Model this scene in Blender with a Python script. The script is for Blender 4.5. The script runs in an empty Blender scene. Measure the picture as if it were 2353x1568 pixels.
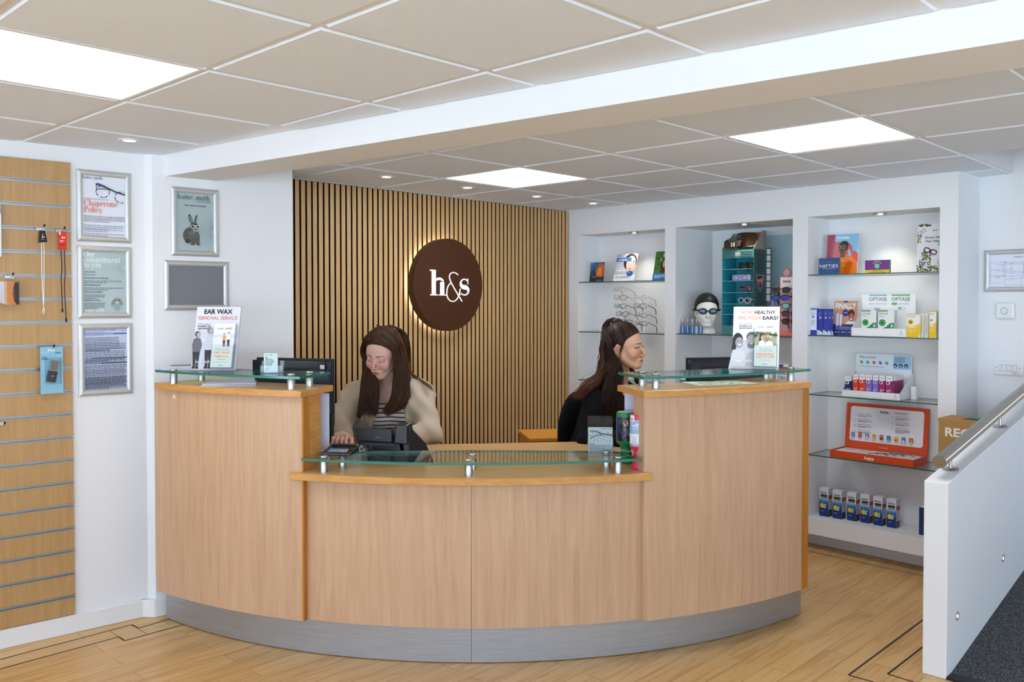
import bpy, bmesh, math, random
import numpy as np
from mathutils import Vector, Matrix
random.seed(7)
sc = bpy.context.scene
COL = sc.collection
# ---------------------------------------------------------------- camera
F, PITCH, PPY, HC = 2018.3, -0.022734, 742.9, 1.507      # focal (px of 2353), pitch, optical axis row, eye height
cam_d = bpy.data.cameras.new('camera'); cam = bpy.data.objects.new('camera', cam_d); COL.objects.link(cam)
cam_d.sensor_width = 36; cam_d.lens = 36*F/2353; cam_d.shift_y = -(784-PPY)/2353
cam_d.clip_start = .05; cam_d.clip_end = 100
cam.location = (0, 0, HC); cam.rotation_euler = (math.pi/2+PITCH, 0, 0)
sc.camera = cam
sc.view_settings.view_transform = 'Standard'; sc.view_settings.look = 'None'
sc.view_settings.exposure = -0.06; sc.view_settings.gamma = 1.0; sc.view_settings.use_curve_mapping = False
sc.cycles.use_denoising = True
sc.cycles.max_bounces = 8; sc.cycles.diffuse_bounces = 4; sc.cycles.transparent_max_bounces = 24
sc.cycles.sample_clamp_indirect = 6
SKY, UPGLOW = 2.3, 8.2
# daylight: bright overcast sky that enters through the shop front behind the camera
w = bpy.data.worlds.new('sky'); sc.world = w; w.use_nodes = True
bg = w.node_tree.nodes['Background']; bg.inputs[1].default_value = 1.0
_n = w.node_tree.nodes.new; _l = w.node_tree.links.new
_tc = _n('ShaderNodeTexCoord'); _sx = _n('ShaderNodeSeparateXYZ'); _lt = _n('ShaderNodeMath'); _lt.operation = 'LESS_THAN'; _lt.inputs[1].default_value = 0.0
_mx = _n('ShaderNodeMix'); _mx.data_type = 'RGBA'; _mx.inputs['A'].default_value = (SKY*.72, SKY*.86, SKY, 1); _mx.inputs['B'].default_value = (UPGLOW*.66, UPGLOW*.83, UPGLOW, 1)   # sky above, added brighter glow below the horizon to lift the ceiling
_l(_tc.outputs['Generated'], _sx.inputs[0]); _l(_sx.outputs['Z'], _lt.inputs[0]); _l(_lt.outputs[0], _mx.inputs['Factor']); _l(_mx.outputs['Result'], bg.inputs[0])
PANEL_STRENGTH = 12.0
DOWN_W = 2.6
NICHE_W = 7.0
# ---------------------------------------------------------------- pixel geometry
_cp, _sp = math.cos(PITCH), math.sin(PITCH)
def ray(x, y):
    dx = (x-1176.5)/F; dy = -(y-PPY)/F
    return Vector((dx, _cp-dy*_sp, _sp+dy*_cp))
def on_z(x, y, z):
    d = ray(x, y); return d*((z-HC)/d.z) + Vector((0, 0, HC))
def at_Y(x, y, Y):
    d = ray(x, y); return d*(Y/d.y) + Vector((0, 0, HC))
class Frame:
    """a vertical wall frame: x along the wall (left to right), y into the wall, z up"""
    def __init__(s, o, deg):
        a = math.radians(deg); s.o = Vector((o[0], o[1], 0)); s.u = Vector((math.sin(a), math.cos(a), 0)); s.n = Vector((-math.cos(a), math.sin(a), 0))
        s.rot = math.atan2(s.u.y, s.u.x)
    def hit(s, x, y, off=0.0):
        d = ray(x, y); c = Vector((0, 0, HC)); t = ((s.o+s.n*off-c).dot(s.n))/d.dot(s.n); p = c+d*t
        return (p-s.o).dot(s.u), p.z
    def w(s, u, n, z): return s.o+s.u*u+s.n*n+Vector((0, 0, z))
    def mat(s, u=0, n=0, z=0, rz=0): return Matrix.Translation(s.w(u, n, z)) @ Matrix.Rotation(s.rot+rz, 4, 'Z')
H = 2.215
LW = Frame((-1.765, 4.20), 49.3)          # left wall
L2 = Frame((-1.712, 4.19), 49.3)          # stretch of left wall behind the counter
SW = Frame((-1.243, 4.999), 43.66)        # slatted wall
RW = Frame((0.4394, 6.762), 136.1)        # wall with niches
GA = math.radians(43.75); ga = Vector((math.sin(GA), math.cos(GA), 0)); gb = Vector((-math.cos(GA), math.sin(GA), 0))
# ---------------------------------------------------------------- materials
def lin(c):
    if isinstance(c, str):
        c = [int(c[i:i+2], 16)/255 for i in (0, 2, 4)]
    return tuple((v/12.92 if v <= .04045 else ((v+.055)/1.055)**2.4) for v in c[:3])
MATS = {}
def mat(name, col=(.8, .8, .8), rough=.5, metal=0., emit=None, es=0., bump=0., bscale=200., spec=.5, trans=0., sheen=0., coat=0.):
    if name in MATS: return MATS[name]
    m = bpy.data.materials.new(name); m.use_nodes = True; nt = m.node_tree; b = nt.nodes['Principled BSDF']
    c = lin(col)+(1,)
    b.inputs['Base Color'].default_value = c; b.inputs['Roughness'].default_value = rough; b.inputs['Metallic'].default_value = metal
    b.inputs['Specular IOR Level'].default_value = spec; b.inputs['Transmission Weight'].default_value = trans
    b.inputs['Sheen Weight'].default_value = sheen; b.inputs['Coat Weight'].default_value = coat
    if emit: b.inputs['Emission Color'].default_value = lin(emit)+(1,); b.inputs['Emission Strength'].default_value = es
    if bump:
        tc = nt.nodes.new('ShaderNodeTexCoord'); n = nt.nodes.new('ShaderNodeTexNoise'); n.inputs['Scale'].default_value = bscale; n.inputs['Detail'].default_value = 3
        bp = nt.nodes.new('ShaderNodeBump'); bp.inputs['Strength'].default_value = bump; bp.inputs['Distance'].default_value = .002
        nt.links.new(tc.outputs['Object'], n.inputs['Vector']); nt.links.new(n.outputs['Fac'], bp.inputs['Height']); nt.links.new(bp.outputs['Normal'], b.inputs['Normal'])
    MATS[name] = m; return m
def noise_mat(name, c1, c2, scale=(8, 8, .6), rough=.4, nscale=10., detail=6., bump=.05, spec=.5, distort=.6, lo=.35, hi=.65, rot=0., metal=0., space='Object'):
    """grain: noise squeezed along one axis"""
    m = bpy.data.materials.new(name); m.use_nodes = True; nt = m.node_tree; b = nt.nodes['Principled BSDF']; N = nt.nodes.new; K = nt.links.new
    tc = N('ShaderNodeTexCoord'); mp = N('ShaderNodeMapping'); mp.inputs['Scale'].default_value = scale; mp.inputs['Rotation'].default_value = (0, 0, rot)
    n = N('ShaderNodeTexNoise'); n.inputs['Scale'].default_value = nscale; n.inputs['Detail'].default_value = detail; n.inputs['Distortion'].default_value = distort
    n2 = N('ShaderNodeTexNoise'); n2.inputs['Scale'].default_value = nscale*5; n2.inputs['Detail'].default_value = 2
    ad = N('ShaderNodeMath'); ad.operation = 'MULTIPLY_ADD'; ad.inputs[1].default_value = .35
    r = N('ShaderNodeValToRGB'); r.color_ramp.elements[0].position = lo; r.color_ramp.elements[0].color = lin(c1)+(1,)
    r.color_ramp.elements[1].position = hi; r.color_ramp.elements[1].color = lin(c2)+(1,)
    sb = N('ShaderNodeMath'); sb.operation = 'SUBTRACT'; sb.inputs[1].default_value = .175
    K(tc.outputs[space], mp.inputs['Vector']); K(mp.outputs[0], n.inputs['Vector']); K(mp.outputs[0], n2.inputs['Vector'])
    K(n2.outputs['Fac'], ad.inputs[0]); K(n.outputs['Fac'], ad.inputs[2]); K(ad.outputs[0], sb.inputs[0]); K(sb.outputs[0], r.inputs['Fac'])
    K(r.outputs[0], b.inputs['Base Color']); b.inputs['Roughness'].default_value = rough; b.inputs['Specular IOR Level'].default_value = spec; b.inputs['Metallic'].default_value = metal
    if bump:
        bp = N('ShaderNodeBump'); bp.inputs['Strength'].default_value = bump; bp.inputs['Distance'].default_value = .001; K(n2.outputs['Fac'], bp.inputs['Height']); K(bp.outputs[0], b.inputs['Normal'])
    MATS[name] = m; return m
def glass_mat(name, tint, fres=1.45, rough=.0):
    m = bpy.data.materials.new(name); m.use_nodes = True; nt = m.node_tree; nt.nodes.clear(); N = nt.nodes.new; K = nt.links.new
    o = N('ShaderNodeOutputMaterial'); mx = N('ShaderNodeMixShader'); t = N('ShaderNodeBsdfTransparent'); g = N('ShaderNodeBsdfGlossy'); f = N('ShaderNodeFresnel')
    t.inputs[0].default_value = tuple(tint)+(1,); g.inputs['Roughness'].default_value = rough; f.inputs['IOR'].default_value = fres
    gm = N('ShaderNodeNewGeometry'); iv = N('ShaderNodeMix'); iv.inputs['A'].default_value = fres; iv.inputs['B'].default_value = 1/fres; K(gm.outputs['Backfacing'], iv.inputs['Factor']); K(iv.outputs['Result'], f.inputs['IOR'])
    K(f.outputs[0], mx.inputs[0]); K(t.outputs[0], mx.inputs[1]); K(g.outputs[0], mx.inputs[2]); K(mx.outputs[0], o.inputs[0]); MATS[name] = m; return m
M_WALL = mat('white_paint', 'e9eaec', .6, bump=.06, bscale=60, spec=.3)
M_WALLS = mat('white_satin_paint', 'e6e6e6', .35, spec=.4)
M_CEIL = mat('ceiling_tile', 'e9f1fc', .9, bump=.5, bscale=260, spec=.1)
M_TBAR = mat('ceiling_grid', 'eceef1', .5)
M_BEECH = noise_mat('beech_panel', 'bd9877', 'd0ac8b', (7, 7, .35), .35, 6, 5, .02, distort=.8, lo=.25, hi=.75)
M_BEECHE = noise_mat('beech_edge', 'bf8440', 'd49c57', (1.5, 1.5, 9), .3, 8, 4, .02, distort=.5, lo=.3, hi=.7)
M_BEECHT = noise_mat('beech_top', 'c0955f', 'd2aa77', (1.2, 7, 7), .28, 6, 5, .01, distort=.5, lo=.3, hi=.7)
M_ORANGE = noise_mat('oiled_edge', 'a9671c', 'c9852f', (30, 30, .6), .35, 6, 4, .02, distort=.4)
M_SLAT = noise_mat('oak_slat', 'c59a63', 'dab37d', (14, 14, .5), .45, 8, 5, .03, distort=.5, lo=.3, hi=.7)
M_OAK = noise_mat('oak_board', 'a8824f', 'bd9766', (9, 9, .55), .45, 5, 6, .02, distort=1.2, lo=.2, hi=.8)
M_FELT = mat('black_felt', '0b0a0a', .95, spec=.1)
M_STEEL = noise_mat('brushed_steel', 'a9aeb5', 'b6bbc1', (.6, .6, 30), .42, 10, 3, .01, distort=.1, metal=.75)
M_RAILS = mat('handrail_steel', '9a968f', .3, 1.)
M_CHROME = mat('satin_steel', 'bcbcba', .3, 1.)
M_ALU = mat('anodised_aluminium', 'c4c4c2', .38, .45)
M_RAIL = mat('rail_aluminium', 'a3a3a2', .35, .7)
M_BLACKP = mat('black_plastic', '14161b', .35)
M_BLACKM = mat('matt_black', '0d0e10', .6)
M_GLASS = glass_mat('clear_glass', (.90, .955, .93))
M_GEDGE = mat('glass_edge', '1b6f5c', .15, spec=.8)
M_SGLASS = glass_mat('shelf_glass', (.955, .985, .975))
M_SEDGE = mat('shelf_glass_edge', '1d5a50', .15, spec=.8)
M_ACR = glass_mat('clear_acrylic', (.93, .94, .95), 1.4)
M_LED = mat('led_diffuser', 'ffffff', .5, emit='f6f9ff', es=PANEL_STRENGTH)
M_LEDC = mat('led_diffuser_cool', 'ffffff', .5, emit='eef2ff', es=PANEL_STRENGTH)
M_SPOT = mat('downlight_lens', 'ffffff', .5, emit='ffe9c8', es=12)
M_SIGNL = mat('sign_letters_lit', 'ffffff', .5, emit='f4f4ff', es=3.)
M_HALO = mat('halo_strip', 'ffffff', .5, emit='fff8f0', es=12.)
M_BROWN = mat('brown_acrylic', '45250f', .42, spec=.35)
M_CARD = mat('cardboard', 'b08752', .8, bump=.1, bscale=300, spec=.2)
# floor
def floor_mat():
    m = bpy.data.materials.new('oak_plank_floor'); m.use_nodes = True; nt = m.node_tree; b = nt.nodes['Principled BSDF']; N = nt.nodes.new; K = nt.links.new
    tc = N('ShaderNodeTexCoord'); mp = N('ShaderNodeMapping'); mp.inputs['Rotation'].default_value = (0, 0, -math.atan2(ga.y, ga.x))
    br = N('ShaderNodeTexBrick'); br.offset = .37; br.inputs['Scale'].default_value = 1; br.inputs['Brick Width'].default_value = .92; br.inputs['Row Height'].default_value = .102
    br.inputs['Mortar Size'].default_value = .0011; br.inputs['Mortar Smooth'].default_value = .2; br.inputs['Bias'].default_value = 0
    br.inputs['Color1'].default_value = (0, 0, 0, 1); br.inputs['Color2'].default_value = (1, 1, 1, 1); br.inputs['Mortar'].default_value = (.5, .5, .5, 1)
    sep = N('ShaderNodeSeparateColor'); off = N('ShaderNodeVectorMath'); off.operation = 'MULTIPLY_ADD'; off.inputs[1].default_value = (7.3, 3.1, 5.7)
    m2 = N('ShaderNodeMapping'); m2.inputs['Scale'].default_value = (.9, 11, 1)
    n = N('ShaderNodeTexNoise'); n.inputs['Scale'].default_value = 2.4; n.inputs['Detail'].default_value = 7; n.inputs['Distortion'].default_value = 1.3
    wv = N('ShaderNodeMath'); wv.operation = 'MULTIPLY'; wv.inputs[1].default_value = 28
    sn = N('ShaderNodeMath'); sn.operation = 'SINE'; s2 = N('ShaderNodeMath'); s2.operation = 'MULTIPLY_ADD'; s2.inputs[1].default_value = .05; 
    r = N('ShaderNodeValToRGB'); r.color_ramp.elements[0].position = .25; r.color_ramp.elements[0].color = lin('b5874c')+(1,); r.color_ramp.elements[1].position = .8; r.color_ramp.elements[1].color = lin('d9b276')+(1,)
    a2 = N('ShaderNodeMath'); a2.operation = 'MULTIPLY_ADD'; a2.inputs[1].default_value = .16
    mx = N('ShaderNodeMix'); mx.data_type = 'RGBA'; mx.inputs['B'].default_value = lin('7d5426')+(1,)
    K(tc.outputs['Object'], mp.inputs[0]); K(mp.outputs[0], br.inputs['Vector']); K(br.outputs['Color'], sep.inputs[0])
    K(br.outputs['Color'], off.inputs[0]); K(mp.outputs[0], off.inputs[2]); K(off.outputs[0], m2.inputs[0]); K(m2.outputs[0], n.inputs['Vector'])
    K(n.outputs['Fac'], wv.inputs[0]); K(wv.outputs[0], sn.inputs[0]); K(sn.outputs[0], s2.inputs[0]); K(n.outputs['Fac'], s2.inputs[2])
    K(sep.outputs[0], a2.inputs[0]); K(s2.outputs[0], a2.inputs[2]); K(a2.outputs[0], r.inputs[0]); K(r.outputs[0], mx.inputs['A']); K(br.outputs['Fac'], mx.inputs['Factor'])
    K(mx.outputs['Result'], b.inputs['Base Color']); b.inputs['Roughness'].default_value = .33; b.inputs['Specular IOR Level'].default_value = .45
    MATS['floor'] = m; return m
M_FLOOR = floor_mat()
def carpet_mat():
    m = bpy.data.materials.new('grey_fleck_carpet'); m.use_nodes = True; nt = m.node_tree; b = nt.nodes['Principled BSDF']; N = nt.nodes.new; K = nt.links.new
    tc = N('ShaderNodeTexCoord'); n = N('ShaderNodeTexNoise'); n.inputs['Scale'].default_value = 190; n.inputs['Detail'].default_value = 2
    r = N('ShaderNodeValToRGB'); r.color_ramp.elements[0].position = .45; r.color_ramp.elements[0].color = lin('26272a')+(1,); r.color_ramp.elements[1].position = .68; r.color_ramp.elements[1].color = lin('75777c')+(1,)
    K(tc.outputs['Object'], n.inputs[0]); K(n.outputs['Fac'], r.inputs[0]); K(r.outputs[0], b.inputs['Base Color']); b.inputs['Roughness'].default_value = .95
    bp = N('ShaderNodeBump'); bp.inputs['Distance'].default_value = .004; K(n.outputs['Fac'], bp.inputs['Height']); K(bp.outputs[0], b.inputs['Normal']); MATS['carpet'] = m; return m
M_CARPET = carpet_mat()
def print_mat(name='print', rough=.45):
    m = bpy.data.materials.new(name); m.use_nodes = True; nt = m.node_tree; b = nt.nodes['Principled BSDF']
    a = nt.nodes.new('ShaderNodeVertexColor'); a.layer_name = 'ink'; nt.links.new(a.outputs[0], b.inputs['Base Color'])
    b.inputs['Roughness'].default_value = rough; MATS[name] = m; return m
M_PRINT = print_mat(); M_PRINTG = print_mat('print_gloss', .2)
# ---------------------------------------------------------------- mesh builder
class MB:
    def __init__(s): s.v = []; s.f = []; s.m = []; s.c = []; s.mats = []; s.ci = lin('ffffff'); s.mi = 0
    def use(s, m):
        if m not in s.mats: s.mats.append(m)
        s.mi = s.mats.index(m); return s
    def ink(s, c): s.ci = lin(c); return s
    def add(s, vs, fs, M=None):
        b = len(s.v); s.v += [tuple(M @ Vector(p)) if M else tuple(p) for p in vs]
        for f in fs: s.f.append([b+i for i in f]); s.m.append(s.mi); s.c.append(s.ci)
        return s
    def box(s, x0, x1, y0, y1, z0, z1, M=None):
        return s.add([(x0, y0, z0), (x1, y0, z0), (x1, y1, z0), (x0, y1, z0), (x0, y0, z1), (x1, y0, z1), (x1, y1, z1), (x0, y1, z1)],
                     [(0, 3, 2, 1), (4, 5, 6, 7), (0, 1, 5, 4), (1, 2, 6, 5), (2, 3, 7, 6), (3, 0, 4, 7)], M)
    def prism(s, poly, z0, z1, M=None, side=None):
        n = len(poly)
        if sum(poly[i][0]*poly[(i+1) % n][1]-poly[(i+1) % n][0]*poly[i][1] for i in range(n)) < 0: poly = poly[::-1]
        vs = [(p[0], p[1], z0) for p in poly]+[(p[0], p[1], z1) for p in poly]
        s.add(vs, [tuple(range(n))[::-1], tuple(range(n, 2*n))], M)
        b = len(s.v)-2*n; mi = s.mi
        if side: s.use(side)
        for i in range(n): j = (i+1) % n; s.f.append([b+i, b+j, b+n+j, b+n+i]); s.m.append(s.mi); s.c.append(s.ci)
        s.mi = mi; return s
    def hexa(s, P, M=None):      # 8 arbitrary corners ordered like box()
        return s.add(P, [(0, 3, 2, 1), (4, 5, 6, 7), (0, 1, 5, 4), (1, 2, 6, 5), (2, 3, 7, 6), (3, 0, 4, 7)], M)
    def tube(s, pts, r, n=8, cap=True, M=None, closed=False):
        pts = [Vector(p) for p in pts]; k = len(pts); rs = r if isinstance(r, (list, tuple)) else [r]*k
        vs = []; up = None
        for i, p in enumerate(pts):
            if closed: d = pts[(i+1) % k]-pts[i-1]
            else: d = pts[min(i+1, k-1)]-pts[max(i-1, 0)]
            if d.length < 1e-9: d = Vector((0, 0, 1))
            d.normalize()
            if up is None: up = Vector((0, 0, 1)) if abs(d.z) < .9 else Vector((1, 0, 0))
            a = d.cross(up)
            if a.length < 1e-6: a = d.orthogonal()
            a.normalize(); bb = d.cross(a).normalized(); up = -bb if False else up
            for j in range(n):
                t = 2*math.pi*j/n; vs.append(p+a*math.cos(t)*rs[i]+bb*math.sin(t)*rs[i])
        fs = []
        for i in range(k if closed else k-1):
            for j in range(n):
                i2 = (i+1) % k; j2 = (j+1) % n; fs.append((i*n+j, i*n+j2, i2*n+j2, i2*n+j))
        if cap and not closed: fs += [tuple(range(n))[::-1] if False else tuple(range(n)), tuple(range((k-1)*n, k*n))[::-1]]
        return s.add(vs, fs, M)
    def lathe(s, prof, n=24, M=None, cap=True):
        vs = []; fs = []; k = len(prof)
        for r, z in prof:
            for j in range(n): t = 2*math.pi*j/n; vs.append((r*math.cos(t), r*math.sin(t), z))
        for i in range(k-1):
            for j in range(n): j2 = (j+1) % n; fs.append((i*n+j, i*n+j2, (i+1)*n+j2, (i+1)*n+j))
        if cap: fs += [tuple(range(n))[::-1], tuple(range((k-1)*n, k*n))]
        return s.add(vs, fs, M)
    def ell(s, c, r, nu=16, nv=10, M=None):
        vs = []; fs = []
        for i in range(nv+1):
            th = math.pi*i/nv
            for j in range(nu): ph = 2*math.pi*j/nu; vs.append((c[0]+r[0]*math.sin(th)*math.cos(ph), c[1]+r[1]*math.sin(th)*math.sin(ph), c[2]+r[2]*math.cos(th)))
        for i in range(nv):
            for j in range(nu): j2 = (j+1) % nu; fs.append((i*nu+j, (i+1)*nu+j, (i+1)*nu+j2, i*nu+j2))
        return s.add(vs, fs, M)
    def build(s, name, parent=None, smooth=False, bevel=0, seg=2, M=None, sharp=40):
        me = bpy.data.meshes.new(name); me.from_pydata(s.v, [], s.f)
        for m in (s.mats or [M_PRINT]): me.materials.append(m)
        me.polygons.foreach_set('material_index', s.m)
        at = me.color_attributes.new('ink', 'FLOAT_COLOR', 'CORNER'); arr = []
        for f, c in zip(s.f, s.c): arr += [c[0], c[1], c[2], 1.]*len(f)
        at.data.foreach_set('color', arr)
        if smooth:
            me.polygons.foreach_set('use_smooth', [True]*len(me.polygons))
            if sharp: me.set_sharp_from_angle(angle=math.radians(sharp))
        me.update(); me.validate()
        o = bpy.data.objects.new(name, me); COL.objects.link(o)
        if parent: o.parent = parent
        if M is not None: o.matrix_world = M
        if bevel:
            b = o.modifiers.new('bevel', 'BEVEL'); b.width = bevel; b.segments = seg; b.limit_method = 'ANGLE'; b.angle_limit = math.radians(40)
        return o
def thing(name, label, cat, M=None, group=None):
    o = bpy.data.objects.new(name, None); COL.objects.link(o); o.empty_display_size = .05
    if M is not None: o.matrix_world = M
    o['label'] = label; o['category'] = cat
    if group: o['group'] = group
    return o
def tag(o, label=None, cat=None, group=None, kind=None):
    if label: o['label'] = label
    if cat: o['category'] = cat
    if group: o['group'] = group
    if kind: o['kind'] = kind
    return o
def struct(o): o['kind'] = 'structure'; return o
def T(x=0, y=0, z=0, rz=0, rx=0, ry=0):
    return Matrix.Translation((x, y, z)) @ Matrix.Rotation(rz, 4, 'Z') @ Matrix.Rotation(ry, 4, 'Y') @ Matrix.Rotation(rx, 4, 'X')
# ---------------------------------------------------------------- lettering
_tc = {}
def sans(text, bold=0.0):
    """triangles of a line of plain lettering, size 1, baseline 0, x from 0; returns verts, faces, width"""
    k = (text, bold)
    if k in _tc: return _tc[k]
    cu = bpy.data.curves.new('t', 'FONT'); cu.body = text; cu.size = 1; cu.resolution_u = 3; cu.offset = bold; cu.dimensions = '2D'; cu.fill_mode = 'FRONT'
    ob = bpy.data.objects.new('t', cu); me = ob.to_mesh()
    vs = [(v.co.x, v.co.y) for v in me.vertices]; fs = [tuple(p.vertices) for p in me.polygons]; ob.to_mesh_clear(); bpy.data.objects.remove(ob); bpy.data.curves.remove(cu)
    if vs:
        x0 = min(v[0] for v in vs); wd = max(v[0] for v in vs)-x0; vs = [(x-x0, y) for x, y in vs]
    else: wd = 0
    _tc[k] = (vs, fs, wd); return _tc[k]
# a small high-contrast serif alphabet made of stems, hairlines and bowls
def _ring(cx, cy, rx, ry, tx, ty, a0=0, a1=360, n=22):
    vs = []; fs = []
    for i in range(n+1):
        a = math.radians(a0+(a1-a0)*i/n); vs += [(cx+rx*math.cos(a), cy+ry*math.sin(a)), (cx+(rx-tx)*math.cos(a), cy+(ry-ty)*math.sin(a))]
    for i in range(n): fs.append((2*i, 2*i+2, 2*i+3, 2*i+1))
    return vs, fs
def _rect(x0, y0, x1, y1): return [(x0, y0), (x1, y0), (x1, y1), (x0, y1)], [(0, 1, 2, 3)]
def _stroke(pts, ws):
    vs = []; fs = []; n = len(pts)
    if not isinstance(ws, (list, tuple)): ws = [ws]*n
    for i in range(n):
        a = pts[max(i-1, 0)]; b = pts[min(i+1, n-1)]; dx, dy = b[0]-a[0], b[1]-a[1]; l = math.hypot(dx, dy) or 1
        vs += [(pts[i][0]-dy/l*ws[i]/2, pts[i][1]+dx/l*ws[i]/2), (pts[i][0]+dy/l*ws[i]/2, pts[i][1]-dx/l*ws[i]/2)]
    for i in range(n-1): fs.append((2*i, 2*i+1, 2*i+3, 2*i+2))
    return vs, fs
def _stem(x, y0, y1, t=.14, foot=True, head=True):
    P = [_rect(x, y0, x+t, y1)]
    if foot: P.append(_rect(x-.07, y0, x+t+.07, y0+.03))
    if head: P.append(_rect(x-.08, y1-.03, x+t*.5, y1))
    return P
def _arch(x, t=.14):      # from stem at x to next stem right
    return [_ring(x+.20, .50, .20, .17, .04, .10, 20, 175, 10), _rect(x+.26, 0, x+.26+t, .50), _rect(x+.19, 0, x+.47, .03)]
def _S(x, s=1.0, w=.14):
    pts = []; ws = []
    for i in range(29):
        t = i/28; a = math.radians(35+235*min(t*2, 1)) if t <= .5 else math.radians(90-235*(t-.5)*2)
        if t <= .5: px, py = .20+.155*math.cos(a), .48+.155*math.sin(a)
        else: px, py = .20+.17*math.cos(a), .175+.15*math.sin(a)
        pts.append((x+px*s, py*s)); ws.append(s*(.035+w*math.exp(-((t-.5)/.17)**2)))
    return [_stroke(pts, ws), _rect(x+s*.335, s*.44, x+s*.36, s*.66), _rect(x+s*.0, s*.02, x+s*.025, s*.24)]
def _amp(x, w=.032):
    c = [(.47, .80), (.40, .87), (.30, .89), (.21, .84), (.18, .73), (.20, .62), (.26, .48), (.36, .28), (.47, .08), (.56, -.08), (.60, -.16)]
    d = [(.24, .52), (.14, .40), (.10, .24), (.10, .04), (.16, -.10), (.27, -.17), (.38, -.14), (.47, -.02), (.52, .14), (.54, .30)]
    def sm(q):
        for _ in range(2): q = [q[0]]+[((3*q[i][0]+q[i+1][0])/4, (3*q[i][1]+q[i+1][1])/4) if k == 0 else ((q[i][0]+3*q[i+1][0])/4, (q[i][1]+3*q[i+1][1])/4) for i in range(len(q)-1) for k in (0, 1)]+[q[-1]]
        return q
    return [_stroke([(x+a, b) for a, b in sm(c)], w), _stroke([(x+a, b) for a, b in sm(d)], w)]
def _glyph(c):
    X = .66
    g = {'h': lambda: (_stem(.08, 0, 1)+_arch(.18), .72), 'n': lambda: (_stem(.08, 0, X)+_arch(.18), .72), 'm': lambda: (_stem(.08, 0, X)+_arch(.18)+_arch(.54), 1.08),
         'i': lambda: (_stem(.08, 0, X)+[_ring(.15, .84, .08, .08, .08, .08, n=10)], .32), 'l': lambda: (_stem(.08, 0, 1), .32),
         't': lambda: ([_rect(.1, .12, .24, .86), _ring(.24, .13, .14, .13, .14, .03, 180, 300, 8), _rect(0, X-.03, .36, X)], .40),
         'u': lambda: ([_rect(.08, .16, .22, X), _rect(0, X-.03, .14, X), _rect(.42, 0, .56, X), _rect(.34, X-.03, .48, X), _rect(.5, 0, .62, .03), _ring(.28, .17, .20, .17, .10, .03, 180, 330, 8)], .66),
         'r': lambda: (_stem(.08, 0, X)+[_ring(.36, .50, .15, .16, .03, .05, 60, 170, 8), _ring(.42, .56, .07, .07, .07, .07, n=10)], .50),
         'e': lambda: ([_ring(.29, .33, .26, .34, .14, .03, 0, 300), _rect(.14, .33, .53, .365)], .58), 'o': lambda: ([_ring(.29, .33, .27, .34, .14, .03)], .60),
         'c': lambda: ([_ring(.29, .33, .26, .34, .14, .03, 50, 310), _ring(.43, .53, .07, .07, .07, .07, n=10)], .55),
         'a': lambda: ([_rect(.34, .04, .48, .50), _ring(.28, .48, .20, .19, .06, .03, 0, 170, 10), _ring(.13, .48, .07, .07, .07, .07, n=10), _ring(.22, .18, .19, .19, .12, .03, 60, 320), _rect(.46, 0, .58, .03)], .58),
         'p': lambda: (_stem(.08, -.28, X)+[_ring(.34, .33, .25, .34, .13, .03, -160, 160)], .64), 's': lambda: (_S(.04), .44),
         'y': lambda: ([_stroke([(.08, X), (.30, .04)], .13), _stroke([(.50, X), (.30, .05), (.18, -.26)], .03), _rect(0, X-.03, .22, X), _rect(.40, X-.03, .58, X), _ring(.13, -.22, .07, .07, .07, .07, n=10)], .58),
         'd': lambda: ([_rect(.42, 0, .56, 1), _rect(.34, .97, .5, 1), _rect(.5, 0, .63, .03), _ring(.28, .33, .24, .34, .13, .03, 30, 330)], .66),
         'v': lambda: ([_stroke([(.08, X), (.30, .02)], .13), _stroke([(.50, X), (.30, .02)], .03), _rect(0, X-.03, .22, X), _rect(.40, X-.03, .58, X)], .56),
         'w': lambda: ([_stroke([(.08, X), (.26, .02)], .12), _stroke([(.40, X), (.26, .02)], .03), _stroke([(.38, X), (.56, .02)], .12), _stroke([(.72, X), (.56, .02)], .03), _rect(0, X-.03, .2, X), _rect(.62, X-.03, .8, X)], .8),
         'b': lambda: (_stem(.08, 0, 1, foot=False)+[_ring(.34, .33, .25, .34, .13, .03, -150, 150)], .64), 'f': lambda: (_stem(.12, 0, .85, head=False)+[_ring(.32, .84, .18, .16, .10, .03, 60, 180, 8), _rect(.0, X-.03, .36, X)], .42),
         'k': lambda: (_stem(.08, 0, 1)+[_stroke([(.22, .28), (.48, X)], .03), _stroke([(.32, .40), (.54, .0)], .12)], .62),
         'C': lambda: ([_ring(.42, .48, .40, .50, .18, .03, 40, 320), _rect(.72, .64, .75, .98)], .82), 'O': lambda: ([_ring(.42, .48, .41, .50, .18, .03)], .88),
         'P': lambda: (_stem(.08, 0, .97, .17)+[_ring(.36, .72, .28, .25, .15, .03, -90, 90), _rect(.2, .94, .36, .97), _rect(.2, .47, .36, .5)], .70),
         'A': lambda: ([_stroke([(.08, 0), (.38, .97)], .03), _stroke([(.38, .97), (.66, 0)], .16), _rect(.18, .3, .55, .33), _rect(0, 0, .18, .03), _rect(.54, 0, .8, .03)], .8),
         '&': lambda: (_amp(-.06), .42), ' ': lambda: ([], .3)}
    return g[c]() if c in g else ([], .3)
def serif(text, bold=0.0):
    k = ('serif', text)
    if k in _tc: return _tc[k]
    V = []; Fc = []; x = 0
    for ch in text:
        P, adv = _glyph(ch)
        for vs, fs in P:
            b = len(V); V += [(x+a, c) for a, c in vs]; Fc += [tuple(b+i for i in f) for f in fs]
        x += adv
    _tc[k] = (V, Fc, x); return _tc[k]
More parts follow.
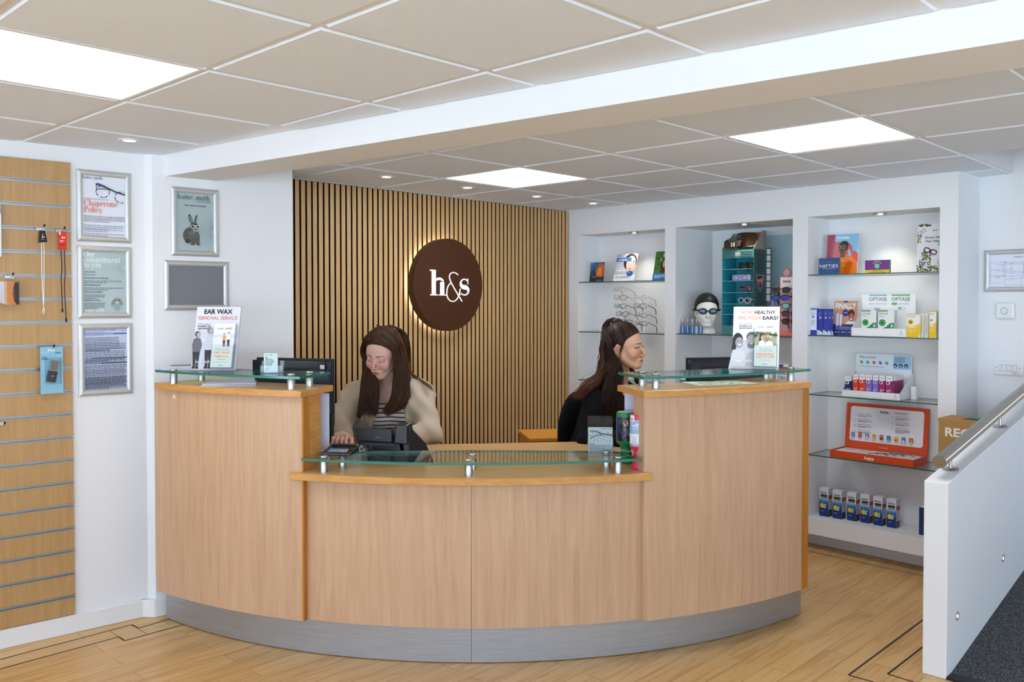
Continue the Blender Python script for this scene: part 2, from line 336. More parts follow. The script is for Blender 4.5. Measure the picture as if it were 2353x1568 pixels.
class Art:
    """flat coloured shapes stacked in thin layers, u right, v up; laid on a plane facing -y"""
    def __init__(s, eps=.00025): s.L = []; s.k = 0; s.eps = eps; s.q = 1.
    def raw(s, vs, fs, c): s.L.append((vs, fs, c, s.k)); return s
    def up(s): s.k += 1; return s
    def rect(s, x0, y0, x1, y1, c): s.k += 1; return s.raw([(x0, y0), (x1, y0), (x1, y1), (x0, y1)], [(0, 1, 2, 3)], c)
    def poly(s, pts, c): s.k += 1; n = len(pts); return s.raw(list(pts), [tuple(range(n))], c)
    def ell(s, cx, cy, rx, ry, c, n=20, a0=0): s.k += 1; return s.raw([(cx+rx*math.cos(2*math.pi*i/n+a0), cy+ry*math.sin(2*math.pi*i/n+a0)) for i in range(n)], [tuple(range(n))], c)
    def ring(s, cx, cy, rx, ry, t, c, a0=0, a1=360, n=20): s.k += 1; v, f = _ring(cx, cy, rx, ry, t, t, a0, a1, n); return s.raw(v, f, c)
    def line(s, pts, w, c): s.k += 1; v, f = _stroke(pts, w); return s.raw(v, f, c)
    def text(s, t, x, y, h, c, bold=0., al='l', sx=1., font=sans, width=None, slope=0.):
        h = h*s.q; v, f, wd = font(t, bold) if font is sans else font(t)
        if width: sx = width/(wd*h)
        ox = {'l': 0, 'c': -wd*h*sx/2, 'r': -wd*h*sx}[al]
        s.k += 1; return s.raw([(x+ox+a*h*sx+b*h*slope, y+b*h) for a, b in v], f, c)
    def greek(s, x, y, w, h, n, c, seed=1, frac=.45):      # rows of tiny print
        h = h*s.q; rr = random.Random(seed); s.k += 1; vs = []; fs = []
        for i in range(n):
            yy = y-(i+1)*h/n; xx = x; ww = w*(1 if i < n-1 else .6)
            while xx < x+ww*.97:
                l = min(rr.uniform(.03, .10)*w, x+ww-xx); b = len(vs); vs += [(xx, yy), (xx+l, yy), (xx+l, yy+h/n*frac), (xx, yy+h/n*frac)]; fs.append((b, b+1, b+2, b+3)); xx += l+.015*w
        return s.raw(vs, fs, c)
    def put(s, mb, M=None):
        for vs, fs, c, k in s.L:
            mb.ink(c); mb.add([(x, -k*s.eps-.0002, y) for x, y in vs], fs, M)
        return mb
def glasses(a, cx, cy, w, c, t=None, lens=None, rot=0., rnd=.8):
    t = t or w*.03; r = w*.24; sh = [(-w*.26, 0), (w*.26, 0)]; cr, sr = math.cos(rot), math.sin(rot)
    def R(p): return (cx+p[0]*cr-p[1]*sr, cy+p[0]*sr+p[1]*cr)
    for k, (ox, oy) in enumerate(sh):
        pts = []
        for i in range(25):
            an = 2*math.pi*i/24; q = lambda v: math.copysign(abs(v)**rnd, v); pts.append(R((ox+r*.86*q(math.cos(an)), oy+r*.66*q(math.sin(an)))))
        if lens: a.poly(pts[:-1], lens)
        a.line(pts, t, c)
    a.line([R((-w*.06, r*.3)), R((0, r*.42)), R((w*.06, r*.3))], t, c)
    return a
# ================================================================ THE ROOM
def quad_wall(name, fr, u0, u1, z0, z1, m=M_WALL, off=0., thick=.1, parent=None):
    b = MB().use(m); b.box(u0, u1, off, off+thick, z0, z1); return struct(b.build(name, parent, M=fr.mat()))
b = MB().use(M_FLOOR); b.box(-9, 6, -3.2, 8.5, -.05, 0); struct(b.build('floor'))
quad_wall('wall_left', LW, -9.5, .02, 0, H+.12)
# the left wall steps forward a little behind the counter
b = MB().use(M_WALL); e0 = L2.hit(353, 800)[0]; e1 = L2.hit(673, 600)[0]
P0 = LW.w(LW.hit(335, 800)[0], 0, 0); P1 = L2.w(e0, 0, 0); P2 = L2.w(e1, 0, 0); P3 = L2.w(e1-.02, .12, 0); P4 = L2.w(e0-.1, .3, 0)
b.prism([(p.x, p.y) for p in (P0, P1, P2, P3, P4)], 0, H+.12); struct(b.build('wall_left_return'))
# slatted wall backing wall and wall with niches
quad_wall('wall_back', SW, -1.2, 2.55, 0, H+.12, off=.03)
def opening(x0, x1, yt0, yt1):
    u0, za = RW.hit(x0, yt0); u1, zb = RW.hit(x1, yt1); return u0, u1, (za+zb)/2
n1 = opening(1328, 1528, 541, 526); n2 = opening(1553, 1822, 523, 503); n3 = opening(1857, 2160, 497, 478)
uE = RW.hit(2200, 700)[0]; D1, D2, D3 = .25, .45, .273
LEDGE = .20; SOF = .10
def niche_wall():
    b = MB().use(M_WALL); T_ = .03
    us = [-.3, n1[0], n1[1], n2[0], n2[1], n3[0], n3[1], uE]
    for a, c in ((0, 1), (2, 3), (4, 5), (6, 7)): b.box(us[a], us[c], 0, .5, SOF+.0, H+.12)
    for n, D in ((n1, D1), (n2, D2), (n3, D3)):
        b.box(n[0], n[1], 0, .5, n[2], H+.12); b.box(n[0], n[1], D, .55, SOF, n[2])
        b.box(n[0], n[1], 0, D, SOF, LEDGE)
    b.box(-.3, uE, .16, .5, 0, SOF)      # recessed plinth
    return struct(b.build('wall_right', M=RW.mat()))
niche_wall()
# return at the end of the niche wall and the far wall with the switches
cE = RW.w(uE, 0, 0); FW = Frame((2.62, 4.96), 139.5)
b = MB().use(M_WALL); dE = Vector((2.62, 4.96, 0)); b.prism([(cE.x, cE.y), (dE.x, dE.y), ((dE+RW.n*.3-RW.u*.05).x, (dE+RW.n*.3-RW.u*.05).y), ((cE+RW.n*.5-RW.u*.02).x, (cE+RW.n*.5-RW.u*.02).y), ((cE-RW.u*.02+RW.n*.01).x, (cE-RW.u*.02+RW.n*.01).y)], 0, H+.12); struct(b.build('wall_right_return'))
quad_wall('wall_far', FW, 0, 4.2, 0, H+.5)
# shop front behind the camera and side wall, with wide window openings
b = MB().use(M_WALL); b.box(-9, 6, -3.3, -3.2, 0, .35); b.box(-9, 6, -3.3, -3.2, 2.1, H+.12)
for x in (-9, -6.1, -3.1, -.1, 2.9, 5.88): b.box(x, x+.12, -3.3, -3.2, .35, 2.1)
struct(b.build('wall_front'))
b = MB().use(M_WALL); b.box(5.9, 6, -3.2, 3, 0, H+.12); struct(b.build('wall_side'))
# skirtings
b = MB().use(M_WALLS); b.box(-9, LW.hit(335, 800)[0]+.0, -.016, 0, 0, .085); struct(b.build('baseboard_left', M=LW.mat(), bevel=.004))
b = MB().use(M_WALLS); b.box(e0-.012, e0+.6, -.016, 0, 0, .085)
b.prism([(e0-.012, -.016), (e0, .0), (e0-.05, .055), (e0-.066, .04)], 0, .085); struct(b.build('baseboard_left_return', M=L2.mat(), bevel=.004))
b = MB().use(M_WALLS); b.box(.3, uE-.02, .145, .16, 0, .07); struct(b.build('baseboard_right', M=RW.mat(), bevel=.004))
# ---- ceiling
OL = Vector((-.4946, 2.2682, 0)); OR = Vector((.9016, 3.7599, 0))
Bn = at_Y(380, 405, 1); zB = None
s0, zB1 = L2.hit(380, 405); s1, _ = L2.hit(493, 418); zB = zB1
pB0 = L2.w(s0, 0, 0); pB1 = on_z(2353, 90, zB); pC0 = L2.w(s1, 0, 0); pC1 = on_z(2353, 155, zB)
dB = (Vector((pB1.x, pB1.y, 0))-pB0).normalized(); dC = (Vector((pC1.x, pC1.y, 0))-pC0).normalized()
PB = [pB0-dB*.3, pB0+dB*6.5, pC0+dC*6.2, pC0-dC*.12]
b = MB().use(M_WALL); b.prism([(p.x, p.y) for p in PB], zB, H+.1); struct(b.build('beam'))
nB = Vector((dB.y, -dB.x, 0));
if nB.dot(-pB0) < 0: nB = -nB            # towards the camera side
def inside_clip(poly, p, n):
    out = []; k = len(poly)
    for i in range(k):
        a, c = poly[i], poly[(i+1) % k]; da, dc = (a-p).dot(n), (c-p).dot(n)
        if da >= 0: out.append(a)
        if da*dc < 0: out.append(a+(c-a)*(da/(da-dc)))
    return out
def inset(poly, d):
    n = len(poly); out = []
    A = sum(poly[i].x*poly[(i+1) % n].y-poly[(i+1) % n].x*poly[i].y for i in range(n)); sg = 1 if A > 0 else -1
    for i in range(n):
        a, c, e = poly[i-1], poly[i], poly[(i+1) % n]; d1 = (c-a).normalized(); d2 = (e-c).normalized()
        n1_ = Vector((-d1.y, d1.x, 0))*sg; n2_ = Vector((-d2.y, d2.x, 0))*sg; k = 1+n1_.dot(n2_)
        out.append(c+(n1_+n2_)*(d/max(k, .3)))
    return out
def tiles(o, I, J, clip, holes, name):
    b = MB()
    for i in I:
        for j in J:
            if (i, j) in holes: continue
            poly = [o+ga*(.6*x)+gb*(.6*y) for x, y in ((i, j), (i+1, j), (i+1, j+1), (i, j+1))]
            for p, n in clip:
                if poly: poly = inside_clip(poly, p, n)
            if len(poly) < 3: continue
            b.use(M_TBAR); b.add([(p.x, p.y, H+.007) for p in poly], [tuple(range(len(poly)))])
            try: q1 = inset(poly, .0125); q2 = inset(poly, .017)
            except Exception: continue
            per = min((poly[k]-poly[k-1]).length for k in range(len(poly)))
            if per < .07: continue
            m = len(poly); b.use(M_CEIL)
            b.add([(p.x, p.y, H+.0065) for p in q1]+[(p.x, p.y, H) for p in q2], [tuple(range(m, 2*m))]+[(k, (k+1) % m, m+(k+1) % m, m+k) for k in range(m)])
    return struct(b.build(name))
LIGHT_L = (-1, 1); LIGHTS_R = [(0, -1)]
mm = on_z(1183, 411, H); q = Vector((mm.x, mm.y, 0))-OR; mid = (math.floor(q.dot(ga)/.6), math.floor(q.dot(gb)/.6)); LIGHTS_R.append(mid)
hm = on_z(2290, 365, H); q = Vector((hm.x, hm.y, 0))-OR; HOLE = (math.floor(q.dot(ga)/.6), math.floor(q.dot(gb)/.6))
print('mid light', mid, 'hole', HOLE)
extra_L = [(-3, -3), (-3, 3), (2, -3), (-6, 0), (5, -6), (0, -6), (-6, -6)]
tiles(OL, range(-16, 12), range(-16, 10), [(pB0, nB)], {LIGHT_L}|set(extra_L), 'ceiling')
tiles(OR, range(-6, 9), range(-9, 8), [(pC0, -nB)], set(LIGHTS_R)|{HOLE, (HOLE[0]+1, HOLE[1]), (3, -5)}, 'ceiling_beyond_beam')
b = MB().use(M_TBAR); b.box(-10, 7, -3.5, 9, H+.5, H+.52); struct(b.build('roof_slab'))
# void above the missing ceiling tile
b = MB().use(M_WALLS)
c0 = OR+ga*(.6*HOLE[0])+gb*(.6*HOLE[1]); c1 = c0+ga*1.2; c2 = c1+gb*.6; c3 = c0+gb*.6
for A, B in ((c0, c1), (c1, c2), (c2, c3), (c3, c0)):
    b.add([(A.x, A.y, H+.004), (B.x, B.y, H+.004), (B.x, B.y, H+.4), (A.x, A.y, H+.4)], [(0, 1, 2, 3)])
b.add([(c.x, c.y, H+.4) for c in (c0, c1, c2, c3)], [(0, 1, 2, 3)]); struct(b.build('ceiling_void'))
def ceiling_panel(o, ij, label, m=M_LED):
    c = o+ga*(.6*(ij[0]+.5))+gb*(.6*(ij[1]+.5)); t = thing('ceiling_light', label, 'ceiling light', Matrix.Translation((c.x, c.y, H)) @ Matrix.Rotation(math.atan2(ga.y, ga.x), 4, 'Z'), 'square light panels in the ceiling')
    b = MB().use(M_TBAR); w, v = .30, .284
    for (a0, a1, b0, b1) in ((-w, w, -w, -v), (-w, w, v, w), (-w, -v, -v, v), (v, w, -v, v)): b.box(a0, a1, b0, b1, .001, .02)
    b.build('frame', t); b = MB().use(m); b.box(-v, v, -v, v, .004, .012); b.build('diffuser', t); return t
ceiling_panel(OL, LIGHT_L, 'large bright square ceiling light above the slatwall, cut by the left picture edge', M_LEDC)
ceiling_panel(OR, LIGHTS_R[0], 'bright square ceiling light beyond the beam, the one further right and larger')
ceiling_panel(OR, LIGHTS_R[1], 'bright square ceiling light nearest the slatted wooden wall')
for ij, lb in zip(extra_L, ('at the far left behind the picture edge', 'nearest the slatwall outside the picture', 'above the ramp side outside the picture', 'left of the picture level with the slatwall', 'behind the camera on the right', 'directly behind the camera', 'behind the camera on the left')): ceiling_panel(OL, ij, 'square ceiling light '+lb, M_LEDC)
def downlight(p, label, name='ceiling_spotlight', group='small round downlights in the ceiling', energy=DOWN_W, r=.035, spot=True, col=(1, .83, .62)):
    t = thing(name, label, 'spotlight', Matrix.Translation(p), group)
    b = MB().use(M_CHROME if 'niche' in group else M_WALLS); b.lathe([(r*.72, .004), (r*.78, -.004), (r*1.25, -.004), (r*1.3, .0), (r*1.3, .004)], 28, cap=False); b.build('bezel', t, smooth=True)
    b = MB().use(M_SPOT); b.lathe([(0.0005, -.0015), (r*.74, -.0015)], 24, cap=False); b.build('lens', t)
    l = bpy.data.lights.new('spot', 'SPOT'); l.energy = energy; l.spot_size = math.radians(100); l.spot_blend = .7; l.shadow_soft_size = .03; l.color = col
    lo = bpy.data.objects.new('lamp', l); COL.objects.link(lo); lo.parent = t; lo.location = (0, 0, -.012); return t
for x, y, lb in ((888, 406, 'small round ceiling spotlight nearest the white wall end'), (1074, 431, 'small round ceiling spotlight just left of the square light by the slatted wall'),
                 (1233, 451, 'small round ceiling spotlight above the right half of the slatted wall'), (1363, 467, 'small round ceiling spotlight furthest right, above the left niche'),
                 (297, 322, 'small round ceiling spotlight above the three stacked picture frames')):
    p = on_z(x, y, H); downlight(p, lb)
for n, x, y, lb, D in ((n1, 1455, 535, 'small round spotlight in the top of the left niche', D1), (n2, 1710, 516, 'small round spotlight in the top of the middle niche', D2), (n3, 2022, 492, 'small round spotlight in the top of the right niche', D3)):
    p = on_z(x, y, n[2]-.004); q = (p-RW.o); u = q.dot(RW.u); v = min(max(q.dot(RW.n), .08), D-.08)
    downlight(RW.w(u, v, n[2]-.005), lb, 'niche_spotlight', 'round spotlights in the niche tops', NICHE_W, .03, col=(1, .93, .80))
# ---- half wall with ramp and handrail on the right
qa = on_z(2118, 1548, 0); qb = on_z(2174, 1563, 0)
HW = Frame((qb.x, qb.y), 43.7); thick = (Vector((qa.x, qa.y, 0))-HW.o).dot(HW.n)
dd = ray(2179, 1112); zt = at_Y(2179, 1112, qb.y).z
u1, zt1 = HW.hit(2353, 957); slope_t = (zt1-zt)/u1
ub, zb1 = HW.hit(2353, 1310); slope_b = zb1/ub
print('half wall thick', thick, 'top', zt, 'slope', slope_t, slope_b, 'u at edge', ub)
Lh = 2.3
b = MB().use(M_WALL); e = .0
b.hexa([(0, 0, -.0), (Lh, 0, 0), (Lh, thick, 0), (0, thick, 0), (0, 0, zt), (Lh, 0, zt+slope_t*Lh), (Lh, thick, zt+slope_t*Lh), (0, thick, zt)]); struct(b.build('wall_ramp', M=HW.mat(), bevel=.004))
b = MB().use(M_CARPET); b.hexa([(.06, -2.6, -.02), (Lh, -2.6, -.02), (Lh, 0, -.02), (.06, 0, -.02), (.06, -2.6, slope_b*.06), (Lh, -2.6, slope_b*Lh), (Lh, 0, slope_b*Lh), (.06, 0, slope_b*.06)])
b.box(Lh, Lh+1.2, -2.6, .0, -.02, slope_b*Lh); struct(b.build('floor_ramp', M=HW.mat()))
b = MB().use(M_BLACKM); b.box(.0, .06, -2.6, -.0, 0, .012); struct(b.build('trim_ramp', M=HW.mat(), bevel=.003))
# handrail
t = thing('handrail', 'brushed steel handrail with warm light strip along sloping half wall', 'handrail', HW.mat())
def rail_pt(x, y):   # on the vertical plane through the middle of the half wall
    return HW.hit(x, y, thick*.5)
ra = rail_pt(2158, 1062); rb = rail_pt(2353, 897)
sl = (rb[1]-ra[1])/(rb[0]-ra[0]); R_ = .0265
def rp(u): return Vector((u, thick*.5, ra[1]+sl*(u-ra[0])))
b = MB().use(M_RAILS); b.tube([rp(ra[0]), rp(Lh)], R_, 32); b.build('rail', t, smooth=True)
dr = (rp(1)-rp(0)).normalized()
b = MB().use(mat('warm_strip', 'ffffff', .5, emit='ffc982', es=1.3)); nn = Vector((0, -1, 0)); upv = dr.cross(nn).normalized(); upv = upv if upv.z > 0 else -upv
off = (nn*.94+upv*.30).normalized()*R_*1.0
b.tube([rp(ra[0]+.004)+off, rp(Lh)+off], .0013, 6); b.build('light_strip', t)
for x, y in ((2184, 1085), (2298, 978)):
    u, z = HW.hit(x, y, thick*.5); zz = zt+slope_t*u
    b = MB().use(M_CHROME); b.tube([(u, thick*.5, zz), (u, thick*.5, rp(u).z-R_*.8)], .0065, 12); br = b.build('bracket', t, smooth=True)
    b = MB().use(M_CHROME); b.lathe([(.0005, .006), (.022, .006), (.032, .003), (.032, -.004), (.0005, -.004)], 26, M=T(u, thick*.5, zz+.002, ry=-math.atan(slope_t)), cap=False)
    for k in range(3): an = k*2.1+.4; b.lathe([(.0005, .0075), (.004, .0065), (.004, .005)], 10, M=T(u, thick*.5, zz+.002, ry=-math.atan(slope_t)) @ Matrix.Translation((.022*math.cos(an), .022*math.sin(an), 0)), cap=False)
    b.build('flange', br, smooth=True)
for x, y, lb in ((2199, 1416, 'small round recessed wall light nearer the end of the half wall'), (2304, 1283, 'small round recessed wall light further up the half wall')):
    u, z = HW.hit(x, y, 0); t2 = thing('wall_light', lb, 'wall light', HW.mat(u, 0, z) @ Matrix.Rotation(math.pi/2, 4, 'X'), 'round step lights in the half wall')
    b = MB().use(M_CHROME); b.lathe([(.010, .001), (.012, .004), (.016, .004), (.017, 0)], 24, cap=False); b.build('bezel', t2, smooth=True)
    b = MB().use(mat('step_lens', 'ffffff', .4, emit='fff6e0', es=2.)); b.lathe([(.0004, .002), (.0105, .002)], 20, cap=False); b.build('lens', t2)
# ---- floor inlay lines
b = MB().use(mat('dark_inlay', '2a2018', .5))
def inlay(P, w=.009):
    for a, c in zip(P[:-1], P[1:]):
        d = (c-a); l = d.length; d.normalize(); n = Vector((-d.y, d.x, 0))*w/2
        b.add([a-n, c-n, c+n, a+n], [(0, 1, 2, 3)])
zi = .0008
def fl(*pts): return [on_z(x, y, zi) for x, y in pts]
def far(a, c, k): return c+(c-a)*k
p = fl((150, 1477), (271, 1464.6)); 
inlay(fl((0, 1516), (303, 1436), (318, 1444), (400, 1420)), .008); inlay(fl((0, 1538), (273, 1464), (286, 1473), (450, 1428)), .008)
inlay(fl((250, 1449), (273, 1464)), .002); inlay(fl((303, 1436), (338, 1458)), .002)
q = fl((2118, 1427), (1950, 1552)); inlay([far(q[1], q[0], .6)]+q+fl((2008, 1568)), .009)
q = fl((2118, 1489), (2040, 1549.5)); inlay([far(q[1], q[0], .8)]+q+fl((2100, 1568)), .009)
uu = [RW.w(u, v, zi) for v in (.06, -.03) for u in (.0, uE+.2)]; inlay(uu[:2], .004); inlay(uu[2:], .006)
struct(b.build('trim_1'))
# ================================================================ SLATTED WALL, SIGN
t = thing('slatted_panel', 'vertical oak slat panelling on black felt behind the reception desk', 'wall panel', SW.mat())
b = MB().use(M_FELT); uS1 = SW.hit(1308, 700, 0)[0]; b.box(-.75, uS1, .018, .029, 0, H-.001); b.build('backing', t)
b = MB().use(M_SLAT); u = .02-.04*18
k = 0
while u < uS1-.01:
    v = min(u+.0265, uS1); b.use(M_SLAT).box(u, v, 0, .004, .0, H-.004); b.use(M_FELT).box(u+.0001, v-.0001, .004, .0179, .0, H-.0045); u += .0397; k += 1
b.build('slats', t, bevel=0); 
# round sign
u, z = SW.hit(1033, 655, -.09)
t = thing('round_sign', 'round dark brown illuminated sign with white letters h&s', 'sign', SW.mat(u, -.09, z) @ Matrix.Rotation(math.pi/2, 4, 'X'))
Rs = .302
b = MB().use(M_BROWN); b.lathe([(.0005, 0), (Rs-.003, 0), (Rs, -.003), (Rs, -.058), (Rs-.01, -.06), (.0005, -.06)], 96, cap=False); b.build('disc', t, smooth=True)
b = MB().use(M_HALO); b.lathe([(Rs-.02, -.0605), (Rs-.02, -.068), (Rs-.03, -.068), (Rs-.03, -.0605)], 64, cap=False); b.build('halo_light', t, smooth=True)
b = MB().use(M_BLACKM); b.lathe([(.0005, -.06), (.1, -.06), (.1, -.09), (.0005, -.09)], 32, cap=False); b.build('mount', t)
b = MB().use(M_SIGNL)
def sign_text(b):
    # h, & and s drawn at the sign's proportions; units: metres about the disc centre
    def sc_(P, ox, oy, s):
        for vs, fs in P:
            b.add([(ox+x*s, oy+y*s, .0025) for x, y in vs], fs)
    def sc2(P, ox, oy, sx, sy):
        for vs, fs in P: b.add([(ox+x*sx, oy+y*sy, .0025) for x, y in vs], fs)
    sc2([_rect(.0, 0, .33, .03), _rect(.07, 0, .235, 1), _rect(-.01, .965, .15, 1.0), _ring(.38, .50, .21, .20, .05, .09, 20, 172, 14), _rect(.425, 0, .59, .52), _rect(.36, 0, .68, .03)], -.170, -.0685, .205, .163)
    sc2(_amp(0, .026), -.053, -.079, .27, .182)
    sc2(_S(0, 1., .13), .088, -.0695, .215, .172)
sign_text(b); b.build('letters', t)
# ================================================================ COUNTER
CC = Vector((-.16, 6.02, 0))
def phi_at(x, R):
    k = (x-1176.5)/F; a = k*k+1; bq = 2*(-k*CC.x-CC.y); c = CC.x**2+CC.y**2-R*R
    Y = (-bq-math.sqrt(bq*bq-4*a*c))/(2*a); return math.atan2(k*Y-CC.x, CC.y-Y)
def cpt(R, ph): return (CC.x+R*math.sin(ph), CC.y-R*math.cos(ph))
def sector(R0, R1, a, c, n=40):
    return [cpt(R1, a+(c-a)*i/n) for i in range(n+1)]+[cpt(R0, c+(a-c)*i/n) for i in range(n+1)]
ZP, ZL = 1.144, .80
aL0, aL1 = phi_at(354, 2.47), phi_at(692, 2.47); aR0, aR1 = phi_at(1480, 2.47), phi_at(1846, 2.47)
t = thing('reception_counter', 'curved beech reception counter with two raised ends and steel plinth', 'reception counter', Matrix.Translation((0, 0, 0)))
b = MB().use(M_STEEL); b.prism(sector(2.1, 2.38, phi_at(376, 2.38), phi_at(1845, 2.38), 90), .004, .175); b.use(M_BLACKM)
k = phi_at(1082, 2.38); x, y = cpt(2.3805, k); b.box(x-.0008, x+.0008, y-.0003, y+.01, .004, .175)
b.build('plinth', t, smooth=True)
b = MB().use(M_BEECH); b.prism(sector(2.40, 2.44, aL1-.02, aR0+.02, 70), .17, ZL-.028)
b.use(M_BLACKM); k = phi_at(1082, 2.44); x, y = cpt(2.4402, k); b.box(x-.0007, x+.0007, y-.0002, y+.01, .17, ZL-.028)
b.build('middle_panel', t, smooth=True)
b = MB().use(M_BEECH); b.prism(sector(2.45, 2.47, aL0, aL1, 40), .172, ZP-.03, side=None); b.build('front_panel', t, smooth=True)
b = MB().use(M_BEECH); b.prism(sector(2.45, 2.47, aR0, aR1, 40), .172, ZP-.03); b.build('front_panel', t, smooth=True)
b = MB().use(M_BEECHE); b.prism(sector(2.31, 2.4495, aL1-.008, aL1), .172, ZP-.03); b.build('inner_side_panel', t)
b = MB().use(M_BEECH); b.prism(sector(2.37, 2.4495, aR0, aR0+.008), .172, ZP-.03); b.build('inner_side_panel', t)
b = MB().use(M_ORANGE); b.prism(sector(2.42, 2.4705, aL1-.0005, aL1+.0025, 2), .171, ZP-.03); b.build('edge_strip', t)
b = MB().use(M_ORANGE)
b.prism(sector(2.12, 2.470, aR1+.0005, aR1+.021), .172, ZP-.03); b.build('end_panel', t)
for aa in ((aL0, aL1-.03), (aR0+.055, aR1)): b = MB().use(M_BEECH); b.prism(sector(2.225, 2.238, *aa), .1, ZP-.03); b.build('rear_panel', t, smooth=True)
# raised worktops and low worktop
def top(name, R0, R1, a, c, z1, th, n=50):
    b = MB().use(M_BEECHT); b.prism(sector(R0, R1, a, c, n), z1-th, z1, side=M_BEECHE); return b.build(name, t, smooth=True, bevel=.002, seg=1)
tL0, tL1 = phi_at(353, 2.50), phi_at(690, 2.50); tR0, tR1 = phi_at(1481, 2.50), phi_at(1866, 2.50)
top('raised_worktop', 2.22, 2.50, tL0, tL1, ZP, .028); top('raised_worktop', 2.22, 2.50, tR0, tR1, ZP, .028)
l0, l1 = phi_at(662, 2.50), phi_at(1502, 2.50)
top('low_worktop', 2.20, 2.50, l0, l1, ZL, .029)
b = MB().use(mat('screw_cap', 'e4d9cc', .5))
p = None
th = phi_at(399, 2.4705); x, y = cpt(2.4705, th); zc = at_Y(399, 912, y).z
b.lathe([(.0005, .002), (.0095, .0015), (.010, 0)], 20, M=Matrix.Translation((x, y, zc)) @ Matrix.Rotation(th, 4, 'Z') @ Matrix.Rotation(math.pi/2, 4, 'X'), cap=False); b.build('screw_cap', t)
# inner desk
b = MB().use(M_BEECHT); ZD = .765
pl = [on_z(x, y, ZD) for x, y in ((951, 1022), (1100, 1020), (1240, 1017), (1350, 1015), (1500, 1012))]
pts = [(-1.45, 4.62), (-.95, 4.62)]+[(p.x, p.y) for p in pl]+[(1.25, 4.9), (1.3, 4.4)]+[cpt(2.19, a) for a in np.linspace(tR1-.08, tL0+.06, 40)]
b.prism(pts, ZD-.03, ZD, side=M_BEECHE); b.build('desk_top', t)
# ---- glass shelves on steel posts
def glass_shelf(name, label, poly, z0, z1, posts, zb, rnd=0):
    t = thing(name, label, 'glass shelf', Matrix.Translation((0, 0, 0)), 'glass shelves on steel posts along the counter')
    b = MB().use(M_GLASS); b.prism(poly, z0, z1, side=M_GEDGE); b.build('glass_plate', t)
    for x, y in posts:
        p = on_z(x, y, zb); b = MB().use(M_CHROME)
        b.lathe([(.0005, zb), (.0165, zb), (.0165, z0-.002), (.0155, z0), (.0005, z0)], 24, M=Matrix.Translation((p.x, p.y, 0)), cap=False)
        b.lathe([(.0005, z1+.0005), (.0155, z1+.0005), (.0165, z1+.002), (.0165, z1+.007), (.015, z1+.009), (.0005, z1+.009)], 24, M=Matrix.Translation((p.x, p.y, 0)), cap=False)
        b.build('steel_post', t, smooth=True)
    return t
gL = sector(2.22, 2.48, phi_at(355, 2.48), phi_at(688, 2.48), 36)
glass_shelf('glass_shelf', 'clear glass shelf on steel posts over the left raised worktop', gL, 1.190, 1.201, ((399, 882), (463, 876), (669, 895), (711, 888)), ZP)
a0 = phi_at(1478, 2.48); g = sector(2.22, 2.48, a0, phi_at(1864, 2.48), 36)
glass_shelf('glass_shelf', 'clear glass shelf on steel posts over the right raised worktop', g, 1.190, 1.201, ((1476, 887), (1507, 893), (1760, 871), (1817, 876)), ZP)
gz0, gz1 = .850, .861; a0, a1 = phi_at(690, 2.48), phi_at(1474, 2.48)
g = [cpt(2.48, a0+(a1-a0)*i/50) for i in range(51)]+[(p.x, p.y) for p in (on_z(x, y, gz1) for x, y in ((1425, 1038), (1325, 1036), (1080, 1035), (736, 1038)))]
glass_shelf('glass_shelf', 'long clear glass shelf on steel posts over the low middle worktop', g, gz0, gz1, ((744, 1086), (787, 1073), (1077, 1094), (1086, 1080), (1393, 1074), (1420, 1087)), ZL)
# ================================================================ SLATWALL on the left wall
t = thing('slatwall_panel', 'oak slatwall display panel with aluminium grooves on the left wall', 'slatwall', LW.mat())
uR, zT = LW.hit(161, 374, -.02); zBt = LW.hit(170, 1412, -.02)[1]
b = MB().use(M_OAK); zs = [zT]; z = zT-.094
railz = []
_, za = LW.hit(161, 423, -.02); _, zb_ = LW.hit(161, 899, -.02); pitch = (za-zb_)/9
zz = za
while zz > zBt+.03: railz.append(zz); zz -= pitch
edges = [zT]+[e for r in railz for e in (r+.0075, r-.0075)]+[zBt]
for i in range(0, len(edges), 2): b.box(-2.9, uR, -.020, -.004, edges[i+1], edges[i])
b.build('boards', t, bevel=.001, seg=1)
b = MB().use(M_BLACKM); b.box(-2.9, uR+.0006, -.0045, -.0008, zBt, zT); b.build('core', t)
b = MB().use(M_RAIL)
for r in railz:
    b.box(-2.9, uR+.003, -.0215, -.005, r+.0045, r+.0078); b.box(-2.9, uR+.003, -.0215, -.005, r-.0078, r-.0045); b.box(-2.9, uR, -.007, -.0047, r-.0045, r+.0045)
b.build('groove_rails', t)
# ================================================================ FRAMES
def rounded_frame(fr, u0, u1, z0, z1, label, artf, wd=.026, name='picture_frame', off=0., group='silver snap frames on the left wall'):
    t = thing(name, label, 'picture frame', fr.mat((u0+u1)/2, off, (z0+z1)/2), group); W, Hh = (u1-u0)/2, (z1-z0)/2
    prof = [(0, 0), (0, -.009), (.25, -.0135), (.5, -.015), (.75, -.0135), (1, -.008), (1, -.003)]
    b = MB().use(M_ALU)
    cs = [(-1, -1), (1, -1), (1, 1), (-1, 1)]
    for i in range(4):
        a, c = cs[i], cs[(i+1) % 4]
        vs = [];
        for s_, y in prof:
            for q in (a, c): vs.append((q[0]*(W-wd*s_), y, q[1]*(Hh-wd*s_)))
        n = len(prof); b.add(vs, [(2*k, 2*k+1, 2*k+3, 2*k+2) for k in range(n-1)])
    b.build('frame', t, smooth=True, sharp=30)
    a = Art(); iw, ih = W-wd, Hh-wd; a.q = 1. if fr is FW else 2*ih/.36; a.rect(-iw, -ih, iw, ih, 'dfe3ea')
    artf(a, iw, ih); b = MB().use(M_PRINTG); a.put(b, Matrix.Translation((0, -.002, 0))); b.build('print', t)
    return t
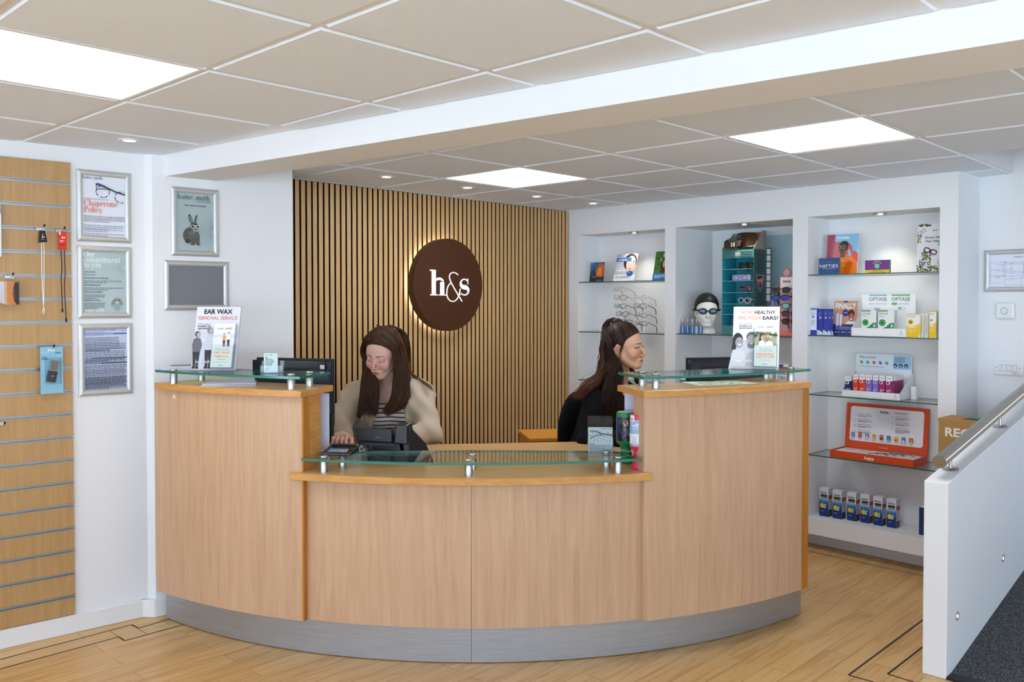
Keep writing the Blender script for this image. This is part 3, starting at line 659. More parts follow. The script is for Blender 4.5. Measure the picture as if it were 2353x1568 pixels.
def rect_px(fr, x0, x1, yl0, yl1, yr0, yr1, off=-.012):
    u0, za = fr.hit(x0, yl0, off); _, zb = fr.hit(x0, yl1, off); u1, zc = fr.hit(x1, yr0, off); _, zd = fr.hit(x1, yr1, off)
    return u0, u1, (zb+zd)/2, (za+zc)/2
INK = '2f3235'
def sunburst(a, cx, cy, r0, rr1, c, n, t0, t1, wd=.0012, w=9, h=9):
    for i in range(n):
        an = math.radians(t0+(t1-t0)*i/(n-1)); ca, sa = math.cos(an), math.sin(an); r1 = min([rr1]+[((w if ca > 0 else -w)-cx)/ca if abs(ca) > 1e-6 else 9, ((h if sa > 0 else -h)-cy)/sa if abs(sa) > 1e-6 else 9])
        if r1 <= r0: continue
        a.k -= 1; a.line([(cx+r0*math.cos(an), cy+r0*math.sin(an)), (cx+r1*math.cos(an), cy+r1*math.sin(an))], wd, c)
def art_chaperone(a, w, h):
    a.rect(-w, -h, w, h, 'e2e5f0'); U = lambda x: -w+2*w*x; V = lambda y: h-2*h*y
    a.text('haine', U(.0), V(.055), .020, INK, font=serif, width=w*.44); a.text('&', U(.225), V(.055), .020, '8a8a8a', font=serif); a.text('smith', U(.26), V(.055), .020, INK, font=serif, width=w*.42)
    # half a pair of mottled glasses
    for (cx, cy, r) in ((.47, .25, .16), (.9, .33, .15)):
        pts = [(U(cx+r*math.cos(k/16*2*math.pi)), V(cy+r*.62*math.sin(k/16*2*math.pi)-.0)) for k in range(17)]
        pts = [p for p in pts if p[0] <= w*.995]
        for i in range(len(pts)-1): a.line([pts[i], pts[i+1]], .0035, ['20303e', 'c6cede', '1c1c20', '7f8ba4'][i % 4])
    a.line([(U(.30), V(.13)), (U(.55), V(.18)), (U(.75), V(.24)), (U(.99), V(.28))], .006, '2b2f38'); a.line([(U(.33), V(.12)), (U(.52), V(.16))], .005, '3b62b8')
    a.line([(U(.31), V(.14)), (U(.32), V(.22)), (U(.5), V(.20)), (U(.62), V(.215))], .0035, '202530')
    a.text('PATIENT NOTIFICATION', U(.02), V(.40), .014, '8b8e96', width=w*1.15)
    a.text('Chaperone', U(.02), V(.50), .037, 'e8714b', font=serif, width=w*1.58); a.text('Policy', U(.02), V(.61), .037, 'e8714b', font=serif, width=w*.86)
    tx = ['Haine & Smith are committed to providing a safe, comfortable', 'environment where patients and staff can be confident that', 'best practice is being followed at all times and the safety of', 'everyone is of paramount importance.']
    for i, s in enumerate(tx): a.text(s, U(.02), V(.68+.028*i), .0105, '3a3b42', bold=.01, width=w*(1.9 if i < 3 else 1.2))
    for i, r in enumerate((3, 2, 2)): a.greek(U(.02), V(.80+.07*i), w*1.85, .0105*r, r, '9a9ca6', 3+i)
def rabbit_grey(a, cx, cy, s, body='54574f', dark='3a3b36', light='8f9c98', spec='d9d6dd', lop=False):
    E_ = lambda x, y, rx, ry, c, an=0: a.poly([(cx+s*(x+rx*math.cos(t)*math.cos(an)-ry*math.sin(t)*math.sin(an)), cy+s*(y+rx*math.cos(t)*math.sin(an)+ry*math.sin(t)*math.cos(an))) for t in [2*math.pi*i/24 for i in range(24)]], c)
    if not lop:
        E_(-.16, .84, .09, .28, dark, .30); E_(-.15, .82, .055, .22, '7b8481', .30); E_(.12, .84, .065, .25, dark, -.24); E_(.13, .83, .03, .19, '7b8481', -.24)
        E_(-.22, -.05, .36, .44, body); E_(.02, -.12, .31, .40, '5d605a'); E_(-.32, -.35, .15, .12, dark); E_(-.15, -.47, .12, .055, light); E_(-.10, -.50, .09, .05, '4a4b46')
        E_(-.05, -.34, .09, .2, body); E_(.22, -.34, .09, .2, body); E_(-.05, -.52, .10, .045, '3f403b'); E_(.24, -.52, .10, .045, '3f403b')
        E_(.03, .42, .24, .25, '4c4e48'); E_(.06, .34, .19, .17, '696c66'); E_(.10, .24, .15, .09, light); E_(.10, .31, .035, .02, '1f1f1d'); E_(.1, .19, .05, .012, '2a2a28'); E_(-.1, .08, .2, .1, '6b6e68')
        E_(-.07, .44, .05, .05, '1e1e1c'); E_(.22, .44, .03, .05, '1e1e1c')
        glasses(a, cx+s*.08, cy+s*.44, s*.52, spec, s*.035, rnd=.75)
    else:
        E_(0, -.25, .28, .38, body); E_(-.02, .18, .25, .24, body); E_(-.30, .05, .09, .30, dark, -.45); E_(.28, .05, .09, .30, dark, .40); E_(.0, .05, .14, .12, light); E_(0, .1, .03, .02, '33413f')
        E_(-.1, -.55, .1, .07, '9fb2b0'); E_(.12, -.55, .1, .07, '9fb2b0'); E_(-.12, .22, .05, .05, '33413f'); E_(.12, .22, .05, .05, '33413f'); glasses(a, cx, cy+s*.23, s*.52, spec, s*.04, rnd=.6)
def art_commit(a, w, h):
    a.rect(-w, -h, w, h, 'aebfc1'); U = lambda x: -w+2*w*x; V = lambda y: h-2*h*y
    sunburst(a, U(.95), V(.25), .01, .11, 'b8c8c9', 30, 90, 270, w=w, h=h)
    for i, s in enumerate(('Our', 'commitment', 'to you')): a.text(s, U(.01), V(.092+.085*i), .035, 'eef0f0', font=serif, width=w*(.52, 1.72, .80)[i])
    for i, (s, n) in enumerate((('OUR VALUES', 1), ('EXCELLENCE IN AFTERCARE', 2), ('PROFESSIONALISM', 2), ('STAFF DEVELOPMENT', 3), ('INDIVIDUAL CARE', 4))):
        y = (.345, .445, .56, .675, .81)[i]; a.text(s, U(.02), V(y), .0105, '454c4e', bold=.02); a.greek(U(.02), V(y+.014), w*(1.8 if i < 3 else .95)*(.5 if i == 0 else 1), .0105*n, n, '6d7a7c', 9+i)
    rabbit_grey(a, U(.78), V(.84), w*.62, '8fa5a5', '74898a', 'b9c8c6', 'cf7f62', True)
    a.text('haine', U(.02), V(.985), .019, 'f0f2f2', font=serif, width=w*.42); a.text('&', U(.23), V(.985), .019, 'dfe4e4', font=serif); a.text('smith', U(.27), V(.985), .019, 'f0f2f2', font=serif, width=w*.42)
def art_eyecare(a, w, h):
    a.rect(-w, -h, w, h, 'c3c9e2'); U = lambda x: -w+2*w*x; V = lambda y: h-2*h*y
    a.text('Eye care services - Information for patients', U(.01), V(.028), .0155, '3b62a8', bold=.015, width=w*1.5); a.rect(U(.88), V(.032), U(.99), V(.005), '2b5fb0'); a.text('NHS', U(.89), V(.028), .012, 'ffffff', bold=.02)
    a.text('NHS-funded sight tests are available to this practice', U(.01), V(.058), .009, '55607c', width=w*.95)
    a.rect(U(0), V(.09), U(1), V(.066), '2f6cb4'); a.text('NHS-funded sight tests and optical voucher entitlement', U(.01), V(.086), .010, 'e8eefc', width=w*1.35)
    a.text('Who is eligible for free sight tests and when:', U(.01), V(.108), .009, '2f6cb4', width=w*.9)
    for i, (y, n, ww) in enumerate(((.125, 9, 1.6), (.225, 5, 1.9), (.31, 2, 1.9), (.35, 7, 1.85))): a.greek(U(.02), V(y), w*ww, n*.0093, n, '5d6377', 21+i)
    a.rect(U(0), V(.488), U(1), V(.468), '3d4658'); a.text('Eye safety', U(.01), V(.484), .009, 'dfe4f2'); a.greek(U(.01), V(.495), w*1.95, .028, 3, '5d6377', 31)
    a.rect(U(0), V(.573), U(1), V(.553), '3d4658'); a.text('Do you need a voucher?', U(.01), V(.569), .009, 'dfe4f2')
    for i, (y, n) in enumerate(((.58, 6), (.66, 9), (.78, 7), (.87, 5))): a.greek(U(.01), V(y), w*1.95, n*.0098, n, '565c70', 41+i)
def art_rabbit(a, w, h):
    a.rect(-w, -h, w, h, 'a9babd'); U = lambda x: -w+2*w*x; V = lambda y: h-2*h*y
    sunburst(a, U(1.0), V(.66), .012, .085, 'bccacd', 34, 95, 265, w=w, h=h); sunburst(a, U(.08), V(.44), .01, .055, 'b3c2c5', 26, 0, 360, w=w, h=h)
    a.text('haine', U(.04), V(.11), .034, '33363a', font=serif, width=w*.80); a.text('&', U(.425), V(.11), .034, '6f7a7e', font=serif); a.text('smith', U(.52), V(.11), .034, '33363a', font=serif, width=w*.78)
    a.text('OPTICIANS', U(.54), V(.148), .014, '4c5458', width=w*.80); a.text('WILD ABOUT EYECARE', U(.5), V(.225), .0125, '33363a', bold=.02, al='c', width=w*1.16)
    rabbit_grey(a, U(.46), V(.72), w*.98)
def art_blank(a, w, h): a.rect(-w, -h, w, h, '74777c')
for x0, x1, a0_, a1_, c0_, c1_, f_, lb, nm in ((176, 301, 387, 554, 399, 559, art_chaperone, 'silver snap frame holding a white poster with orange words Chaperone Policy', 'picture_frame'),
        (178, 303, 565, 732, 567, 731, art_commit, 'silver snap frame holding a grey-green poster headed Our commitment to you', 'picture_frame'),
        (180, 305, 744, 912, 743, 905, art_eyecare, 'silver snap frame, lowest of three, holding a pale blue sheet of dense small print', 'picture_frame')):
    rounded_frame(LW, *rect_px(LW, x0, x1, a0_, a1_, c0_, c1_), lb, f_)
rounded_frame(L2, *rect_px(L2, 393, 503, 427, 588, 438, 590), 'silver snap frame with grey-green poster of a sitting rabbit wearing glasses', art_rabbit)
rounded_frame(L2, *rect_px(L2, 377, 526, 596, 714, 604, 712), 'wide silver snap frame with a blank grey insert, below the rabbit poster', art_blank)
# ================================================================ THINGS ON THE COUNTER
ZG = 1.2015
def couple_grey(a, x, y, s, c1='6a6c74', c2='c9cdd8', leg='34363c', head='8b8c92', hair='55565c'):
    """two figures walking side by side, printed"""
    for ox, coat, hr, k_ in ((-.15, c1, hair, .94), (.15, c2, head, 1.04)):
        cx = x+ox*s; s0 = s; s = s*k_; a.poly([(cx-.09*s, y+.42*s), (cx+.09*s, y+.42*s), (cx+.12*s, y+.60*s), (cx+.09*s, y+.74*s), (cx+.03*s, y+.78*s), (cx-.03*s, y+.78*s), (cx-.09*s, y+.74*s), (cx-.12*s, y+.60*s)], coat)
        a.poly([(cx-.09*s, y+.42*s), (cx+.0*s, y+.42*s), (cx-.0*s, y+.03*s), (cx-.05*s, y+.03*s)], leg); a.poly([(cx-.0*s, y+.42*s), (cx+.09*s, y+.42*s), (cx+.07*s, y+.03*s), (cx+.03*s, y+.03*s)], leg); a.rect(cx-.07*s, y, cx+.0*s, y+.045*s, '2a2a2e'); a.rect(cx+.02*s, y, cx+.09*s, y+.045*s, '2a2a2e')
        a.ell(cx-.01*s, y+.87*s, .058*s, .075*s, hr); a.ell(cx+.018*s, y+.855*s, .036*s, .055*s, 'b9b4b4' if c1 == '6a6c74' else 'd8a58c'); s = s0
def faces(a, x, y, s, col=True):
    sk, h1, h2, sh = ('d9a184', '3d2a22', '5a544f', 'f3f1f2') if col else ('a9a9ab', '3a3b3f', '68696c', 'd4d5da')
    a.poly([(x-.52*s, y-.75*s), (x+.05*s, y-.75*s), (x-.02*s, y-.2*s), (x-.2*s, y-.05*s), (x-.42*s, y-.2*s)], sh); a.poly([(x+.0*s, y-.75*s), (x+.62*s, y-.75*s), (x+.55*s, y-.25*s), (x+.3*s, y-.1*s), (x+.05*s, y-.25*s)], 'eceef2' if col else 'b9bbc1')
    a.ell(x-.24*s, y+.22*s, .165*s, .24*s, h1); a.poly([(x-.40*s, y+.2*s), (x-.44*s, y-.12*s), (x-.30*s, y-.10*s), (x-.26*s, y+.2*s)], h1); a.ell(x-.19*s, y+.13*s, .125*s, .185*s, sk); a.ell(x+.2*s, y+.33*s, .165*s, .17*s, h2); a.ell(x+.2*s, y+.2*s, .145*s, .20*s, sk)
    a.ell(x+.2*s, y+.04*s, .13*s, .10*s, '8b847e' if col else '78797c'); a.ell(x-.18*s, y+.06*s, .055*s, .028*s, 'f4f0ee'); a.ell(x+.2*s, y+.1*s, .045*s, .016*s, 'f4f0ee')
    for ex in (-.25, -.13, .14, .26): a.ell(x+ex*s, y+(.18 if ex < 0 else .26)*s, .022*s, .012*s, '2b2522')
def logo(a, x, y, h, wd, c, c2='9aa0a4'):
    a.text('haine', x, y, h, c, font=serif, width=wd*.43); a.text('&', x+wd*.44, y, h, c2, font=serif, width=wd*.10); a.text('smith', x+wd*.55, y, h, c, font=serif, width=wd*.44)
def art_earwax(a, w, h):
    a.rect(-w, 0, w, h, 'dfe1ec'); a.rect(-w, 0, w, h*.44, 'cdd0df'); 
    for i in range(9): a.rect(-w, h*(.50+.012*i), w, h*(.504+.012*i), ('c0c4d4', 'd6d9e6')[i % 2])
    a.text('EAR WAX', 0, h*.885, h*.105, '2f3034', bold=.022, al='c', width=w*1.28); a.text('REMOVAL SERVICE', 0, h*.79, h*.082, 'e5825f', al='c', width=w*1.76)
    for i, (s, bo, c) in enumerate((('Ask us about', 0, '7c7e86'), ('booking an', .02, '4c4e55'), ('appointment', .02, '4c4e55'))): a.text(s, -w*.86, h*(.71-.035*i), h*.040, c, bold=bo, width=w*.56)
    couple_grey(a, -w*.55, h*.02, h*.66); logo(a, -w*.80, h*.105, h*.045, w*.66, 'f2f3f6')
def art_earwax_leaf(a, w, h):
    a.rect(-w, 0, w, h, 'f3f3f5'); logo(a, -w*.68, h*.86, h*.055, w*1.4, '3c3e42'); a.rect(-w, h*.46, w, h*.78, 'dfe3ee'); a.rect(-w, h*.70, w, h*.715, 'b9c2d2')
    couple_grey(a, w*.28, h*.475, h*.34, 'dca437', 'eef0f6', '2a2b30', '9a8577', '9a6a52'); a.rect(-w, 0, w, h*.46, 'c3d2cb')
    a.text('MICROSUCTION', 0, h*.385, h*.045, '82908c', al='c', width=w*1.3); a.text('EAR WAX', 0, h*.305, h*.075, 'ea8a55', bold=.015, al='c', width=w*1.5); a.text('REMOVAL', 0, h*.225, h*.065, 'ea8a55', bold=.01, al='c', width=w*1.3)
    a.text('Service', 0, h*.165, h*.05, '7f8c88', al='c', width=w*.72); a.text('everything you need to know', 0, h*.115, h*.024, '8f9c98', al='c', width=w*1.4); a.ell(-w*.18, h*.04, h*.009, h*.009, '2d3033'); a.text('amplify', -w*.1, h*.033, h*.026, '4a4e50', width=w*.32)
def art_ears(a, w, h):
    a.rect(-w, 0, w, h, 'f4f4f6'); a.text('HOW', -w*.66, h*.88, h*.082, 'e9825d', width=w*.50); a.text('HEALTHY', -w*.08, h*.88, h*.082, '2c2d30', bold=.02, width=w*.90)
    a.text('ARE YOUR', -w*.80, h*.79, h*.082, 'e9825d', width=w*1.02); a.text('EARS?', w*.28, h*.79, h*.082, '2c2d30', bold=.02, width=w*.66)
    for i, (s, bo, c) in enumerate((('Ask us about', 0, '8a8c92'), ('booking an', .02, '4c4e55'), ('appointment', .02, '4c4e55'))): a.text(s, -w*.74, h*(.71-.035*i), h*.038, c, bold=bo, width=w*.56)
    a.rect(-w*.99, 0, -w*.1, h*.46, 'c9cdd9'); faces(a, -w*.45, h*.35, h*.48, False); a.rect(-w, 0, w, h*.03, 'bfc9da'); logo(a, -w*.84, h*.10, h*.045, w*.72, 'f2f3f6')
def art_hearing_leaf(a, w, h):
    a.rect(-w, 0, w, h, 'f5f5f5'); logo(a, -w*.72, h*.89, h*.05, w*1.4, '3c3e42'); a.rect(-w, h*.44, w, h*.80, '9fae8e')
    for i in range(14): a.ell(-w+2*w*((i*37) % 100)/100, h*(.68+.1*((i*53) % 10)/10), w*.14, h*.03, ('5d7351', 'd7dccb', '3d4a38')[i % 3])
    faces(a, -w*.05, h*.62, h*.30); a.rect(-w, 0, w, h*.47, 'c5d3cc'); a.text('Also offering', 0, h*.38, h*.042, '8b9a95', al='c', width=w*1.1); a.text('comprehensive', 0, h*.335, h*.042, '8b9a95', al='c', width=w*1.3)
    a.text('HEARING', 0, h*.245, h*.075, 'ea8a55', bold=.012, al='c', width=w*1.6); a.text('HEALTH CARE', 0, h*.19, h*.052, 'ea8a55', bold=.01, al='c', width=w*1.6); a.text('www.haineandsmith.co.uk', 0, h*.13, h*.026, '8f9c98', al='c', width=w*1.05)
    a.ell(-w*.2, h*.045, h*.01, h*.01, '2d3033'); a.text('amplify', -w*.12, h*.037, h*.026, '4a4e50', width=w*.34)
def a4_stand(p, rz, lean, label, art, leafart, leaflabel, w=.105, h=.297):
    t = thing('poster_stand', label, 'poster stand', T(p.x, p.y, p.z, rz), 'clear poster stands with leaflets on the counter glass')
    R = Matrix.Rotation(-lean, 4, 'X')
    b = MB().use(M_ACR); b.box(-w-.002, w+.002, -.0015, -.0005, 0, h+.003, R); b.box(-w-.002, w+.002, .0015, .0025, 0, h+.003, R); b.box(-w-.002, w+.002, -.05, .07, .0, .002); b.build('acrylic_sleeve', t)
    a = Art(); art(a, w, h); b = MB().use(M_PRINTG); b.ink('eef0f4').box(-w, w, 0, .0008, .001, h, R); a.put(b, R @ Matrix.Translation((0, -.0018, 0))); b.build('poster_insert', t)
    lw, lh = .0495, .205; b = MB().use(M_ACR); ox = w*.44
    b.box(ox-lw-.003, ox+lw+.003, -.028, -.0265, .005, .115, R); b.box(ox-lw-.003, ox-lw-.0015, -.028, -.002, .005, .115, R); b.box(ox+lw+.0015, ox+lw+.003, -.028, -.002, .005, .115, R); b.box(ox-lw-.003, ox+lw+.003, -.028, -.002, .005, .0075, R); b.build('leaflet_pocket', t)
    t2 = thing('leaflet_stack', leaflabel, 'leaflets', T(p.x, p.y, p.z, rz) @ R @ Matrix.Translation((ox, -.025, .008)))
    a = Art(); leafart(a, lw, lh); b = MB().use(M_PRINT); b.ink('f0f0f2').box(-lw, lw, .0, .016, 0, lh-.002); b.ink('d5d8dc')
    for k in range(5): b.box(-lw, lw+.001*(k % 2), .002+.003*k, .0035+.003*k, .001, lh-.001+.001*(k % 3))
    a.put(b, Matrix.Translation((0, -.0006, 0))); b.build('top_leaflet', t2)
p = on_z(490, 851, ZG); a4_stand(p, math.radians(-5), math.radians(14), 'clear acrylic stand with poster headed EAR WAX REMOVAL SERVICE', art_earwax, art_earwax_leaf, 'stack of ear wax removal leaflets showing a couple in a yellow and a white coat')
p = on_z(1735, 848, ZG); a4_stand(p, math.radians(-20), math.radians(14), 'clear acrylic stand with poster headed HOW HEALTHY ARE YOUR EARS?', art_ears, art_hearing_leaf, 'stack of hearing health care leaflets with a laughing couple')
# fanned leaflets on the left glass, brochures and papers under the glass
p = on_z(425, 850, ZG); t = thing('leaflet_stack', 'fanned stack of dark leaflets lying on left glass shelf behind the poster stand', 'leaflets', T(p.x, p.y, p.z, math.radians(12)))
for k in range(6):
    b = MB().use(M_PRINT); b.ink(('d8dbe2', 'b4bac8')[k % 2]); b.box(-.10+.006*k, .09+.004*k, -.01, .085, .003*k, .003*k+.0026)
    if k == 5: b.ink('5a5f5c'); b.box(-.068, .112, -.0095, .084, .0176, .0180)
    b.build('leaflet', t)
p = on_z(503, 888, ZP); t = thing('brochure_stack', 'stack of purple-grey brochures lying on left raised worktop under the glass', 'brochures', T(p.x, p.y, ZP+.0003, math.radians(14)))
for k in range(4):
    b = MB().use(M_PRINT); b.ink(('d9dbe6', '8e8aa6')[k % 2]); b.box(-.075+.003*k, .155, .005*k*.3, .10, .0035*k, .0035*k+.0032)
    if k == 3: b.ink('c6b8cf').box(-.06, .15, .008, .095, .0138, .0141)
    b.build('brochure', t)
def sheet(pts, z, label, art=None, c='e5df7a', name='paper_sheet'):
    P = [on_z(x, y, z) for x, y in pts]; b = MB().use(M_PRINT).ink(c); n = len(P)
    b.add([(q.x, q.y, z+.0006) for q in P], [tuple(range(n))]); b.add([(q.x, q.y, z+.0001) for q in P], [tuple(range(n))[::-1]])
    if art: art(b, P, z+.0009)
    o = b.build(name); tag(o, label, 'paper'); return o
sheet(((405, 882), (470, 883), (535, 874), (470, 871)), ZP, 'yellow paper sheet lying on left raised worktop near the wall')
def map_art(b, P, z):
    rr = random.Random(5); o, u, v = P[0], P[1]-P[0], P[3]-P[0]
    for k in range(90):
        a_, c_ = rr.uniform(.15, .85), rr.uniform(.12, .88); s = rr.uniform(.01, .045); b.ink(rr.choice(['a9bf6a', 'cdd98f', 'c99a7a', '8fa9a0', 'dfe0a8', '86a35a']))
        q = [o+u*(a_+s*math.cos(t_))+v*(c_+s*1.6*math.sin(t_)) for t_ in (0, 1.2, 2.4, 3.5, 4.8)]; b.add([(x.x, x.y, z+k*1e-6) for x in q], [(0, 1, 2, 3, 4)])
sheet(((1605, 887), (1745, 882), (1690, 876), (1565, 878)), ZP, 'pale map sheet lying on right raised worktop under the glass', map_art, 'dde4d6', 'map_sheet')
# business cards in an acrylic holder
p = on_z(625, 858, ZG); Mc = T(p.x, p.y, p.z, math.radians(6)); t = thing('card_holder', 'small clear acrylic business card holder on left glass shelf', 'card holder', Mc)
b = MB().use(M_ACR); b.box(-.048, .048, -.012, -.010, 0, .022); b.box(-.048, -.020, -.012, -.010, .022, .034); b.box(.020, .048, -.012, -.010, .022, .034); b.box(-.048, -.046, -.010, .03, 0, .034); b.box(.046, .048, -.010, .03, 0, .034)
b.box(-.048, .048, .028, .030, 0, .052); b.box(-.048, .048, -.012, .03, 0, .002); b.build('acrylic_tray', t)
t = thing('business_cards', 'upright pale green business cards with heading Our Amesbury team would love your feedback', 'cards', Mc @ Matrix.Translation((-.004, -.008, .0025)))
a = Art(); a.rect(-.029, 0, .029, .085, 'c5dad9'); logo(a, -.024, .075, .006, .032, '4b7a78'); 
for i, s in enumerate(('Our', 'Amesbury', 'team would', 'love your', 'feedback')): a.text(s, -.023, .062-.0075*i, .0085, '3f6f70', font=serif, width=(.014, .032, .038, .032, .030)[i])
a.greek(-.023, .022, .018, .012, 4, '7fa3a3', 3)
b = MB().use(M_PRINT); b.ink('e8f0ef').box(-.029, .029, 0, .010, 0, .085); a.put(b); b.build('card', t)
# ---- signature pad, white card reader on the low glass
p = on_z(772, 1046, .8615); Mp = T(p.x, p.y, .8615, math.radians(-8)); t = thing('signature_pad', 'black signature pad with pale screen lying on the low glass shelf', 'signature pad', Mp)
b = MB().use(M_BLACKP); b.hexa([(-.068, -.012, 0), (.068, -.012, 0), (.068, .115, 0), (-.068, .115, 0), (-.066, -.010, .007), (.066, -.010, .007), (.062, .11, .026), (-.062, .11, .026)]); b.build('body', t, bevel=.003)
b = MB().use(mat('lcd', '7d93ad', .2)); b.add([(-.042, .010, .0108), (.042, .010, .0108), (.040, .052, .0177), (-.040, .052, .0177)], [(0, 1, 2, 3)]); b.build('screen', t)
b = MB().use(M_BLACKP); b.tube([(-.05, .095, .028), (-.01, .098, .030), (.055, .096, .029)], .0045, 10); b.build('stylus', t, smooth=True)
b = MB().use(M_BLACKM); cp = []
for i in range(60): f = i/59; cp.append((.068+.075*f, .085-.02*f+.020*math.sin(f*18), .010+.020*abs(math.sin(f*9+.4))+.002))
b.tube(cp, .0028, 8); cp = [(.060+.012*math.cos(t_), .06+.028*math.sin(t_), .012+.012*math.sin(t_*2)+.004) for t_ in np.linspace(0, 2.1*math.pi, 30)]; b.tube(cp, .0028, 8); b.build('coiled_cable', t, smooth=True)
p = on_z(795, 1035, .8615); q = T(p.x, p.y+.09, ZD, math.radians(-12)); t = thing('card_reader', 'small white card payment reader behind the black signature pad', 'card reader', T(p.x+.0, 3.93, ZD+.001, math.radians(-14)))
b = MB().use(mat('white_plastic', 'dfe2e2', .35)); b.hexa([(-.055, 0, 0), (.055, 0, 0), (.055, .16, 0), (-.055, .16, 0), (-.052, .006, .105), (.052, .006, .105), (.050, .15, .075), (-.050, .15, .075)]); b.build('body', t, bevel=.006)
b = MB().use(M_PRINT).ink('7f8a92'); b.box(-.04, -.005, .03, .07, .1, .1005); b.ink('3c9a78'); b.box(.028, .04, .06, .08, .0925, .0985); b.build('keypad', t)
# ---- desk phone, seen from behind
p = on_z(880, 1040, ZD); t = thing('desk_phone', 'black desk telephone seen from behind, handset on its right', 'telephone', T(-.575, 3.96, ZD+.001, math.radians(-16)))
b = MB().use(M_BLACKP); S_ = 1.0
b.hexa([(-.095, .0, 0), (.135, .0, 0), (.135, .17, 0), (-.095, .17, 0), (-.115, .02, .150), (.075, .02, .150), (.075, .05, .16), (-.115, .05, .16)]); 
b.build('stand', t, bevel=.006)
b = MB().use(M_BLACKP); b.hexa([(-.125, -.015, .085), (.085, -.015, .075), (.10, .04, .075), (-.125, .04, .085), (-.135, -.005, .150), (.06, -.005, .150), (.07, .06, .150), (-.135, .06, .150)]); b.build('base_shell', t, bevel=.004)
b = MB().use(M_BLACKP); b.hexa([(-.118, -.040, .120), (.050, -.040, .120), (.050, -.015, .112), (-.118, -.015, .112), (-.132, -.030, .175), (.045, -.030, .175), (.045, .0, .172), (-.132, .0, .172)]); b.use(mat('grey_mark', '5e6970', .4)); b.box(-.03, .0, -.0455, -.040, .136, .141); b.build('screen_back', t, bevel=.004)
b = MB().use(M_BLACKP); b.hexa([(.062, -.045, .115), (.125, -.045, .112), (.14, .03, .10), (.062, .03, .10), (.066, -.035, .195), (.120, -.035, .195), (.125, .02, .205), (.066, .02, .205)])
b.hexa([(.12, -.03, .0), (.150, .02, 0), (.185, .15, 0), (.155, .15, 0), (.075, -.02, .20), (.125, -.01, .195), (.16, .10, .10), (.10, .10, .10)]); b.build('handset', t, bevel=.006)
b = MB().use(mat('blue_grey_label', '39505c', .4)); b.box(-.105, .05, -.0165, -.0155, .098, .108); b.build('rear_label', t)
# ---- leaflet dispenser with glasses leaflet at the back edge of the low glass
p = on_z(1380, 1040, .8615); Mh = T(p.x+.0, p.y-.005, .8615, math.radians(0)); t = thing('leaflet_dispenser', 'clear acrylic leaflet dispenser at right end of the low glass shelf', 'leaflet dispenser', Mh)
b = MB().use(M_ACR); w_ = .055; b.box(-w_, w_, .028, .030, 0, .155); b.box(-w_, w_, 0, .0015, 0, .03); b.box(-w_, -w_+.0015, 0, .03, 0, .06); b.box(w_-.0015, w_, 0, .03, 0, .06); b.box(-w_, w_, 0, .03, 0, .0015); b.build('acrylic_box', t)
t = thing('leaflet_stack', 'grey-green leaflets with mottled spectacles in the clear dispenser', 'leaflets', Mh @ T(0, .008, .002, 0, math.radians(-3)))
a = Art(); w_, h_ = .0525, .105; a.rect(-w_, 0, w_, h_, 'a3b4b9'); logo(a, w_*.1, h_*.93, .006, w_*.85, '3f4a50')
for cx, cy, r in ((-.40, .64, .42), (.62, .60, .40)):
    pp = [(w_*(cx+r*math.cos(k/18*2*math.pi)), h_*(cy+r*.42*math.sin(k/18*2*math.pi))) for k in range(19)]; pp = [q for q in pp if q[0] < w_*.99]
    for i in range(len(pp)-1): a.line([pp[i], pp[i+1]], .0022, ['1d2428', 'dfe6ea', '1b1b1d', 'e4e8ea'][i % 4])
a.line([(-w_*.85, h_*.86), (-w_*.3, h_*.84), (w_*.1, h_*.74), (w_*.98, h_*.68)], .004, '20242a'); a.line([(-w_*.6, h_*.85), (-w_*.3, h_*.82)], .003, '3c62b8'); a.line([(-w_*.85, h_*.55), (-w_*.4, h_*.68), (w_*.1, h_*.70)], .003, '20242a')
a.text('Eyewear', -w_*.92, h_*.315, .007, '3a4348', bold=.02); a.greek(-w_*.9, h_*.29, w_*1.7, .008, 3, '66757b', 2); a.text('Multi-Product Discount', -w_*.92, h_*.14, .007, '3a4348', bold=.02); a.greek(-w_*.9, h_*.12, w_*1.7, .010, 3, '66757b', 4)
b = MB().use(M_PRINT); b.ink('e4eaea').box(-w_, w_, 0, .012, 0, h_); a.put(b); b.build('leaflet', t)
# ---- charity collection boxes on the low worktop
def coll_box(px, py, label, base, art, h=.225, r=.042, sc_=1., waist=.55):
    p = on_z(px, py, ZL+.0005); t = thing('collection_box', label, 'collection box', Matrix.Translation((p.x, p.y, ZL+.0005)), 'charity collection boxes at the right end of the low worktop')
    m = mat('box_'+base, base, .35, spec=.5); b = MB().use(m)
    b.lathe([(.0005, 0), (r*.92, 0), (r*.95, .004), (r*.85, .010), (r*.66, .035), (r*waist, .055), (r*.60, .075), (r*.95, .088), (r, .095), (r, h-.02), (r*1.0, h-.004), (r*.94, h), (.0005, h)], 36, cap=False); b.build('body', t, smooth=True)
    b = MB().use(M_PRINTG); vs = []; z0, z1 = .10, h-.020; art(b, r+.0012, z0, z1); b.build('paper_label', t, smooth=False)
    return t, p
def wrap(b, r, a0, a1, z0, z1, c, n=14, lift=0):
    b.ink(c); v = []
    for i in range(n+1):
        t_ = math.radians(a0+(a1-a0)*i/n); v += [((r+lift)*math.sin(t_), -(r+lift)*math.cos(t_), z0), ((r+lift)*math.sin(t_), -(r+lift)*math.cos(t_), z1)]
    b.add(v, [(2*i, 2*i+2, 2*i+3, 2*i+1) for i in range(n)])
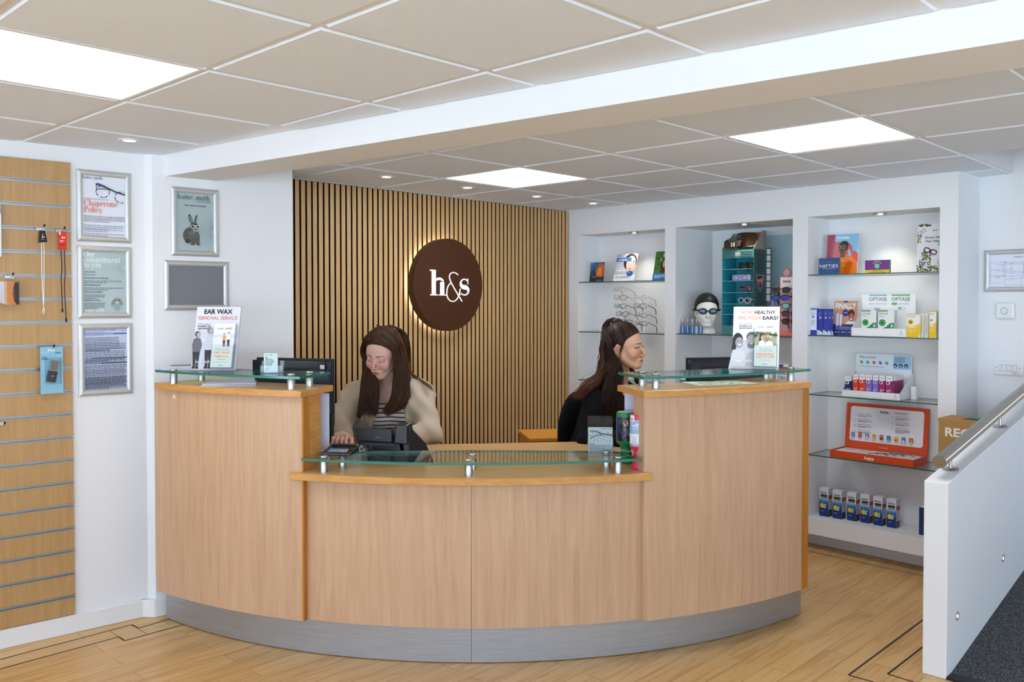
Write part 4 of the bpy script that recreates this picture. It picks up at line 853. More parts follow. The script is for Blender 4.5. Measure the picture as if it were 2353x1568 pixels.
def wraptext(b, s, r, adeg, z, h, c, bold=0., width=None, lift=.0006):
    v, f, wd = sans(s, bold); sx = (width/(wd*h)) if width else 1.; b.ink(c); a0 = math.radians(adeg)
    b.add([((r+lift)*math.sin(a0+x*h*sx/r), -(r+lift)*math.cos(a0+x*h*sx/r), z+y*h) for x, y in v], f)
def wrapell(b, r, adeg, z, ra, rz_, c, lift):
    b.ink(c); b.add([((r+lift)*math.sin(math.radians(adeg)+ra*math.cos(t_)/r), -(r+lift)*math.cos(math.radians(adeg)+ra*math.cos(t_)/r), z+rz_*math.sin(t_)) for t_ in np.linspace(0, 2*math.pi, 17)[:-1]], [tuple(range(16))])
def art_dog(b, r, z0, z1):
    wrap(b, r, -110, 110, z0, z1, '2456a8'); wrap(b, r, -62, 110, z0, z1, '2b303a', lift=.0003)
    rr = random.Random(4)
    for k in range(46): wrapell(b, r, rr.uniform(-50, 60), rr.uniform(z0+.012, z1-.012), rr.uniform(.004, .010), rr.uniform(.006, .011), rr.choice(['4a5668', '1c2027', '6a7688', '333b48', '272c35']), .0005+k*.00001)
    wrapell(b, r, -8, z1-.026, .011, .014, 'd8b8b0', .0011); wrapell(b, r, -6, z1-.016, .012, .009, '3a3640', .0012); wrapell(b, r, -2, z1-.034, .007, .005, '9c6f68', .0012)
    wrapell(b, r, 24, z0+.034, .013, .013, 'b07c5a', .0011); wrapell(b, r, 26, z0+.030, .007, .008, '1b1515', .0012); wrapell(b, r, 14, z0+.040, .002, .002, '111111', .0013); wrapell(b, r, 34, z0+.040, .002, .002, '111111', .0013)
def art_lucy(b, r, z0, z1):
    wrap(b, r, -110, 110, z0, z1, '8fb8dc'); wrap(b, r, -110, 110, z0+.010, z0+.052, 'e8ecf4', lift=.0003)
    wraptext(b, 'Lucy', r, -58, z1-.028, .026, 'ffffff', .02, .034); wraptext(b, 'Lucy', r, 2, z1-.030, .032, 'ffffff', .03, .048); wraptext(b, 'children', r, -58, z1-.040, .010, 'e6f0fa', .01, .030); wraptext(b, 'children', r, 4, z1-.042, .012, 'f4f8fc', .01, .042)
    wrapell(b, r, -38, z1-.018, .0028, .003, 'd8434d', .0008)
    for k in range(5): wrap(b, r, -50, -22, z0+.040-.004*k, z0+.0415-.004*k, '98a4bc', 4, .0006); wrap(b, r, 12, 42, z0+.040-.004*k, z0+.0415-.004*k, 'a9b3c8', 4, .0006)
    for k in range(3): wrap(b, r, -54, -20, z0+.020-.004*k, z0+.0215-.004*k, 'd86a80', 4, .0006)
tg, pg = coll_box(1438, 1063, 'green collection box with a dark photograph of a man and a dog', '0b8a4a', art_dog)
b = MB().use(M_PRINT).ink('dfe6ea'); b.lathe([(.0005, .2262), (.034, .2262), (.036, .2255)], 24, cap=False); b.ink('5c6a80').box(-.02, .02, -.004, .004, .2264, .2270); b.build('lid_label', tg)
tp, pp_ = coll_box(1468, 1077, 'bright pink collection box with pale blue label reading Lucy', 'e0255f', art_lucy, waist=.62, r=.038, h=.232)
b = MB().use(M_PRINT).ink('f3eef0'); wrap(b, .0392, -78, -38, .205, .231, 'f0e8ea'); wrap(b, .0392, -70, -48, .212, .216, 'c8404a', lift=.0004); b.build('seal_label', tp)
b = MB().use(M_BLACKM); b.tube([(.034+.003*math.sin(k), -.030+.002*k, .10-.012*k) for k in range(6)], .0018, 8); b.build('cord', tp, smooth=True)
# chain between post and box
b = MB().use(M_CHROME); P0_ = on_z(1400, 1036, .872)
for k in range(16):
    c = Vector((P0_.x+.006*k, P0_.y-.0006*k+.002*math.sin(k), .872+.003*math.sin(k*.8))); ang = (k % 2)*math.pi/2
    b.tube([c+Vector((.0055*math.cos(t_), .0032*math.sin(t_)*math.cos(ang), .0032*math.sin(t_)*math.sin(ang))) for t_ in np.linspace(0, 2*math.pi, 11)[:-1]], .0009, 5, closed=True)
tag(b.build('chain', smooth=True), 'thin silver chain lying on low glass shelf beside green collection box', 'chain')
# ---- monitors
def monitor(M_, W_, H_, label, sticker=False, z_up=.0):
    t = thing('computer_monitor', label, 'monitor', M_, 'computer monitors behind the counter')
    b = MB().use(M_BLACKM); b.box(-W_, W_, 0, .018, 0, H_); b.build('screen', t, bevel=.004)
    b = MB().use(mat('dark_blue_plastic', '1a2836', .4)); b.hexa([(-W_*.96, -.028, H_*.10), (W_*.96, -.028, H_*.10), (W_*.98, 0, .01), (-W_*.98, 0, .01), (-W_*.96, -.028, H_*.84), (W_*.96, -.028, H_*.84), (W_*.98, 0, H_-.01), (-W_*.98, 0, H_-.01)]); b.build('rear_shell', t, bevel=.003)
    b = MB().use(M_BLACKP); b.box(-W_*.98, W_*.9, -.036, -.026, H_*.80, H_*.97); b.use(M_BLACKM); b.box(-W_*.8, W_*.5, -.0365, -.036, H_*.83, H_*.86); b.build('speaker_bar', t, bevel=.003)
    if sticker:
        b = MB().use(M_PRINT); a = Art(); a.rect(-.011, -.009, .011, .009, 'e4e6ea')
        for k in range(30): a.k = 2; a.rect(-.010+.0033*(k % 6), -.008+.0033*(k//6), -.0085+.0033*(k % 6)+.0012*(k % 3 == 0), -.0066+.0033*(k//6), '30343a')
        a.put(b, Matrix.Translation((W_*.83, -.0366, H_*.885))); b.build('sticker', t)
        b = MB().use(M_PRINT); a = Art(); a.ell(0, 0, .014, .017, 'c9774f'); a.ell(0, 0, .011, .014, 'f0e6e0'); a.ell(0, 0, .007, .009, 'c9774f'); a.put(b, Matrix.Translation((W_*.84, -.0286, H_*.36))); b.build('round_sticker', t)
    b = MB().use(M_BLACKP); b.box(-.04, .04, -.07, -.028, -.10, H_*.5); b.build('neck', t, bevel=.004)
    b = MB().use(M_BLACKP); zf = -(M_.translation.z-ZD)+.0005; b.box(-.12, .12, -.12, .08, zf, zf+.015); b.box(-.04, .04, -.07, -.04, zf, -.09); b.build('foot', t, bevel=.004)
    return t
pm = at_Y(772, 838, 4.02); pm2 = at_Y(580, 835, 4.16)
cx_ = (pm.x+pm2.x)/2; t = monitor(T(cx_, 4.10, .94, math.radians(-18)), .205, .31, 'black computer monitor seen from behind, beside the seated woman in cardigan', True)
b = MB().use(mat('grey_plate', '7b8085', .4)); b.box(-.08, .0, -.030, -.0285, .08, .16); b.build('vent_plate', t)
b = MB().use(M_BLACKM); b.box(.175, .207, -.022, .004, -.045, .06); b.use(mat('blue_port', '2f6fb8', .4)); b.box(.190, .193, -.0225, -.022, -.02, .0); b.box(.190, .193, -.0225, -.022, .015, .035); b.build('port_strip', t, bevel=.002)
pr = at_Y(1650, 850, 4.45); monitor(T(pr.x+.05, 4.5, .92, math.radians(14)), .215, .31, 'black computer monitor behind the right raised worktop')
# papers stuck to the inner ends of the raised parts
for x0, x1, y0, y1, Yd, lb in ((737, 757, 905, 1034, 3.90, 'tall stack of white papers hung at the inner end of left raised part'), (1436, 1457, 903, 962, 3.93, 'white lined papers hung at the inner end of right raised part')):
    A_ = at_Y(x0, y0, Yd); B_ = at_Y(x1, y1, Yd); b = MB().use(M_PRINT)
    for k in range(7): b.ink(('dcdcf0', 'c2c5de')[k % 2]); b.box(A_.x, B_.x-.0005*k, Yd+.002*k, Yd+.0014+.002*k, max(B_.z, ZD+.01), A_.z)
    tag(b.build('paper_stack'), lb, 'papers')
# ================================================================ NICHES: glass shelves
def shelf(n, px, py, D, label):
    z = RW.hit(px, py, .008)[1]; t = MB().use(M_SGLASS); t.prism([(n[0]+.002, .006), (n[1]-.002, .006), (n[1]-.002, D-.002), (n[0]+.002, D-.002)], z-.003, z+.003, side=M_SEDGE)
    o = t.build('glass_shelf', M=RW.mat()); tag(o, label, 'glass shelf', 'glass shelves in the wall niches'); return z+.0032
zA1 = shelf(n1, 1428, 647, D1, 'upper glass shelf in the left niche, carrying leaflets'); zA2 = shelf(n1, 1428, 766, D1, 'second glass shelf in the left niche, under the eyeglasses')
zA3 = shelf(n1, 1345, 874, D1, 'third glass shelf in the left niche, behind the dark haired woman')
zB1_ = shelf(n2, 1600, 769, D2, 'glass shelf in the middle niche under the mannequin head'); zB2_ = shelf(n2, 1700, 893, D2, 'lower glass shelf in the middle niche behind the right monitor')
zC1 = shelf(n3, 2000, 629, D3, 'top glass shelf in the right niche, carrying showcards'); zC2 = shelf(n3, 2000, 775, D3, 'second glass shelf in the right niche, carrying eye drop boxes')
zC3 = shelf(n3, 2000, 918, D3, 'third glass shelf in the right niche, under the row of small coloured boxes'); zC4 = shelf(n3, 2000, 1064, D3, 'lowest glass shelf in the right niche, under the orange case')
ZL_ = LEDGE+.0004
def uz(x, y, n): return RW.hit(x, y, n)
def card(name, label, cat, x0, x1, yt, z, n, art, lean=8, rz=0., th=.002, group=None, rsx=1., back='f0f0f0', part='printed_card'):
    """a printed card or leaflet standing on a shelf"""
    u0, _ = uz(x0, 700, n); u1, _ = uz(x1, 700, n); h = uz((x0+x1)/2, yt, n)[1]-z
    w_ = (u1-u0)/2/max(math.cos(rz), .5)*rsx; h_ = h/math.cos(math.radians(lean)); t = thing(name, label, cat, RW.mat((u0+u1)/2, n, z, rz), group)
    R = Matrix.Rotation(-math.radians(lean), 4, 'X'); a = Art(); art(a, w_, h_); b = MB().use(M_PRINTG); b.ink(back).box(-w_, w_, 0, th, .0, h_, R); a.put(b, R); b.build(part, t)
    b = MB().use(M_PRINT).ink('d9d9d9'); b.box(-w_*.3, w_*.3, h_*math.sin(math.radians(lean))*.5+.004, h_*math.sin(math.radians(lean))*.5+.006, 0, h_*.5); b.build('strut', t); return t
def a_city(a, w, h):
    a.rect(-w, 0, w, h, '3c6fa0'); a.rect(-w, 0, w, h*.3, '2a3040'); a.poly([(-w*.2, h*.3), (w*.9, h*.25), (w, h*.85), (w*.4, h*.95), (-w*.1, h*.6)], 'd8642c'); a.poly([(0, h*.35), (w*.6, h*.3), (w*.7, h*.7), (w*.2, h*.72)], 'f0903c')
    for k in range(4): a.rect(-w*.9+.22*w*k, h*.28, -w*.76+.22*w*k, h*(.5+.1*(k % 3)), '22324a')
    a.ell(-w*.75, h*.93, w*.12, h*.03, 'e8b830'); a.text('PREMIUM LENSES', -w*.6, h*.22, h*.07, 'e8b830', width=w*1.3); a.text('RODENSTOCK', 0, h*.05, h*.05, 'ffffff', width=w*.8)
def a_face(a, w, h):
    a.rect(-w, 0, w, h, 'b7bccb'); a.ell(w*.35, h*.70, w*.62, h*.30, '42302c'); a.ell(w*.45, h*.62, w*.44, h*.30, 'e6c3b4'); a.rect(-w, h*.72, w*.45, h*.86, '3f78b8'); a.text('Ultra', -w*.8, h*.755, h*.09, 'e8f1fb', bold=.02, width=w*.8)
    a.ell(w*.7, h*.70, w*.08, h*.018, '3a3a44'); a.ell(w*.42, h*.44, w*.12, h*.018, 'c25a5e'); a.rect(-w, 0, w, h*.24, 'e9ecf3'); a.text('COMFORT', -w*.85, h*.36, h*.085, 'ffffff', bold=.02, width=w*.95); a.text('GO BEYOND', -w*.85, h*.45, h*.06, 'ffffff', width=w*.7)
    a.ell(w*.48, h*.27, w*.30, h*.10, '2f5fa8'); a.text('MY', w*.40, h*.29, h*.04, 'ffffff'); a.text('FEEL THE DIFFERENCE', -w*.85, h*.155, h*.045, '51566a', bold=.02, width=w*1.4); a.text('OR YOUR MONEY BACK', -w*.85, h*.10, h*.045, '51566a', bold=.02, width=w*1.4)
def a_green(a, w, h):
    a.rect(-w, 0, w, h, '4f7a3c')
    for k in range(12): a.ell(-w*.8+w*.15*(k*7 % 11), h*(.4+.05*(k*5 % 11)), w*.16, h*.05, ('6f9a4c', '8fb86a', '3c6430')[k % 3])
    a.ell(w*.15, h*.52, w*.34, h*.24, '36231c'); a.ell(w*.18, h*.56, w*.19, h*.13, 'dba98f'); a.poly([(-w*.2, h*.25), (w*.6, h*.25), (w*.5, h*.42), (-w*.1, h*.42)], '5a3524'); a.rect(-w, 0, w, h*.25, '2b7db4'); a.greek(-w*.8, h*.2, w*1.2, h*.12, 4, 'dfeaf2', 4); a.text('Read more', w*.0, h*.86, h*.06, 'ffffff', bold=.02, width=w*.8); a.text('about myopia', w*.0, h*.80, h*.06, 'ffffff', width=w*.8)
card('leaflet', 'small dark leaflet with orange and blue city picture, top shelf of the left niche', 'leaflet', 1354, 1386, 603, zA1, .05, a_city, 6, back='22242c')
card('leaflet', 'leaflet with a woman holding a blue strip over one eye, left niche', 'leaflet', 1409, 1457, 583, zA1, .06, a_face, 14)
card('leaflet', 'green leaflet with a long haired woman, right end of left niche', 'leaflet', 1499, 1538, 577, zA1, .07, a_green, 12, back='4f7a3c')
# ---- spectacles
def make_glasses(name, label, M_, rim, lens=None, W_=.066, r=.0225, t_=.0016, sq=.75, tcol=None, cat='glasses', group=None, temples=True, tdrop=.10, ry=.82, tl=.135, browless=False):
    t = thing(name, label, cat, M_, group); mr = mat('rim_'+rim, rim, .25, spec=.6); mt = mat('rim_'+(tcol or rim), tcol or rim, .3); ml = mat('lens_'+lens, lens, .05, spec=.9) if lens else M_ACR
    def lp(s, k, sc_=1.): an = 2*math.pi*k/28; q = lambda v: math.copysign(abs(v)**sq, v); x = s*(W_*.51)+r*1.18*sc_*q(math.cos(an)); return Vector((x, .06*(x/W_)**2*.12, r*ry*sc_*q(math.sin(an))))
    b = MB().use(mr)
    for s in (-1, 1): b.tube([lp(s, k) for k in range(28)], t_, 6, closed=True)
    b.tube([(-W_*.13, 0, r*.30), (0, -.002, r*.42), (W_*.13, 0, r*.30)], t_*.9, 6)
    for s in (-1, 1): b.tube([(s*W_*.93, .005, r*.35), (s*(W_+.004), .010, r*.40), (s*(W_+.006), .018, r*.38)], t_*1.3, 6)
    b.build('frame_front', t, smooth=True)
    for s in (-1, 1): b = MB().use(ml); b.add([lp(s, k, .98) for k in range(28)], [tuple(range(28))]); b.build('lens', t)
    if temples:
        for s in (-1, 1):
            b = MB().use(mt); b.tube([(s*(W_+.006), .016, r*.38), (s*(W_+.004), .06, r*.34), (s*W_, tl*.78, r*.22), (s*(W_-.003), tl*.92, r*.22-.018), (s*(W_-.006), tl, r*.22-.040)], [t_*1.2, t_*1.3, t_*1.5, t_*1.7, t_*1.2], 6); b.build('temple', t, smooth=True)
    return t
NG = 'spectacles on the clear stands in the left niche'
def on_stand(x, y, n, **k):
    u, z = uz(x, y, n); return RW.mat(u, n, z, math.radians(k.get('rz', 0))) @ Matrix.Rotation(math.radians(k.get('tilt', -14)), 4, 'X') @ Matrix.Rotation(math.radians(k.get('roll', 3)), 4, 'Y')
for x, y, rim, tc, sq, r, lb, ns in ((1423, 665, 'c9b7a0', '5c4a3c', 1., .022, 'round thin gold wire glasses, highest on the left stand', .09), (1424, 684, '9a7560', 'd7c4a8', .85, .023, 'brown and gold glasses with amber sticker, second on the left stand', .08),
        (1424, 703, '1f6a4c', '1c4c3c', .7, .0205, 'dark green rectangular glasses, third on the left stand', .08), (1429, 721.5, '3a2a2c', '8a8484', .8, .0215, 'dark plum glasses, fourth on the left stand', .08),
        (1438, 740, '4a3a3a', '4a3a3a', .8, .0205, 'glasses partly hidden behind the dark haired woman, lowest on left stand', .09),
        (1470, 683, 'd9cfc8', 'b09080', 1., .021, 'rimless looking round clear glasses, highest on the right stand', .09), (1470, 703, '8a5a20', '2e2824', .7, .0215, 'tortoiseshell glasses with dark thick temples, right stand', .08),
        (1472, 724, '8f8078', '5a5048', .7, .0195, 'thin metal half rim glasses, third on the right stand', .08), (1472, 743, '5c544e', '2c2824', .7, .0195, 'thin dark half rim glasses with black temples, lowest on right stand', .08)):
    make_glasses('glasses', lb, on_stand(x, y, ns), rim, None, .062, r, .0013 if sq == 1. else .0019, sq, tc, 'glasses', NG)
for px, nm in ((1433, 'clear plastic glasses stand with five arms, left one in the left niche'), (1480, 'clear plastic glasses stand with five arms, right one in the left niche')):
    u, zt_ = uz(px, 653, .13); t = thing('glasses_stand', nm, 'display stand', RW.mat(u, .13, zA2), 'clear glasses stands in the left niche'); ms = mat('milky_plastic', 'f2f3f5', .25); hh = zt_-zA2
    b = MB().use(ms); b.tube([(0, 0, 0), (0, 0, hh-.02), (0, 0, hh)], [.006, .005, .001], 10); b.build('pole', t, smooth=True)
    b = MB().use(ms); b.box(-.05, .05, -.06, .05, 0, .004); b.build('base', t, bevel=.002)
    for k in range(5):
        z_ = hh-.03-.062*k
        if z_ < .03: continue
        b = MB().use(ms); b.tube([(-.07, -.045, z_), (-.03, -.045, z_), (0, 0, z_+.006), (.03, -.045, z_), (.07, -.045, z_)], .0028, 8); b.tube([(0, 0, z_+.006), (-.02, -.07, z_+.012)], .0025, 8); b.build('arm', t, smooth=True)
# ---- spray bottles
for k, x in enumerate((1568.5, 1578, 1591, 1599, 1610)):
    u, zt_ = uz(x, 733, .06); t = thing('spray_bottle', ('leftmost of the five small blue spray bottles beside the mannequin head', 'second from left of the five small blue spray bottles', 'middle one of the five small blue spray bottles', 'half empty fourth of the five small blue spray bottles', 'rightmost of the five small blue spray bottles, nearest the mannequin neck')[k], 'spray bottle', RW.mat(u, .06+.012*(k % 2), zB1_), 'small spray bottles in the middle niche'); h = zt_-zB1_
    mb_ = mat('blue_liquid', '2f6cb8', .1, spec=.8); r = .0125
    b = MB().use(mb_ if k != 3 else mat('pale_liquid', 'a8bccf', .1)); b.lathe([(.0005, 0), (r, 0), (r, h*.45), (r, h*.5), (.0005, h*.5)], 16, cap=False); b.build('bottle', t, smooth=True)
    b = MB().use(M_ACR); b.lathe([(r, h*.5), (r, h*.56), (r*.6, h*.62)], 16, cap=False); b.build('shoulder', t, smooth=True)
    b = MB().use(mat('grey_pump', '8c9296', .3)); b.lathe([(r*.72, h*.58), (r*.72, h*.70), (r*.5, h*.71), (r*.5, h*.80), (.0005, h*.80)], 14, cap=False); b.build('pump', t, smooth=True)
    b = MB().use(mat('clear_cap', 'c4cbd0', .15)); b.lathe([(r*.5, h*.80), (r*.42, h), (.0005, h)], 14, cap=False); b.build('cap', t, smooth=True)
# ---- small package helper with all six faces
def pack(name, label, cat, x0, x1, yt, z, n, D, art, side='f2f2f2', sideart=None, group=None, rz=0., top='f4f4f4', wpx=None):
    u0, _ = uz(x0, 700, n); u1, _ = uz(x1, 700, n); h_ = uz((x0+x1)/2, yt, n)[1]-z; w_ = (u1-u0)/2
    t = thing(name, label, cat, RW.mat((u0+u1)/2, n, z, rz), group)
    b = MB().use(M_PRINT); b.ink(side).box(-w_, w_, 0, D, 0, h_); a = Art(); art(a, w_, h_); a.put(b)
    if sideart: a = Art(); sideart(a, D/2, h_); a.put(b, Matrix.Translation((w_, D/2, 0)) @ Matrix.Rotation(math.pi/2, 4, 'Z'))
    b.ink(top).box(-w_+.0005, w_-.0005, .0005, D-.0005, h_, h_+.0003); b.build('carton', t); return t
# niche 3, shelf 1
def a_woodys(a, w, h):
    a.rect(-w, 0, w, h, '8cc3e4'); a.rect(-w, 0, -w*.5, h, 'a94a5c'); a.poly([(-w*.5, h*.35), (w*.1, h*.35), (w*.1, h*.6), (-w*.1, h*.8), (-w*.5, h*.82)], 'c4586a'); a.ell(w*.35, h*.45, w*.35, h*.33, 'cf5a6c'); a.ell(w*.40, h*.42, w*.17, h*.2, '8cc3e4'); a.poly([(w*.55, h*.3), (w, h*.3), (w, h*.5), (w*.75, h*.6)], 'dd4a3e')
    a.text('Woodys', -w*.40, h*.885, h*.085, 'ffffff', bold=.03, width=w*.80); a.poly([(-w*.2, 0), (w, 0), (w*.95, h*.3), (w*.6, h*.45), (w*.1, h*.5), (-w*.15, h*.45)], 'e87a1c'); a.poly([(w*.1, 0), (w*.5, 0), (w*.7, h*.28), (w*.4, h*.36), (w*.2, h*.2)], 'd35a14'); a.poly([(-w*.1, h*.18), (w*.25, h*.2), (w*.05, h*.4)], 'f59a30'); a.rect(-w*.12, h*.42, w*.18, h*.56, '4a2a20')
    a.ell(w*.06, h*.67, w*.30, h*.155, '35201a'); a.ell(w*.12, h*.74, w*.26, h*.09, '1c1412'); a.ell(-w*.32, h*.52, w*.12, h*.055, 'dd3e2a'); a.ell(w*.26, h*.53, w*.12, h*.06, 'dd3e2a'); glasses(a, -w*.06, h*.68, w*.55, 'c9a070', w*.025)
card('showcard', 'tall colourful showcard of a woman in orange under the word Woodys', 'showcard', 1897, 1969, 538, zC1, .14, a_woodys, 5)
def a_nifties(a, w, h):
    a.rect(-w, 0, w, h, '1c5086')
    for k in range(6): a.rect(-w, h*(.05+.16*k), w, h*(.10+.16*k), ('245c94', '174472')[k % 2])
    a.text('NIFTIES', 0, h*.42, h*.26, 'eef4fa', al='c', width=w*1.75); a.text('LIGHTWEIGHT EYEWEAR', 0, h*.32, h*.07, 'c6d6e6', al='c', width=w*1.2); a.rect(-w*.3, h*.20, w*.4, h*.22, 'b04a50'); a.rect(-w*.3, h*.74, w*.4, h*.76, 'b04a50')
card('showcard', 'low dark blue showcard reading NIFTIES in front of the Woodys card', 'showcard', 1880, 1928, 593, zC1, .05, a_nifties, 3, back='1c4a7c')
def a_planet(a, w, h):
    a.rect(-w, 0, w, h, '74308a'); a.rect(-w, 0, w, h*.26, 'f0d21c'); a.ell(0, h*.55, h*.20, h*.20, '5cc4a8'); a.ell(-h*.04, h*.57, h*.12, h*.13, '9ad46c'); a.rect(-h*.06, h*.55, h*.06, h*.565, '20504c')
    v, f, wd = sans('PLANET POP', .01); s = h*.12; a.k += 1; R_ = h*.30
    a.raw([((R_+y*s)*math.sin((x-wd/2)*s*.95/R_), h*.55+(R_+y*s)*math.cos((x-wd/2)*s*.95/R_)) for x, y in v], f, 'cfe8ec'); a.text('EYEWEAR FOR', 0, h*.15, h*.09, '4c6a2c', bold=.02, al='c', width=w*.8); a.text('THE COOLEST CHILDREN', 0, h*.03, h*.09, '4c6a2c', bold=.02, al='c', width=w*1.4)
t = card('showcard', 'small purple and yellow block reading PLANET POP on top shelf', 'showcard', 1987, 2043, 598, zC1, .07, a_planet, 0, th=.02, back='3c8a5c')
def a_bird(a, w, h):
    a.rect(-w, 0, w, h, 'e9e9ee'); rr = random.Random(3)
    def moss(x0, x1, y0, y1, n, s=1.):
        for k in range(n): a.k -= 1 if k else 0; a.ell(rr.uniform(x0, x1)*w, rr.uniform(y0, y1)*h, w*.05*s*rr.uniform(.6, 1.3), h*.016*s*rr.uniform(.6, 1.3), rr.choice(['7d7f3e', '9a9c58', '5c6230', '8a8a4c']), 7)
    moss(-.95, -.2, .95, .985, 36); moss(-.98, -.75, .62, .78, 18); moss(-.95, .9, .01, .13, 130); moss(-.7, -.1, .25, .42, 60); moss(.35, .95, .55, .62, 30)
    a.text('bird', -w*.05, h*.84, h*.055, '3a3a3c', width=w*.24); a.text('From Nature,', -w*.50, h*.69, h*.062, '2b2b2d', bold=.01, width=w*1.45, slope=.15); a.text('For Nature', -w*.45, h*.615, h*.062, '2b2b2d', bold=.01, width=w*1.2, slope=.15)
    glasses(a, -w*.15, h*.43, w*.85, '4a2440', w*.07, rot=-.35, rnd=.6); glasses(a, -w*.75, h*.83, w*.6, '3a3c3c', w*.02, rot=.5); a.text('bird', -w*.80, h*.14, h*.17, '26262a', bold=-.0, width=w*.68); a.ring(w*.5, h*.2, w*.16, h*.06, w*.02, '2a2a2c'); a.line([(-w*.9, h*.10), (-w*.4, h*.2)], w*.02, '3a3a3c')
card('showcard', 'tall white showcard with moss and purple glasses reading bird', 'showcard', 2104, 2178, 513, zC1, .09, a_bird, 5)
# shelf 2
def a_blue(a, w, h):
    a.rect(-w, 0, w, h, 'dfe6f4'); a.rect(-w, 0, w, h*.18, '2b3aa8'); a.text('OPTASE', -w*.7, h*.91, h*.05, '3c4a8c', width=w*1.4); a.greek(-w*.6, h*.86, w*1.2, h*.14, 5, '8fa0c8', 3); a.ell(0, h*.68, w*.45, w*.28, '9fb4dc'); a.ell(0, h*.68, w*.2, w*.2, '22307c'); a.greek(-w*.6, h*.58, w*1.2, h*.2, 6, '8fa0c8', 5); a.ell(0, h*.25, w*.3, h*.03, 'f4f6fb'); a.rect(-w, h*.96, w, h, '2b3aa8')
def a_blueside(a, w, h): a.rect(-w, 0, w, h, '2a389c'); a.poly([(-w*.5, h*.72), (w*.6, h*.66), (-w*.5, h*.60), (-w*.1, h*.66)], 'e2e8f6'); a.greek(-w*.7, h*.9, w*1.4, h*.15, 6, '6f80c8', 8); a.poly([(-w, 0), (w, 0), (w, h*.1), (-w, h*.2)], 'cfd8ee')
pack('eye_care_box', 'leftmost slim blue box, its white face turned forward, second shelf', 'box', 1861, 1877, 709, zC2, .04, .03, a_blue, side='2a389c', sideart=a_blueside, group='slim dark blue eye care boxes on the second shelf')
for k, (x0, x1) in enumerate(((1879, 1891), (1892, 1904), (1904, 1910))):
    pack('eye_care_box', ('second slim blue box from the left, showing a white arrow mark', 'third slim blue box from the left, showing a white arrow mark', 'narrowest rightmost slim blue box, beside the FINALLY card')[k], 'box', x0, x1, 710, zC2, .05, .03, a_blueside, side='2a389c', sideart=a_blueside, group='slim dark blue eye care boxes on the second shelf')
def a_finally(a, w, h):
    a.rect(-w, 0, w, h, 'c4937c'); a.rect(-w*.2, h*.96, w*.15, h, '23307c'); a.text('FINALLY', 0, h*.78, h*.22, 'f4ece8', bold=.03, al='c', width=w*1.75); a.rect(-w, 0, w, h*.32, '222c7a'); a.ell(w*.0, h*.65, w*.27, h*.10, '28327e'); a.text('OPTASE', -w*.16, h*.64, h*.045, 'e8ecf8', width=w*.34)
    a.rect(-w*.78, h*.27, -w*.52, h*.64, 'cfd6ea'); a.rect(-w*.45, h*.27, -w*.28, h*.60, 'e8e4e4'); a.ell(w*.50, h*.62, w*.28, h*.13, '3c2418'); a.ell(w*.52, h*.52, w*.22, h*.13, 'a8684c'); a.poly([(w*.0, h*.32), (w, h*.32), (w*.9, h*.40), (w*.3, h*.42)], 'e8e4e6'); a.ell(w*.52, h*.47, w*.1, h*.02, 'f8f4f2')
    a.text('The extra gentle makeup remover', 0, h*.22, h*.05, 'e8ecf8', al='c', width=w*1.6); a.text('sensitive eyes have been waiting for', 0, h*.17, h*.045, 'e8ecf8', al='c', width=w*1.6)
    for k in range(3): a.ell(-w*.75+w*.6*k, h*.09, w*.05, h*.018, 'e8ecf8'); a.greek(-w*.65+w*.6*k, h*.11, w*.35, h*.04, 2, 'b4bce0', k)
card('showcard', 'showcard reading FINALLY with a smiling woman, second shelf', 'showcard', 1914, 1968, 692, zC2, .10, a_finally, 6)
u0 = uz(1956, 760, .03)[0]; u1 = uz(2083, 760, .03)[0]; zt_ = uz(2050, 676, .16)[1]-zC2; W_ = u1-u0
t = thing('counter_display', 'white cardboard counter display with two OPTASE headings', 'display unit', RW.mat(u0, .03, zC2))
b = MB().use(M_PRINT).ink('f2f3f3'); b.box(0, W_, 0, .002, 0, .048); b.box(0, W_, 0, .15, 0, .003); b.ink('dfe4e4'); b.hexa([(0, 0, 0), (.002, 0, 0), (.002, .15, 0), (0, .15, 0), (0, 0, .048), (.002, 0, .048), (.002, .15, .14), (0, .15, .14)]); b.hexa([(W_-.002, 0, 0), (W_, 0, 0), (W_, .15, 0), (W_-.002, .15, 0), (W_-.002, 0, .048), (W_, 0, .048), (W_, .15, .14), (W_-.002, .15, .14)])
a = Art(); a.ell(W_*.9, .028, .006, .006, '6fa8cc'); a.ell(W_*.9, .028, .0035, .0035, 'f2f3f3'); a.text('SCOPE', W_*.865, .012, .008, '8a8f94'); a.put(b); b.build('tray', t)
b = MB().use(M_PRINT).ink('f4f5f5'); b.box(-.005, W_-.01, .150, .152, .0, zt_); a = Art(); hw = W_*.5
for k, (c, s, nm) in enumerate((('6fa8dc', 'MOIST HEAT MASK', 1), ('4aa858', 'LID WIPES', 2))):
    x = W_*(.12+.42*k); a.rect(x, zt_-.010, x+W_*.33, zt_-.003, c); a.text('OPTASE', x, zt_-.040, .030, '4c5054', width=W_*.33); a.text(s, x+(W_*.13 if k else 0), zt_-.062, .013, 'a4aaae', width=W_*(.18 if k else .33))
x = W_*.12; 
for k in range(2): a.ell(x+W_*.13+.017*k, zt_-.088, .009, .006, '6fb0dc'); a.ell(x+W_*.13+.017*k, zt_-.088, .006, .0035, 'cdb4dc')
for k in range(3): a.line([(x+W_*.12+.008*k, zt_-.078), (x+W_*.12+.008*k+.001, zt_-.070)], .0012, 'e8a05c')
x = W_*.54; a.ell(x+.017, zt_-.057, .018, .008, '6cb878'); a.ell(x+.060, zt_-.085, .018, .007, 'f4f5f5'); a.ring(x+.058, zt_-.085, .020, .010, .0016, '5a6468'); a.ell(x+.05, zt_-.083, .009, .005, '5cae74')
